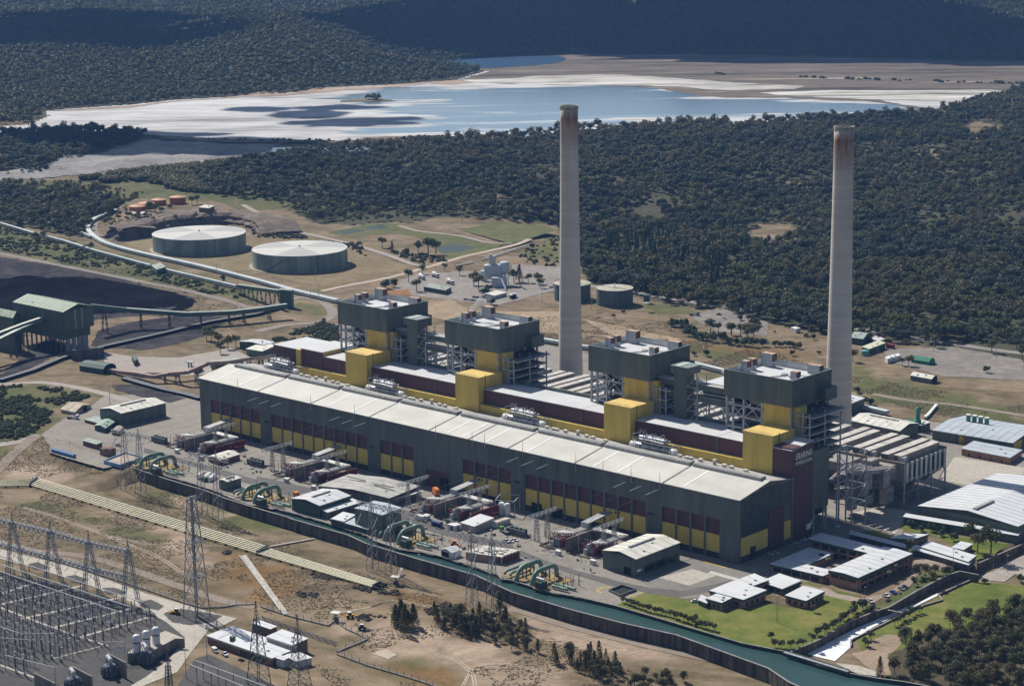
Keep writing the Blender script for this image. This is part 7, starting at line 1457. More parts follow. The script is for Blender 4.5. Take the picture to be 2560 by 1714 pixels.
# ---- switchyard portal: lattice A-towers with two long lattice beams
pt = [Vector(v) for v in ((111.9,-252.3,-7.0),(145.9,-249.1,-7.0),(175.2,-245.1,-7.0),(207.1,-243.4,-7.0),(234.3,-238.6,-7.0))]; HT = 22.0; ux = (pt[-1]-pt[0]).normalized(); vy = Vector((-ux.y,ux.x,0))
t0_ = None; pl_ = ['cut by the picture edge','first whole tower from the left edge','second whole tower','third whole tower','end tower nearest the tall pylon']
for k, p in enumerate(pt):
    t = thing('portal_tower', 'lattice A-frame tower of the switchyard portal, ' + pl_[k], 'pylon', p, 0, 'portal towers of the switchyard')
    for sg_ in (-1,1):
        MB().lattice(p+vy*sg_*5.2, p+vy*sg_*.8+Vector((0,0,HT+7)), 1.7, 1.2, 11, .24, .14).build('leg', pylon_s, t)
    MB().bar(p+vy*3.3+Vector((0,0,13)), p-vy*3.3+Vector((0,0,13)), .3).bar(p+vy*4.3+Vector((0,0,6)), p-vy*3.3+Vector((0,0,13)), .2).bar(p-vy*4.3+Vector((0,0,6)), p+vy*3.3+Vector((0,0,13)), .2).build('brace', pylon_s, t)
    MB().lattice(p+Vector((0,0,HT+7)), p+Vector((0,0,HT+13)), 1.0, .2, 4, .12, .08).build('peak', pylon_s, t)
for nm, z in (('upper',HT-1.0),('lower',HT-15)):
    t = thing('portal_beam', nm + ' long lattice beam of the switchyard portal', 'beam', pt[0])
    for a, b_ in zip(pt[:-1], pt[1:]):
        MB().lattice(Vector((a.x,a.y,z)), Vector((b_.x,b_.y,z)), 1.9, 1.9, 17, .3, .22).build('beam_span', pylon_s, t)
        for f in (.25,.5,.75):
            q = a.lerp(b_,f); MB().tube([(q.x,q.y,z-.8),tuple(Vector((q.x,q.y,z))-vy*4.5+Vector((0,0,-3.4)))],.17,5).build('insulator_string', insul_p, t)
# busbars and equipment posts
gz = -6.9
def post(kind):
    t = thing('equipment_post', 'x', 'post', (0,0,0))
    if kind == 0: MB().lattice((0,0,0),(0,0,4.2),.7,.6,3,.1,.06).build('stand', pylon_s, t); MB().tube([(0,0,4.2),(0,0,7.4)],[.26,.18],7).build('insulator', insul, t); MB().tube([(-.7,0,7.5),(.7,0,7.5)],.14,5).build('clamp', silver, t)
    elif kind == 1:
        b = MB()
        for x in (-1.5,1.5): b.bar((x,0,0),(x,0,4.4),.26)
        b.bar((-2.2,0,4.4),(2.2,0,4.4),.3); b.build('stand', pylon_s, t)
        for x in (-1.7,1.7): MB().tube([(x,0,4.5),(x,0,7.2)],[.22,.17],7).build('insulator', insul, t)
        MB().tube([(-1.7,0,7.3),(1.7,0,7.3)],.12,5).build('blade', silver, t)
    elif kind == 2: MB().tube([(0,0,0),(0,0,2.8)],.3,6).build('stand', pylon_s, t); MB().tube([(0,0,2.8),(0,0,8.2)],[.4,.26],8).build('insulator', mat('slate_porcelain',(.09,.10,.12),.35), t); MB().lathe((0,0,8.2),[(.45,0),(.5,.5),(.1,.8)],8).build('cap', insul_p, t); MB().cbox(.8,0,.2,.9,.7,1.3).build('control_box', insul_p, t)
    else: MB().bar((0,0,0),(0,0,11.5),.24).build('stand', pylon_s, t); MB().bar((-1.6,0,11.2),(1.6,0,11.2),.2).build('cross_arm', pylon_s, t)
    return t
PK = [post(k) for k in range(4)]; used_ = [False]*4
PL = ['grey lattice post topped by a dark insulator in the gravel switchyard','two legged disconnector stand in the gravel switchyard','stout dark porcelain column on a steel foot in the gravel switchyard','tall thin post with short cross arm in the gravel switchyard']
YARD = [(141.7,-260.7),(159.5,-245.5),(198.7,-243.0),(227.1,-241.1),(260.6,-244.8),(273.0,-251.5),(267.6,-262.9),(279.6,-287.8),(279.7,-308.9),(277.6,-331.1),(286.4,-347.0),(279.6,-352.8)]; YARD2 = [(333.9,-280.8),(331.0,-266.9),(360.4,-266.1),(388.8,-269.0),(393.4,-280.2),(359.7,-309.2)]
o_ = Vector((144.6,-258.1)); rd = random.Random(12); U2 = Vector((ux.x,ux.y)); V2 = Vector((vy.x,vy.y)); V2 = -V2 if V2.y > 0 else V2; np_ = 0
for r_ in range(17):
    kind = (0,1,0,2,1,0,3,2,0,1,0,1,2,0,1,0,2)[r_]
    for c_ in range(34):
        p = o_ + U2*(c_*6.4-60 + (r_%2)*1.5) + V2*(4+r_*5.5)
        if not (inpoly(np.array([p.x]), np.array([p.y]), YARD)[0] or inpoly(np.array([p.x]), np.array([p.y]), YARD2)[0]) or rd.random() < .07: continue
        np_ += 1
        o = PK[kind] if not used_[kind] else dup(PK[kind]); used_[kind] = True; l_ = (p.x+rd.uniform(-.4,.4),p.y+rd.uniform(-.4,.4),gz); rz = atan2(U2.y,U2.x)+(pi/2 if r_%3==0 else 0)
        o.location = l_; o.rotation_euler = (0,0,rz); tag(o, PL[kind], 'post', PL[kind].split(' in the')[0] + ' in rows'); o.name = 'equipment_post'
for k, (a, b_) in enumerate((((131.0,-255.8),(262.5,-251.3)),((142.6,-263.5),(263.0,-259.8)),((153.1,-270.5),(262.8,-268.1)),((343.9,-287.8),(399.4,-290.0)),((342.2,-282.8),(396.9,-282.8)))):
    t = thing('busbar', ['far long pale busbar tube of the main switchyard','middle long pale busbar tube of the main switchyard','near long pale busbar tube of the main switchyard','pale busbar tube in the small yard before the white roofed control house, nearer one','pale busbar tube in the small yard before the white roofed control house, farther one'][k][:110], 'busbar', (*a,0)); z = 3 if k < 3 else 1; a, b_ = Vector(a), Vector(b_)
    MB().tube([(*a,z),(*b_,z)],.2,6).build('tube', mat('aluminium',(.6,.61,.62),.4,.1,.5,metal=.5), t); n_ = 9 if k < 3 else 5
    for q in range(n_): p = a.lerp(b_,(q+.5)/n_); MB().bar((*p,gz),(*p,z-2.6),.3).build('post', pylon_s, t); MB().tube([(*p,z-2.6),(*p,z)],.2,6).build('insulator', insul, t)
for k, (a, b_) in enumerate((((232.2,-316.4),(247.4,-315.5)),((247.4,-315.5),(261.2,-304.8)),((245.8,-325.6),(260.7,-317.1)),((267.6,-337.6),(299.2,-331.7)),((286.6,-298.2),(296.7,-289.6)))):
    t = thing('jumper_bar', 'short pale connecting tube above the switchyard posts', 'busbar', (*a,1), 0, 'short tubes of the switchyard'); MB().tube([(*a,1),(*b_,1)],.16,6).build('tube', MATS['aluminium'], t)
    for p in (a, b_): MB().bar((*p,gz),(*p,1),.22).build('post', pylon_s, t)
# reactors between fire walls, white tanks on the concrete block
fw_m = mat('fire_wall', (.24,.225,.205), .9, .25, .3, streak=True)
for k, (a, b_, tp) in enumerate((((302.2,-304.0),(319.6,-306.1),1.1),((299.4,-322.4),(317.7,-324.3),-0.8),((293.7,-339.2),(312.0,-340.7),-0.8))):
    t = thing('fire_wall', ['tallest','middle','lowest'][k] + ' concrete fire wall in the switchyard row', 'wall', (*a,gz)); MB().bar((*a,(gz+tp)/2),(*b_,(gz+tp)/2),.7,tp-gz).build('wall_slab', fw_m, t)
for k, p in enumerate(((310.5,-287.6,-7.0),(310.6,-308.9,-7.0),(311.0,-330.1,-7.0))):
    t = thing('reactor', 'dark round power reactor with white conservator drum, ' + ['beside the concrete block','between the first two fire walls','between the last two fire walls'][k], 'transformer', p); MB().lathe(p,[(3.2,0),(3.2,5),(2.6,5.6)],16).build('tank', mat('reactor_slate',(.10,.115,.14),.5,.2,.4), t); MB().tube([(p[0]-3.2,p[1]+1.5,p[2]+8.6),(p[0]+2.6,p[1]-1,p[2]+8.6)],1.0,10).build('conservator', insul_p, t)
    for q in range(12): a_ = q*pi/6; MB().cbox(p[0]+3.7*cos(a_),p[1]+3.7*sin(a_),p[2]+.6,.3,1.0,3.8,a_+pi/2).build('radiator_fin', mat('reactor_fin',(.16,.17,.19),.5), t)
    for q in range(3): MB().tube([(p[0]-2+q*2,p[1],p[2]+5.6),(p[0]-2.4+q*2.2,p[1]-1,p[2]+10)],[.3,.16],7).build('bushing', insul_p, t)
    MB().bar((p[0]-2,p[1]+1.2,p[2]+5.5),(p[0]-2,p[1]+1.2,p[2]+8),.3).bar((p[0]+2,p[1]-.6,p[2]+5.5),(p[0]+2,p[1]-.6,p[2]+8),.3).build('bracket', steel_d, t)
t = thing('concrete_block', 'pale raised concrete platform carrying the white tanks', 'platform', (297.3,-272.6,-7.0)); P = [(303.5,-293.2),(310.3,-284.3),(305.0,-265.3),(308.5,-262.3),(292.8,-261.5),(293.7,-273.9)]
MB().prism(P, -7, -2.2).build('platform', blast, t); MB().prism(P, -2.2, -2.0).build('top_slab', conc_l, t)
for k, (x, y) in enumerate(((305.3,-288.6),(304.3,-282.1),(303.9,-276.0))):
    t = thing('white_tank', ['first','second','third'][k] + ' white upright tank with dark band on the concrete platform', 'tank', (x,y,-2)); MB().lathe((x,y,-2),[(1.9,0),(1.9,7.6),(1.4,8.4),(.3,8.8)],16).build('tank_shell', mat('tank_white',(.62,.63,.68),.5,.1), t); MB().lathe((x,y,-2+4.4),[(1.95,0),(1.95,.7)],16).build('dark_band', steel_d, t)
for k in range(9): 
    p = Vector((297.0,-297.7)).lerp(Vector((307.2,-292.1)), k/8); t = thing('surge_post', 'row of slanted pale bushings on the edge of the concrete platform', 'bushing', (*p,-7), 0, 'bushings on the platform edge'); MB().tube([(*p,-2),(p.x-1,p.y-.6,1.6)],[.22,.14],6).build('bushing', insul_p, t)
# control house with bright roofs
t, i = shed('control_house', 'brick control house with broad white roof beside the switchyard', 'building', ((359.5,-250.5),(312.1,-251.0),(358.7,-234.3),4.0), None, 0, brick, roof_white, z=-7, fascia=.9, fm=roof_gg, over=.5); windows(t, i, 'L', 5, .4, 2.6, f0=.1, f1=.5, fill=.8); MB().bar((318.7,-250.0,-1.9),(317.9,-238.3,-1.9),.5,.2).build('roof_strip', white_p, t)
t, i = shed('control_house', 'higher white roofed wing at the back of the control house', 'building', ((359.3,-237.6),(340.7,-237.3),(357.8,-226.3),6.5), None, 0, brick, roof_white, z=-7)
t, i = shed('control_house', 'small white roofed rear wing of the control house', 'building', ((331.1,-226.8),(317.6,-226.8),(330.7,-222.2),5.2), None, 0, brick, roof_white, z=-7)
t, i = shed('porch', 'rounded white porch block at the near corner of the control house', 'porch', ((370.5,-244.8),(360.0,-243.6),(372.5,-237.0),3.4), None, 0, insul_p, roof_white, z=-7)
t, i = shed('porch', 'small bluish white box room at the near corner of the control house', 'porch', ((365.9,-248.8),(360.8,-249.1),(365.2,-245.4),4), None, 0, mat('pale_blue_wall',(.42,.46,.52),.7), roof_white, z=-7)
boxy('store', 'green skip box beside the white vans', 'container', ((335.3,-254.2),(333.2,-254.4),(334.5,-251.7),2.4), wgreen)
for a, b_, lb in (((371.7,-269.5,-7.0),25.5,'lattice line tower before the control house, left one of the pair'),((387.2,-258.1,-7.0),19.5,'lattice line tower before the control house, right one of the pair'),((350.8,-305.5,-7.0),7.4,'slim lattice tower at the bottom edge of the switchyard')):
    t = thing('line_tower', lb, 'pylon', a); a = Vector(a)
    wd_ = 8 if 'slim' not in lb else 3
    for sx in (-1,1):
        for sy in (-1,1): MB().bar(a+Vector((sx*wd_/2,sy*wd_/2,0)), Vector((a.x+sx*.8,a.y+sy*.8,b_)), .3).build('leg', mat('dark_lattice',(.12,.13,.15),.6,.2,.5), t)
    b = MB(); n_ = 9
    for k in range(n_):
        f0, f1 = k/n_, (k+1)/n_; w0, w1 = wd_/2+(.8-wd_/2)*f0, wd_/2+(.8-wd_/2)*f1; z0, z1 = a.z+(b_-a.z)*f0, a.z+(b_-a.z)*f1
        for u, v in (((-1,-1),(1,-1)),((1,-1),(1,1)),((1,1),(-1,1)),((-1,1),(-1,-1))): b.bar((a.x+u[0]*w0,a.y+u[1]*w0,z0),(a.x+v[0]*w1,a.y+v[1]*w1,z1),.15); b.bar((a.x+v[0]*w0,a.y+v[1]*w0,z0),(a.x+u[0]*w1,a.y+u[1]*w1,z1),.15)
    b.build('lacing', MATS['dark_lattice'], t); MB().lattice((a.x,a.y,b_),(a.x,a.y,b_+8),1.2,.3,4,.14,.08).build('peak', MATS['dark_lattice'], t)
for k, (a, b_) in enumerate((((366.5,-262.2,22.0),(403.6,-248.6,14.0)),((369.3,-261.9,12.0),(385.2,-257.3,10.0)))):
    t = thing('line_beam', ['upper dark lattice beam crossing above the control house','lower lattice beam crossing above the control house roof'][k], 'beam', a); MB().lattice(a, b_, 1.4, 1.4, 20, .2, .13).build('beam_span', MATS['dark_lattice'] if k == 0 else pylon_s, t)
# fences, pipes, trench
def fence(name, label, line, z, h=2.6, step=5.0):
    t = thing(name, label, 'fence', (*line[0],z)); P = [Vector(p) for p in line]; w_ = MB()
    for a, b_ in zip(P[:-1], P[1:]):
        n_ = max(1, round((b_-a).length/step))
        for k in range(n_): p = a.lerp(b_,k/n_); MB().bar((*p,z),(*p,z+h),.16).build('fence_post', steel_d, t)
        for q in (.3,.8,1.3,1.8,2.3): w_.bar((*a,z+q*h/2.6),(*b_,z+q*h/2.6),.05)
        MB().bar((*a,z+.25),(*b_,z+.25),.6,.5).build('kerb', cop_m, t)
    o = w_.build('wire_mesh', galv, t); o['kind'] = 'stuff'
fence('switchyard_fence', 'dark wire fence on a pale kerb round the back of the switchyard', [(84.9,-222.7),(108.5,-224.4),(140.2,-224.2),(170.8,-222.6),(200.5,-221.1),(230.7,-220.7),(256.6,-220.9),(268.9,-219.9),(276.2,-212.6),(279.4,-205.0),(286.4,-197.8)], -6.95)
fence('control_fence', 'wire fence running behind the control house to the sandy corner', [(291.3,-198.8),(311.7,-198.8),(338.7,-195.4),(335.7,-187.6),(348.8,-192.8),(358.7,-194.0),(367.8,-195.7),(368.8,-205.8),(369.3,-217.7)], -6.95)
fence('control_fence', 'wire fence along the grass at the bottom edge', [(371.9,-220.0),(393.5,-220.8),(412.2,-219.3),(431.3,-218.6),(440.2,-219.3)], -6.95)
yp = mat('pipe_yellow', (.62,.56,.30), .55, .2, .8); yp2 = mat('pipe_pale', (.66,.63,.48), .55, .2, .8)
for seg, lb in ((((-14.3,-156.0),(-1.5,-135.4),(-6.8,-161.0),(9.7,-145.6)),'short bank of yellow pipes running off the left edge'),(((-0.4,-132.8),(219.1,-131.6),(7.6,-144.1),(222.6,-142.5)),'long bank of parallel yellow pipes across the dry slope'),(((222.3,-133.6),(313.0,-134.2),(223.7,-142.7),(314.6,-141.1)),'lower bank of parallel yellow pipes ending in black stubs')):
    a, b_, c_, d_ = (Vector(v) for v in seg); t = thing('pipe_bank', lb, 'pipeline', (*a,-6)); n_ = 6
    for k in range(n_):
        f = k/(n_-1); p, q = a.lerp(c_,f), b_.lerp(d_,f); MB().tube([(*p,-5.9),(*q,-5.9)],.42,8).build('pipe', yp if k%2 else yp2, t)
    m_ = max(3,int((b_-a).length/9))
    for k in range(m_+1): p, q = a.lerp(b_,k/m_), c_.lerp(d_,k/m_); e = (q-p).normalized()*.8; MB().bar((*(p-e),-6.6),(*(q+e),-6.6),.6,.7).build('pipe_sleeper', mat('sleeper_olive',(.10,.095,.06),.9), t)
    if 'black' in lb:
        for k in (0,2,5): p, e = b_.lerp(d_,k/5), (b_-a).normalized(); MB().tube([(*p,-5.9),(*(p+e*5),-5.9)],.8,8).build('end_stub', dark, t)
    for p, q in ((a,c_),(b_,d_)): MB().bar((*p,-5.2),(*q,-5.2),.7,1.4).build('bracket', steel_d, t)
t = thing('open_flume', 'pale open concrete flume with a thin pipe beside it', 'flume', (218.9,-148.5,-7.0))
MB().bar((219.1,-149.1,-6.8),(310.7,-198.5,-6.8),3.0,.7).build('channel', mat('flume_pale',(.46,.42,.36),.85,.25,.3), t); MB().tube([(218.7,-151.5,-6.3),(305.3,-197.3,-6.3)],.3,6).build('thin_pipe', insul_p, t)
for p, lb in (((318.7,-128.0,-7.0),'small shelter roof on a post by the canal towers'),((335.9,-187.5,-7.0),'square white shelter roof beside the fence')):
    t = thing('shelter', lb, 'shelter', p); MB().cbox(p[0],p[1],p[2]+4.2,5,4,.35,.4).build('roof', roof_cream, t); MB().cbox(p[0],p[1],p[2],.8,.8,4.2).build('column', galv, t); MB().cbox(p[0],p[1],p[2],2.4,1.8,1.8).build('cabinet', steel_d, t)
t = thing('gangway', 'pale concrete gangway over the grass to the canal wall', 'gangway', (219.7,-128.3,-7.0)); MB().bar((218.1,-128.6,-6.6),(226.4,-102.4,-6.6),1.6,.5).build('deck', conc_l, t)
t = thing('gangway', 'short pale stair from the shelter roof to the canal wall', 'gangway', (310.0,-117.4,-7.0)); MB().bar((311.9,-119.7,-6.6),(307.8,-112.7,-4.0),1.4,.4).build('deck', conc_l, t)

# ================================================================ vehicles, lamps, single trees and shrubs
tyre = mat('tyre_black', (.02,.02,.02), .9); glz = mat('car_glass', (.02,.03,.035), .1)
def car(kind, colour, cname):
    t = thing({'car':'parked_car','ute':'utility_truck','van':'parked_van'}[kind], 'x', kind if kind != 'ute' else 'pickup', (0,0,0)); m = mat('car_paint_'+cname, colour, .3, .05)
    b = MB(); P = {'car':[(-2.2,.35),(-2.25,.85),(-1.2,.95),(-.9,.95),(1.0,.95),(2.1,.8),(2.2,.35)],'ute':[(-2.5,.45),(-2.5,1.05),(-.6,1.05),(1.1,1.05),(2.3,.95),(2.4,.45)],'van':[(-2.4,.4),(-2.4,2.0),(1.2,2.0),(1.7,1.15),(2.4,1.0),(2.4,.4)]}[kind]
    n = len(P); b.add([(x,-.9,z) for x,z in P]+[(x,.9,z) for x,z in P],[tuple(range(n)),tuple(range(2*n-1,n-1,-1))]+[(i,i+n,(i+1)%n+n,(i+1)%n) for i in range(n)]); b.build('body', m, t)
    if kind == 'car': MB().add([(-1.7,-.8,.95),(1.1,-.8,.95),(1.1,.8,.95),(-1.7,.8,.95),(-1.1,-.65,1.45),(.35,-.65,1.45),(.35,.65,1.45),(-1.1,.65,1.45)],[(0,1,5,4),(1,2,6,5),(2,3,7,6),(3,0,4,7)]).build('windows', glz, t); MB().box(-1.1,-.66,1.45,.36,.66,1.5).build('roof', m, t)
    if kind == 'ute': MB().add([(-.6,-.85,1.05),(1.2,-.85,1.05),(1.2,.85,1.05),(-.6,.85,1.05),(-.45,-.7,1.75),(.6,-.7,1.75),(.6,.7,1.75),(-.45,.7,1.75)],[(0,1,5,4),(1,2,6,5),(2,3,7,6),(3,0,4,7)]).build('windows', glz, t); MB().box(-.5,-.72,1.75,.62,.72,1.82).build('roof', m, t); MB().box(-2.4,-.8,1.0,-.7,.8,1.08).build('tray', steel_d, t)
    if kind == 'van': MB().box(.1,-.93,1.3,1.15,.93,1.8).build('windows', glz, t); MB().add([(1.25,-.8,1.95),(1.72,-.8,1.2),(1.72,.8,1.2),(1.25,.8,1.95)],[(0,1,2,3)]).build('windscreen', glz, t)
    for x in (-1.45,1.45):
        for y in (-.88,.88): MB().tube([(x,y-.12,.33),(x,y+.12,.33)],.34,10).build('wheel', tyre, t)
    return t
CARS = {}
def put_car(kind, cname, p, rz, label, group=None):
    cols = {'white':(.72,.72,.72),'silver':(.4,.42,.44),'blue':(.02,.06,.25),'red':(.22,.03,.03),'dark':(.03,.035,.04),'teal':(.25,.33,.33)}
    k = (kind, cname); o = dup(CARS[k]) if k in CARS else car(kind, cols[cname], cname); CARS.setdefault(k, o); o.location = (p[0],p[1],p[2]+.06); o.rotation_euler = (0,0,rz); tag(o, label, {'car':'car','ute':'pickup','van':'van'}[kind], group)
for kd, cn, p, rz, lb in (('ute','white',(537.6,6.4,0.0),-.3,'white pickup parked beside the blue car on the office court'),('car','blue',(537.8,13.1,0.0),-.3,'blue car on the office court'),('car','teal',(537.7,21.0,0.0),-.3,'pale grey green car at the end of the office court row'),('car','dark',(537.7,24.0,0.0),-.3,'dark car half behind the pale grey green car'),('ute','white',(536.3,-6.1,-0.0),-.4,'white pickup tucked behind the round tree by the spillway'),
    ('ute','white',(451.9,89.5,0.0),-.1,'white pickup alone in the deep shade of the station'),('car','white',(454.1,27.7,0.0),-.1,'white car in shade at the foot of the maroon gable door'),('car','white',(453.5,24.0,-0.0),-.1,'white car beside another at the hall end'),('car','white',(469.1,-63.1,0.0),.9,'white car on the lawn edge by the green porch box'),
    ('van','white',(323.5,-255.9,-7.0),-.25,'white van parked before the control house'),('ute','white',(331.1,-256.1,-7.0),-.25,'white pickup with canopy parked before the control house'),('car','silver',(-476.0,313.8,0.0),-.2,'silver car on the road above the coal heap'),('car','silver',(-404.1,311.1,0.0),-.2,'silver car near the tip of the coal heap'),
    ('ute','white',(328.9,-51.9,0.0),0,'white pickup with dark tray by the cooler bank'),('car','white',(330.4,-50.0,-0.0),0,'white car close to the pickup by the cooler bank'),('car','white',(330.8,-47.0,0.0),.1,'white car nearest the cooler bank pipes'),('ute','teal',(-6.8,-64.3,0.0),0,'green pickup by the brick hut at the canal head'),('van','white',(-158.5,541.7,0.0),.3,'white van by the tank behind the left chimney'),
    ('car','white',(-181.3,525.0,0.0),.6,'white car on the sandy court right of the batching plant'),('car','white',(-171.8,519.5,0.0),.1,'second white car right of the batching plant'),('car','white',(-190.2,566.5,0.0),.1,'white car among the trees beyond the batching plant'),('ute','silver',(46.7,505.8,0.0),.2,'silver pickup on the grey pad by the forest road'),('car','dark',(49.8,510.5,0.0),.2,'dark car on the grey pad by the forest road'),('ute','dark',(37.5,535.1,0.0),.2,'dark pickup near the track junction by the forest road'),('car','white',(50.5,526.1,0.0),.2,'white car in the bushes by the forest road'),('van','white',(-941.7,748.1,0.0),.2,'white truck at the bend of the far gravel road')):
    put_car(kd, cn, p, rz, lb)
for k in range(5): p = Vector((453.0,49.4,0.0)).lerp(Vector((453.1,65.3,0.0)), k/4); put_car('car', ('white','silver','white','dark','white')[k], p, 1.2, ['first','second','third','fourth','last'][k] + ' car of the shaded row beside the courtyard office', 'cars in the shade of the hall')
cp_ = [((-179.4,448.7,0.0)),((-177.0,449.5,0.0)),((-173.8,449.5,0.0)),((-170.5,449.7,0.0)),((-167.4,450.1,0.0)),((-163.5,449.2,0.0)),((-160.9,450.1,0.0)),((-180.5,461.3,0.0)),((-177.2,462.4,0.0)),((-174.3,464.1,0.0)),((-171.5,464.5,0.0)),((-168.5,465.6,0.0))]
for k, p in enumerate(cp_): c_ = ('dark','silver','white','red','silver','white','white','dark','dark','white','dark','white')[k]; put_car('car', c_, p, .9, c_ + ' car in the small parking rows below the batching plant', 'cars parked below the batching plant')
# heavy vehicles
def mixer():
    t = thing('mixer_truck', 'x', 'truck', (0,0,0)); MB().box(-4.2,-1.1,.8,4.2,1.1,1.3).build('chassis', steel_d, t); MB().box(2.6,-1.2,1.0,4.4,1.2,3.0).build('cab', white_p, t); MB().box(3.2,-1.22,1.9,4.45,1.22,2.8).build('windows', glz, t)
    MB().tube([(-4.2,0,3.2),(-2.6,0,3.0),(.4,0,2.6),(2.3,0,2.2)],[.7,1.25,1.35,.8],12).build('drum', white_p, t)
    for x in (-3,-1.6,3.2):
        for y in (-1.1,1.1): MB().tube([(x,y-.2,.5),(x,y+.2,.5)],.52,10).build('wheel', tyre, t)
    return t
mx0 = None
for p, rz, lb in (((-283.5,497.5,0.0),-.4,'white mixer truck farthest from the silos'),((-280.3,512.7,0.0),-.3,'white mixer truck between the others, near small trees'),((-244.5,496.0,0.0),-.3,'white mixer truck closest to the batching plant')):
    o = mixer() if mx0 is None else dup(mx0)
    mx0 = mx0 or o; o.location = p; o.rotation_euler = (0,0,rz); o.scale = (1.25,1.25,1.25); tag(o, lb, 'truck', 'mixer trucks')
def truck(label, p, rz, cab, bed, bedm):
    t = thing('truck', label, 'truck', (0,0,0)); MB().box(-4.5,-1.1,.8,4,1.1,1.2).build('chassis', steel_d, t); MB().box(2.2,-1.2,1,4.2,1.2,3.1).build('cab', cab, t); MB().box(3.1,-1.22,2,4.25,1.22,2.9).build('windows', glz, t); MB().box(-4.5,-1.25,1.2,1.9,1.25,1.2+bed).build('load_bed', bedm, t)
    for x in (-3.4,-2.1,3):
        for y in (-1.1,1.1): MB().tube([(x,y-.2,.5),(x,y+.2,.5)],.52,10).build('wheel', tyre, t)
    t.location = p; t.rotation_euler = (0,0,rz); return t
lime = mat('lime_paint', (.10,.42,.03), .4, .05); orange = mat('orange_paint', (.68,.2,.03))
truck('bright green truck at the edge of the open yard', (316.4,-40.0,0.0), 2.8, lime, .4, steel_d); truck('orange truck with tall box by the maroon loading door', (233.5,-10.7,0.0), 2.6, orange, 3.4, orange); truck('white flat truck by the tan gabled hut', (-91.4,-39.2,0.0), .5, white_p, .4, steel_d); truck('dark flat bed trailer truck by the forest road junction', (22.4,520.7,0.0), .35, steel_d, .5, steel_d)
t = thing('crane', 'white mobile crane with raised slanting jib on the canal bank', 'crane', (271.4,-70.5,0.0)); p = Vector((271.4,-70.5,0.0)); q = Vector([275.4,-67.0,16.1]); MB().cbox(p.x,p.y,.8,3,9,1.4,.3).build('carrier', white_p, t); MB().cbox(p.x,p.y,2.2,2.6,4,2,.3).build('cab', white_p, t); MB().lattice(p+Vector((0,0,3)), q+Vector((2,3,0)), 1.2, .7, 10, .25, .14).build('jib', insul_p, t)
for k in range(4): MB().tube([(p.x-1.5,p.y-3+k*2,.6),(p.x+1.5,p.y-3+k*2,.6)],.6,10).build('wheel', tyre, t)
ye = mat('machine_yellow', (.52,.30,.03), .5, .15, .5)
def digger(label, p, rz, m, cabm):
    t = thing('backhoe', label, 'digger', (0,0,0)); MB().box(-2.2,-.8,.9,1.6,.8,1.7).build('chassis', m, t); MB().box(-1.2,-.75,1.7,.5,.75,3).build('cab', glz, t); MB().box(-1.3,-.85,3,.6,.85,3.15).build('cab_roof', cabm, t); MB().bar((1.6,0,1.4),(2.9,0,.6),.8,.3).build('loader_arm', m, t); MB().box(2.7,-1.1,.2,3.3,1.1,1).build('bucket', m, t); MB().bar((-2.2,0,1.4),(-3.2,0,3.4),.3).bar((-3.2,0,3.4),(-4.2,0,1.6),.28).build('dipper_arm', m, t)
    for x, r_ in ((-1.3,.75),(1.1,.55)):
        for y in (-.95,.95): MB().tube([(x,y-.2,r_),(x,y+.2,r_)],r_,10).build('wheel', tyre, t)
    t.location = p; t.rotation_euler = (0,0,rz)
digger('yellow backhoe with white cab roof on the gravel island', (266.0,-234.2,-7.0), 3.6, ye, white_p); digger('yellow excavator beside the white cabin near the right chimney', (133.5,534.7,0.0), .4, ye, ye); digger('dark excavator working beside the fence on the sandy ground', (356.2,-188.1,-7.0), .5, steel_d, roof_cream); digger('small yellow machine with white arm on the bare ground', (338.2,-179.7,-7.0), 1.2, ye, white_p); digger('red machine parked on bare ground left of the right chimney', (145.7,508.4,0.0), .3, mat('machine_red',(.25,.06,.04),.6), steel_d); digger('orange lift with folded boom behind the marquee', (311.9,-75.4,0.0), .3, orange, orange)
boxy('site_cabin', 'lone white cabin near the forest road left of the right chimney', 'cabin', ((130.3,515.6),(123.3,518.1),(130.4,521.7),3), cw)
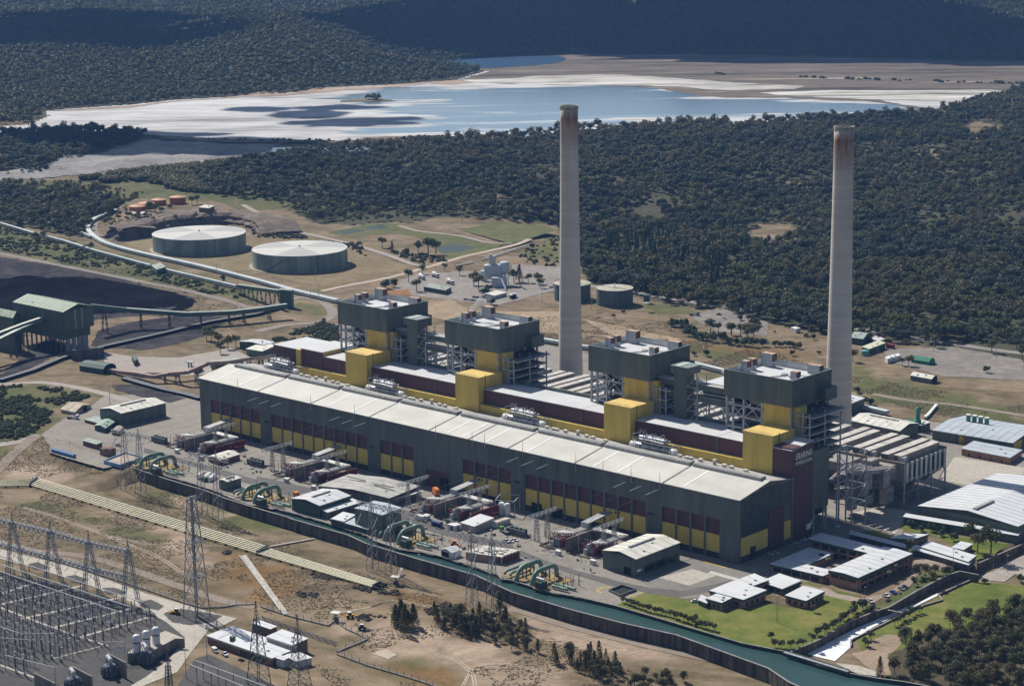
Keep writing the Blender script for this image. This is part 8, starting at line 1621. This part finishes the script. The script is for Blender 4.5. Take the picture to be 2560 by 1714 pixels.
# lamp and power poles
lp = thing('lamp_post', 'x', 'lamp', (0,0,0)); MB().tube([(0,0,0),(0,0,12)],[.2,.1],6).build('pole', galv, lp); MB().box(-.9,-.2,11.9,.9,.2,12.2).build('lamp_head', insul_p, lp); first = True
for p, s_, lb in (((517.7,-60.9,0.0),1.15,'tall twin headed lamp post standing on the lawn'),((532.7,-5.6,-0.0),.6,'short lamp post on the office court'),((340.4,-287.3,-7.0),1.2,'lamp post on the switchyard road'),((329.8,-265.9,-7.0),1.1,'lamp post before the control house vans'),((299.9,-235.3,-7.0),1.0,'lamp post at the corner of the control house'),((315.6,-107.3,-7.0),.9,'lamp post standing against the canal wall'),((553.8,85.9,-4.0),.8,'lamp post by the gatehouse road'),((559.5,90.7,-4.0),.8,'lamp post on the outer side of the gatehouse road'),((538.7,70.3,0.0),.8,'lamp post beside the hedge at the gatehouse'),((-107.0,3.8,0.0),1.2,'dark pole beside the green workshop'),((253.0,526.0,0.0),1,'pole in front of the isolated roadside tree'),((308.0,525.5,0.0),1,'pole at the far right pad'),((233.3,476.6,0.0),1,'pole by the cream roofed far shed'),((-487.1,766.0,0.0),1.6,'tall pole on the green terrace'),((-351.5,424.6,0.0),1.0,'pole below the near water tank'),((-280.1,363.6,0.0),1.3,'tall pole by the conveyor'),((-293.7,366.0,0.0),1.1,'pole beside the transfer tower road'),((-447.6,384.7,0.0),1.2,'pole beside the white conveyor'),((-400.4,370.8,0.0),1.0,'pole between the two conveyors'),((-117.3,481.8,0.0),1.2,'pole left of the left chimney'),((-64.0,486.4,0.0),1.3,'pole between the chimney and open tank'),((8.4,489.5,0.0),1.0,'pole in the tan grass behind the third boiler')):
    o = lp if first else dup(lp)
    first = False; o.location = p; o.scale = (s_,)*3; tag(o, lb, 'lamp' if 'lamp' in lb else 'pole', 'poles and lamp posts'); o.name = 'lamp_post' if 'lamp' in lb else 'power_pole'
# ---- single trees
def tree_kind(key, crowns, th_, tr, name='tree'):
    out = []
    for k, me in enumerate(crowns):
        tm = trunk_mesh('trunk', bark, th_*(1+.1*k), tr, 30+k); out.append((me, tm))
    return out
TK = {'gum': tree_kind('gum', [crown_mesh('crown', leaf, 120+i, R=3.6+.4*i, H=4.6+.5*i, base=4.2, lobes=9+i, leaves=60, size=.85) for i in range(4)], 7.0, .34),
      'grove': tree_kind('grove', [crown_mesh('crown', leaf_br, 140+i, R=3.5+.3*i, H=6.5+.6*i, base=2.4, lobes=12+i, leaves=80, size=.62) for i in range(4)], 6.5, .24),
      'cone': tree_kind('cone', [crown_mesh('crown', leaf_br, 160+i, R=3.1+.3*i, H=7.4+i, base=1.3, lobes=10, leaves=70, size=.62, cone=True) for i in range(4)], 7, .2),
      'bushy': tree_kind('bushy', [crown_mesh('crown', leaf_dk, 180+i, R=3.4, H=4.4, base=1.2, lobes=9, leaves=60, size=.8) for i in range(3)], 4, .25),
      'small': tree_kind('small', [crown_mesh('crown', leaf_gr if i else leaf_br, 200+i, R=1.35, H=1.7, base=1.2, lobes=6, leaves=46, size=.42) for i in range(3)], 2.2, .1),
      'yellow': tree_kind('yellow', [crown_mesh('crown', leaf_mat('acacia_bloom',[(.30,.24,.02),(.22,.19,.03),(.15,.15,.03)]), 220+i, R=2.4, H=2.6, base=1, lobes=7, leaves=50, size=.55) for i in range(2)], 2.5, .14)}
tr_ = random.Random(77); TCOUNT = 0
def tree(kind, p, s_, label, group=None, cat='tree', name='tree'):
    global TCOUNT
    TCOUNT += 1; cm, tm = tr_.choice(TK[kind]); t = bpy.data.objects.new(name, None); COL.objects.link(t); t.location = p; t.rotation_euler = (0,0,tr_.uniform(0,6.28)); k = s_*tr_.uniform(.88,1.12); t.scale = (k,k,k*tr_.uniform(.92,1.1)); t.empty_display_size = .5
    for nm, me in (('crown',cm),('trunk',tm)): o = bpy.data.objects.new(nm, me); COL.objects.link(o); o.parent = t
    return tag(t, label, cat, group)
def along(line, n_, z, kind, s_, label, group, name='tree', jit=1.0, cat='tree'):
    P = [Vector(q) for q in line]; L_ = [(b-a).length for a, b in zip(P[:-1], P[1:])]; T_ = sum(L_)
    for k in range(n_):
        d = T_*(k+.5)/n_
        for a, b, l_ in zip(P[:-1], P[1:], L_):
            if d <= l_: break
            d -= l_
        q = a.lerp(b, min(1,d/l_)); tree(kind, (q.x+tr_.uniform(-jit,jit), q.y+tr_.uniform(-jit,jit), z), s_, label, group, cat, name)
# dark grove in the near right corner
gp = [(588.0,-68.9),(583.5,-56.6),(577.7,-36.6),(584.2,-22.5),(580.8,-10.2),(581.8,6.1),(588.8,12.2),(589.0,30.5),(591.8,39.8),(599.1,53.0),(639.9,0.0),(656.0,-52.9),(641.3,-69.2),(620.2,-74.3),(607.7,-79.3),(598.9,-81.1)]
gx_, gy_ = patch(gp, 420, 41); taken = []
for x, y in zip(gx_, gy_):
    if all(hypot(x-a, y-b) > 4.1 for a, b in taken): taken.append((x, y))
for x, y in taken[:110]: tree('grove', (x,y,-4), .98, 'dark brownish casuarina in the dense grove at the near right corner', 'trees of the near right grove', name='casuarina_tree')
along([(441,-88),(447,-88),(457,-90),(471,-89),(482,-90),(492,-91),(503,-91)], 26, 0, 'small', 1.35, 'small round street tree in the clipped row between lawn and canal', 'clipped trees along the canal lawn', 'lawn_tree', .4)
along([(543,-66),(544,-60),(544,-50),(542,-40),(541,-31),(538,-21)], 18, 0, 'small', 1.5, 'bushy small tree in the row on the lawn above the spillway', 'small trees above the spillway', 'lawn_tree', .8)
along([(558,-20),(557,-8),(557,2),(558,8)], 8, -4, 'small', 1.55, 'small tree in the short row on the lower lawn', 'small trees on the lower lawn', 'lawn_tree', .6)
for q, lb in (((536.7,-89.9,0.0),'small shrub tree nearest the weir on the lawn corner'),((539.5,-88.6,0.0),'second shrub tree near the weir'),((544.1,-87.4,0.0),'round shrub by itself near the weir'),((545.3,-82.7,0.0),'left round shrub of the pair near the weir'),((546.3,-80.1,0.0),'right round shrub of the pair near the weir'),((546.8,-73.0,0.0),'round shrub on the slope above the weir'),((562.6,-51.6,-4.0),'small tree beside the short concrete wing wall'),((560.4,-42.9,-4.0),'small tree above the concrete wing wall'),((565.0,-52.7,-4.0),'low bush below the concrete wing wall'),((487.1,-87.7,0.0),'taller tree standing in the clipped canal row'),((530.1,-83.0,0.0),'thin young tree on the lawn'),((523.3,-36.9,0.0),'tiny bush on the lawn by the brick end piece')): tree('small', q, 1.5, lb, None, 'tree', 'lawn_tree')
for q, s_, kd, lb in (((484.4,117.0,0.0),.95,'bushy','dark bushy tree before the warehouse annexe'),((493.1,112.7,0.0),.75,'bushy','lower dark tree in the row before the warehouse annexe'),((497.9,116.7,0.0),.85,'bushy','third dark tree before the warehouse annexe'),((503.7,121.6,0.0),.8,'bushy','fourth dark tree before the warehouse annexe'),((506.7,112.7,0.0),.8,'bushy','rounded shrub tree on the rear lawn'),((516.2,109.4,0.0),.9,'bushy','grey green tree on the rear lawn edge'),((536.2,100.1,0.0),1.0,'gum','tall thin gum beside the paved court'),((542.6,102.8,0.0),1.45,'gum','tallest brownish gum before the warehouse'),((517.7,123.4,0.0),.8,'gum','gum close to the annexe roof'),((510.7,73.0,0.0),1.1,'gum','gum tree behind the office roof'),((539.2,-17.6,0.0),.95,'bushy','round bushy tree hiding a white pickup'),((544.2,-17.9,0.0),.8,'bushy','rounded tree next to the spillway footbridge'),((543.3,56.2,0.0),1.0,'bushy','dense dark tree on the flower bank by the gatehouse'),((527.2,57.9,0.0),.6,'bushy','rounded shrub by the gatehouse road'),((534.1,40.8,0.0),.75,'grove','bush at the top of the flower bank'),((536.8,45.6,0.0),.75,'grove','olive bush in the middle of the flower bank'),((538.6,52.2,0.0),.75,'grove','olive bush on the flower bank beside the dense tree'),((539.2,30.2,0.0),.7,'grove','bush at the low end of the flower bank'),((543.6,41.4,0.0),.6,'grove','small bush along the spillway edge'),((502.1,8.5,0.0),.7,'yellow','yellowish tree at the office corner'),((559.2,67.6,-4.0),.6,'bushy','low bush at the spillway head'),((572.8,81.6,-4.0),.9,'bushy','bush at the right picture edge by the road'),((589.7,-81.2,-4.0),.8,'cone','dark cone tree beside the grove and weir'),
    ((485.1,40.6,0.0),.6,'bushy','bush inside the office courtyard')): tree(kd, q, s_, lb)
# palms
def palm(p, h, label):
    t = thing('palm_tree', label, 'palm', p); MB().tube([p,(p[0]+.2,p[1],p[2]+h)],[.22,.15],7).build('trunk', bark, t); rd = random.Random(int(p[0]*10))
    for k in range(11):
        a = k*.571; m_ = MB(); pr = None; Ps = []
        for j in range(5): f = j/4; Ps.append((p[0]+cos(a)*f*2.4, p[1]+sin(a)*f*2.4, p[2]+h+.9*f-1.9*f*f+rd.uniform(-.1,.1)))
        n_ = (-sin(a)*.45, cos(a)*.45); vs_ = []
        for j, q in enumerate(Ps): w_ = (.3,1,1,.8,.15)[j]; vs_ += [(q[0]+n_[0]*w_,q[1]+n_[1]*w_,q[2]-.15),(q[0],q[1],q[2]),(q[0]-n_[0]*w_,q[1]-n_[1]*w_,q[2]-.15)]
        m_.add(vs_,[(j*3+c,j*3+c+1,j*3+c+4,j*3+c+3) for j in range(4) for c in range(2)]); m_.build('frond', leaf_gr, t)
for q, h, lb in (((523.9,37.1,-0.0),6.5,'feathery palm against the office wall'),((525.6,28.5,0.0),5.5,'yellowish palm beside the feathery palm'),((481.1,31.9,0.0),4.5,'palm at the left end of the office courtyard'),((486.8,30.1,0.0),4,'palm in the middle of the office courtyard'),((501.7,5.7,0.0),3.5,'short palm at the junction of the office wings'),((517.9,63.1,0.0),7,'tall palm between office and gatehouse')): palm(q, h, lb)
# casuarinas on the dry ground at the bottom
for q, s_ in (((364.4,-172.9,-7.0),1.15),((367.3,-172.1,-7.0),1.35),((369.8,-171.6,-7.0),1.25),((372.0,-168.1,-7.0),1.5),((367.2,-173.9,-7.0),1.0),((376.3,-179.0,-7.0),1.1),((361.1,-170.9,-7.0),1.0),((371.1,-170.5,-7.0),.9)): tree('cone', q, s_, 'dark slender casuarina in the tight clump on bare sand', 'casuarinas of the bare sand clump', name='casuarina_tree')
cz = [(372.3,-157.7),(373.9,-150.4),(382.2,-145.7),(391.2,-141.6),(398.6,-141.3),(411.3,-155.8),(408.3,-161.9),(397.7,-161.8),(387.6,-162.3),(378.6,-160.6)]; x_, y_ = patch(cz, 120, 51); tk = []
for x, y in zip(x_, y_):
    if all(hypot(x-a,y-b) > 2.6 for a, b in tk): tk.append((x,y))
for x, y in tk[:34]: tree('cone' if tr_.random() < .6 else 'grove', (x,y,-7), tr_.uniform(.6,1.0), 'dark casuarina in the long thicket beside the dirt track', 'casuarinas of the track thicket', name='casuarina_tree')
cz = [(401.0,-143.9),(400.1,-135.2),(403.6,-132.2),(410.8,-130.8),(420.2,-134.4),(438.6,-150.5),(440.8,-159.6),(434.1,-161.0),(421.6,-160.6),(411.1,-156.0)]; x_, y_ = patch(cz, 120, 52); tk = []
for x, y in zip(x_, y_):
    if all(hypot(x-a,y-b) > 3.0 for a, b in tk): tk.append((x,y))
for x, y in tk[:30]: tree('grove' if tr_.random() < .6 else 'cone', (x,y,-7), tr_.uniform(.4,.72), 'low olive tree at the thin end of the track thicket', 'olive trees of the thicket end', name='casuarina_tree')
for q in ((406.0,-144.3,-7.0),(416.3,-137.8,-7.0),(402.9,-142.3,-7.0),(419.8,-137.1,-7.0)): tree('yellow', q, .95, 'bright yellow flowering acacia among the dark thicket', 'yellow acacias of the thicket', name='acacia_tree')
cz = [(459.2,-156.2),(462.0,-152.0),(465.8,-145.1),(474.1,-139.8),(486.8,-146.6),(493.9,-149.2),(500.0,-162.6),(491.7,-163.0),(481.3,-163.4),(470.6,-160.5)]; x_, y_ = patch(cz, 150, 53); tk = []
for x, y in zip(x_, y_):
    if all(hypot(x-a,y-b) > 2.8 for a, b in tk): tk.append((x,y))
for x, y in tk[:34]: tree('cone' if tr_.random() < .55 else 'grove', (x,y,-7), tr_.uniform(.55,.85), 'dark casuarina in the clump at the bottom edge left of the canal', 'casuarinas of the bottom edge clump', name='casuarina_tree')
cz = [(502.7,-157.0),(502.1,-147.2),(507.8,-139.0),(513.5,-132.3),(520.7,-134.7),(525.2,-145.9),(518.4,-160.0),(509.6,-167.6)]; x_, y_ = patch(cz, 60, 54)
for x, y in list(zip(x_, y_))[:24]: tree('grove', (x,y,-7), tr_.uniform(.4,.62), 'green bush tree at the bottom edge beside the canal track', 'bush trees of the canal track', name='bush_tree')
for q, s_ in (((371.5,-152.5,-7.0),1.0),((461.3,-161.4,-7.0),.8),((458.0,-158.9,-7.0),.9),((443.8,-154.9,-7.0),.7),((396.6,-131.0,-7.0),1.1),((402.7,-133.0,-7.0),1.0)): tree('cone', q, s_, 'single dark casuarina on the edge of the thicket', 'single casuarinas', name='casuarina_tree')
# trees round the back of the plant
for q, s_, kd, lb in (((246.6,539.0,0.0),1.25,'gum','isolated gum throwing a round shadow on the roadside'),((290.8,549.2,0.0),1.3,'gum','isolated gum before the forest edge at far right'),((321.2,541.3,0.0),1.2,'gum','gum cut by the right picture edge'),((321.9,486.1,0.0),1.0,'bushy','round lone tree on the sandy patch at far right'),((224.9,454.7,0.0),1.15,'gum','gum just right of the right chimney'),((266.0,468.8,0.0),.95,'gum','bare looking gum beside the green tunnel shelter'),((260.9,467.1,0.0),.7,'gum','thin gum next to the white trailer'),((346.8,351.1,0.0),.5,'bushy','dark bush on the grass slope'),((305.1,345.4,0.0),1.3,'bushy','dense dark trees beside the bright roofed building'),((310.4,345.6,0.0),1.1,'bushy','dark bush on the slope by the bright roofed building'),((283.5,370.3,0.0),1.0,'bushy','dark tree on the slope behind the right chimney'),
    ((126.4,399.3,0.0),1.25,'bushy','round dark tree alone on the tan slope'),((118.4,394.6,0.0),.85,'bushy','smaller round tree next to the lone dark tree'),((177.1,442.7,0.0),.8,'bushy','round bush on the tan slope behind the fourth boiler'),((189.9,460.5,0.0),.7,'bushy','low bush left of the right chimney'),((147.1,525.5,0.0),.9,'bushy','green bush touching the right chimney outline'),((118.7,502.3,0.0),1.0,'small','young green tree on the bare ground'),((156.2,503.1,0.0),.7,'bushy','bush by the red machine'),
    ((89.8,538.7,0.0),1.5,'gum','broad gum on the forest road verge'),((-44.2,560.6,0.0),1.3,'gum','gum on the near verge of the forest road'),((1.4,558.4,0.0),1.5,'gum','tall gum at the forest road edge'),((22.2,556.1,0.0),.9,'yellow','yellow tinged tree at the track junction'),
    ((-372.0,595.9,0.0),2.1,'gum','great dark gum spreading above the green terrace'),((-384.5,594.4,-0.0),1.5,'gum','gum at the flank of the great dark gum'),((-370.5,605.5,0.0),1.5,'gum','gum on the pond side of the great dark gum'),((-442.6,599.8,0.0),1.3,'gum','rounded gum at the left end of the green terrace'),((-415.1,587.1,0.0),1.1,'cone','upright dark tree before the terrace'),((-393.2,587.5,0.0),1.2,'bushy','bush between upright tree and great gum'),((-461.0,585.3,0.0),.8,'gum','thin gum by the service road'),((-275.8,442.4,0.0),1.6,'bushy','dark tree mass behind the far boiler'),((-273.8,451.0,0.0),1.5,'bushy','second dark tree mass behind the far boiler'),((-283.0,479.5,0.0),1.2,'gum','grey gum above the far boiler'),((-301.3,516.9,0.0),1.0,'gum','gum by the mixer trucks'),((-297.4,543.0,0.0),1.0,'gum','gum behind the middle mixer truck'),((-269.6,534.7,0.0),.9,'gum','thin gum near the pale chute'),((-243.5,450.8,0.0),1.2,'gum','bare branched pale gum over the red bank'),
    ((-223.5,506.0,0.0),1.3,'gum','leaning gum left of the silos'),((-205.9,493.7,0.0),1.4,'gum','broad gum touching the silos'),((-180.9,475.2,0.0),1.6,'bushy','dark tree before the silo foot'),((-195.1,495.8,0.0),1.2,'bushy','dark bush under the mixer house'),((-203.3,539.0,0.0),1.3,'gum','gum right of the silos'),((-200.2,543.2,0.0),1.7,'cone','tall slender tree right of the silos'),((-191.9,546.4,0.0),1.0,'gum','gum on the court beyond the silos'),((-180.1,547.5,0.0),1.3,'gum','round gum towards the left chimney'),((-165.2,532.9,0.0),1.0,'gum','small gum near the left chimney'),((-145.4,446.5,0.0),1.2,'bushy','dark round tree by the parking rows'),((-316.3,691.2,0.0),1.0,'bushy','lone round tree on the grassy bank'),((-26.1,470.6,0.0),.6,'bushy','bush behind the open tank'),((-30.1,488.8,0.0),.6,'bushy','second bush behind the open tank')): tree(kd, q, s_, lb)
along([(31,470),(43,471),(66,457),(86,446),(100,445),(111,447),(122,448),(131,452),(144,455)], 17, 0, 'bushy', 1.35, 'rounded dark tree in the belt behind the third and fourth boilers', 'tree belt behind the boilers', jit=3)
along([(77,467),(86,474),(94,480),(116,470),(126,471)], 8, 0, 'gum', 1.15, 'gum on the far side of the tree belt behind the boilers', 'gums of the tree belt', jit=3)
along([(145,463),(152,465),(157,469),(169,468)], 6, 0, 'bushy', .9, 'green bush at the right end of the tree belt', 'bushes at the end of the tree belt', 'bush', 2)
along([(59,526),(65,531),(76,531),(92,520),(93,500)], 9, 0, 'bushy', .85, 'green bush on the waste ground by the forest road', 'bushes on the waste ground', 'bush', 5)
# forest fringe along the road, its trunks showing
fr_ = [(-161.5,591.4,-1.0),(-153.8,598.4,-0.1),(-139.1,603.2,-0.1),(-126.8,606.0,-0.2),(-103.1,594.5,-0.9),(-83.4,587.7,-0.7),(-75.0,594.8,-0.7),(-55.5,587.7,-0.4),(-36.1,580.4,-1.0),(-16.1,573.6,-0.5),(-7.2,581.0,-0.6),(0.2,587.2,-0.6),(18.5,586.8,-0.3),(40.3,581.1,-0.6),(57.2,579.3,-1.1)] + [(68.6,573.0,-0.6),(75.3,586.2,-0.9),(93.9,585.6,-0.4),(107.5,588.6,-1.0),(139.7,583.1,-0.8),(156.4,580.7,-0.1),(170.4,583.7,-0.6),(184.4,586.7,-1.1),(205.0,587.0,-1.0)] + [(202.9,570.2,-0.7),(218.1,574.0,-0.7),(231.7,576.6,-0.7),(245.4,579.0,-1.0),(261.9,576.1,-0.5),(277.5,579.7,-1.2),(295.3,577.4,-1.1)]
for q in fr_:
    for k in range(2): tree('gum', (q[0]+tr_.uniform(-9,9), q[1]+tr_.uniform(-2,14), q[2]-.2), tr_.uniform(.95,1.45), 'eucalypt at the front edge of the forest along the road', 'eucalypts of the forest edge', name='eucalypt_tree')
for q in [(-774.4,557.9,12.2),(-759.6,555.6,12.6),(-760.2,563.8,12.8),(-772.7,586.1,12.8),(-742.8,528.8,12.5),(-736.5,508.9,12.4),(-747.1,506.6,12.3),(-753.5,499.5,10.1),(-808.9,528.5,1.3),(-797.2,513.7,-0.7),(-774.6,619.2,12.6),(-775.0,627.5,12.9),(-888.8,569.5,2.3),(-896.8,588.1,4.0),(-903.8,607.7,5.0),(-767.8,401.4,-0.6),(-767.4,410.9,-0.6),(-429.5,376.4,-1.0),(-952.0,502.6,2.5),(-933.9,512.7,1.7),(-926.1,530.0,1.6),(-857.5,503.8,-0.3),(-818.9,490.9,-0.0),(-780.5,468.8,-0.9),(-738.4,424.0,-0.5),(-677.4,399.3,-0.4),(-668.5,399.7,-0.7)]: tree('gum' if tr_.random() < .7 else 'bushy', q, tr_.uniform(.8,1.2), 'dark gum on the broken ground round the orange tanks and conveyor bend', 'trees round the orange tanks', name='gum_tree')
for q in [(-224.6,189.0,0.0),(-218.0,188.8,0.0),(-176.6,163.6,0.0),(-184.6,178.1,0.0),(-186.2,187.5,0.0),(-200.6,181.2,0.0)]: tree('gum', q, 1.1, 'thin gum near the curved conveyor behind the hall end', 'gums near the curved conveyor', name='gum_tree')
# ---- scrub that nobody could count
brush('bank_shrubs', 'shrub', [(-894,432),(-862,437),(-762,410),(-706,409),(-651,391),(-597,392),(-538,375),(-487,360),(-422,353),(-351,340),(-339,323),(-400,322),(-464,334),(-554,338),(-644,338),(-746,342)], 2600, 61, 'thick green scrub on the bank above the coal road', .6, 1.35)
brush('bank_shrubs', 'shrub', [(-216,-20),(-206,-3),(-179,8),(-150,12),(-133,4),(-134,-19),(-118,-39),(-96,-57),(-81,-80),(-76,-94),(-84,-109)], 1800, 62, 'thick green scrub on the bank left of the workshop', .7, 1.4)
brush('slope_shrubs', 'shrub', [(-182,217),(-194,252),(-197,278),(-211,309),(-183,296),(-124,243),(-144,237),(-168,228)], 700, 63, 'green scrub slope below the far boiler', .8, 1.5)
brush('cutting_shrubs', 'shrub', [(-657,608),(-615,602),(-567,601),(-527,587),(-480,596),(-421,565),(-417,552),(-470,578),(-543,592),(-571,570),(-603,564)], 420, 64, 'dark scrub along the service road beside the tanks', .8, 1.7)
brush('cutting_shrubs', 'forest', [(-825,530),(-765,532),(-729,544),(-727,589),(-692,606),(-685,638),(-653,610),(-695,593),(-716,564),(-706,486),(-768,492)], 130, 65, 'trees along the crest of the rock cutting', .35, .7)
brush('terrace_scrub', 'shrub', [(-440,602),(-396,594),(-356,600),(-330,580),(-342,555),(-396,577)], 200, 66, 'dark brush under the great gum', .8, 1.6)
brush('terrace_scrub', 'shrub', [(-328,690),(-348,746),(-369,795),(-226,631),(-250,620),(-287,638)], 220, 67, 'loose bushes on the bank left of the chimney', .6, 1.6)
brush('wattle_scrub', 'wattle', [(-1120,597),(-1074,627),(-1017,652),(-921,662),(-872,624),(-947,616),(-1029,612),(-1076,580)], 260, 68, 'yellowish scrub before the quarry', .6, 1.2)
brush('road_scrub', 'shrub', [(-158,594),(-135,598),(-105,594),(-70,587),(-33,576),(-31,564),(-74,571),(-121,581)], 160, 69, 'low scrub between forest and road', .7, 1.5)
dead = leaf_mat('dead_brush', [(.11,.095,.075),(.16,.13,.10),(.09,.085,.07)]); kind_of('dead', [crown_mesh('crown', dead, 240+i, R=2.4, H=1.0, base=-.4, lobes=6, leaves=34, size=.7) for i in range(3)])
for k, q in enumerate(([(270.5,-146.1),(277.8,-139.9),(290.9,-140.8),(289.6,-146.7),(274.6,-147.4)],[(303.4,-144.5),(314.8,-141.7),(317.8,-146.2),(306.4,-146.5)],[(316.7,-137.8),(328.9,-134.4),(332.1,-140.8),(323.0,-144.0)],[(287.3,-169.8),(297.9,-165.4),(300.9,-169.7),(294.3,-175.3)],[(338.7,-175.0),(345.4,-165.9),(353.1,-166.1),(349.5,-175.8),(343.7,-179.2)],[(204.3,-151.7),(206.5,-148.7),(210.4,-151.2),(208.1,-154.2)],[(360.1,-147.6),(357.9,-129.5),(364.8,-131.2),(366.1,-142.5),(365.2,-150.6)])): brush('dry_brush', 'dead', q, 46, 80+k, ('grey dry brush below the pipe bank','dry brush near the pipe ends','dry brush by the black stubs','dry brush patch beyond the flume','dry brush by the small yellow machine','dry brush clump by the long pylon','dry brush behind the casuarinas')[k], .5, .9)
brush('grove_scrub', 'shrub', [(587,-82),(597,-77),(612,-81),(602,-86)], 30, 90, 'low plants at the foot of the grove', .5, 1.0)
brush('flower_scrub', 'shrub', [(543,-10),(541,22),(534,46),(540,61),(544,62),(543,26),(547,-6)], 150, 91, 'flowering ground cover on the bank above the spillway', .3, .7)
# dry tufts over the open ground
tuft = leaf_mat('dry_tuft', [(.24,.19,.115),(.20,.165,.09),(.30,.235,.16),(.17,.15,.08)]); kind_of('tuft', [crown_mesh('crown', tuft, 260+i, R=.7, H=.2, base=-.25, lobes=3, leaves=10, size=.42) for i in range(3)])
def tufts(pts, n_, z, sd, lb):
    X, Y = patch(pts, n_, sd); k = fbm(X/25+sd, Y/25, 4) > .44; X, Y = X[k], Y[k]; scatter('dry_grass', 'tuft', X, Y, height(X, Y)+z, .5+1.1*np.random.RandomState(sd).rand(len(X)), lb, sd)
tufts([(-121.6,-91.9),(1.5,-69.7),(158.0,-112.3),(289.5,-126.6),(410.6,-131.0),(524.1,-146.6),(520.5,-199.6),(439.7,-269.2),(318.6,-209.7),(229.6,-221.1),(126.1,-219.3),(69.2,-218.3)], 60000, 0, 71, 'dry grass tufts on the slope below the canal')
tufts([(-96.5,399.0),(-50.1,481.4),(60.5,483.7),(232.8,414.5),(391.5,415.8),(437.5,353.2),(348.1,349.9),(254.7,381.8),(119.7,374.9),(21.8,370.6),(-30.6,327.9)], 40000, .06, 72, 'dry grass tufts on the bank behind the boilers')
tufts([(-899.3,444.6),(-616.4,397.4),(-361.6,349.9),(-235.0,286.6),(-238.7,218.9),(-340.5,223.2),(-500.5,263.8),(-713.9,319.9)], 30000, .06, 73, 'rough tufts round the coal road')
# loose things nobody could count lie about the yard
cl = MB(); rd = random.Random(21); YB = [(48.4,-63.6),(51.2,-22.8),(194.4,-36.1),(322.4,-33.4),(392.4,-40.0),(406.3,-63.4),(347.9,-77.7),(274.0,-74.3),(148.6,-40.3),(104.0,-53.9)]
X, Y = patch(YB, 420, 22)
for x, y in zip(X, Y):
    if rd.random() < .5: cl.cbox(x,y,.05,rd.uniform(.4,2.4),rd.uniform(.4,1.2),rd.uniform(.3,1.4),rd.uniform(0,3))
    else: cl.tube([(x,y,.3),(x+rd.uniform(-2.5,2.5),y+rd.uniform(-2.5,2.5),.3+rd.uniform(0,.8))],rd.uniform(.08,.3),5)
tag(cl.build('yard_clutter', mat('clutter_mix',(.42,.38,.34),.7,.2,.9,col2=(.06,.06,.06))), 'loose crates, drums and pipes lying about the transformer yard', None, None, 'stuff')
# steam from the second boiler roof
sm_ = bpy.data.materials.new('steam'); sm_.use_nodes = True; nn_ = sm_.node_tree.nodes; nn_.remove(nn_['Principled BSDF']); pv = nn_.new('ShaderNodeVolumePrincipled'); pv.inputs['Density'].default_value = .16; pv.inputs['Color'].default_value = (.95,.95,.95,1); sm_.node_tree.links.new(pv.outputs[0], nn_['Material Output'].inputs['Volume'])
rd = random.Random(6); bm = bmesh.new()
for k in range(7):
    c_ = Vector((171+k*.7+rd.uniform(-1.5,1.5), 88+k*.8+rd.uniform(-1.5,1.5), 89+k*1.1)); bmesh.ops.create_icosphere(bm, subdivisions=3, radius=1.5+k*.28, matrix=Matrix.Translation(c_))
me = bpy.data.meshes.new('steam'); bm.to_mesh(me); bm.free(); me.materials.append(sm_); o = bpy.data.objects.new('steam', me); COL.objects.link(o); rm = o.modifiers.new('blend', 'REMESH'); rm.mode = 'VOXEL'; rm.voxel_size = .5
tag(o, 'white puff of steam rising from the second boiler house roof', None, None, 'stuff')
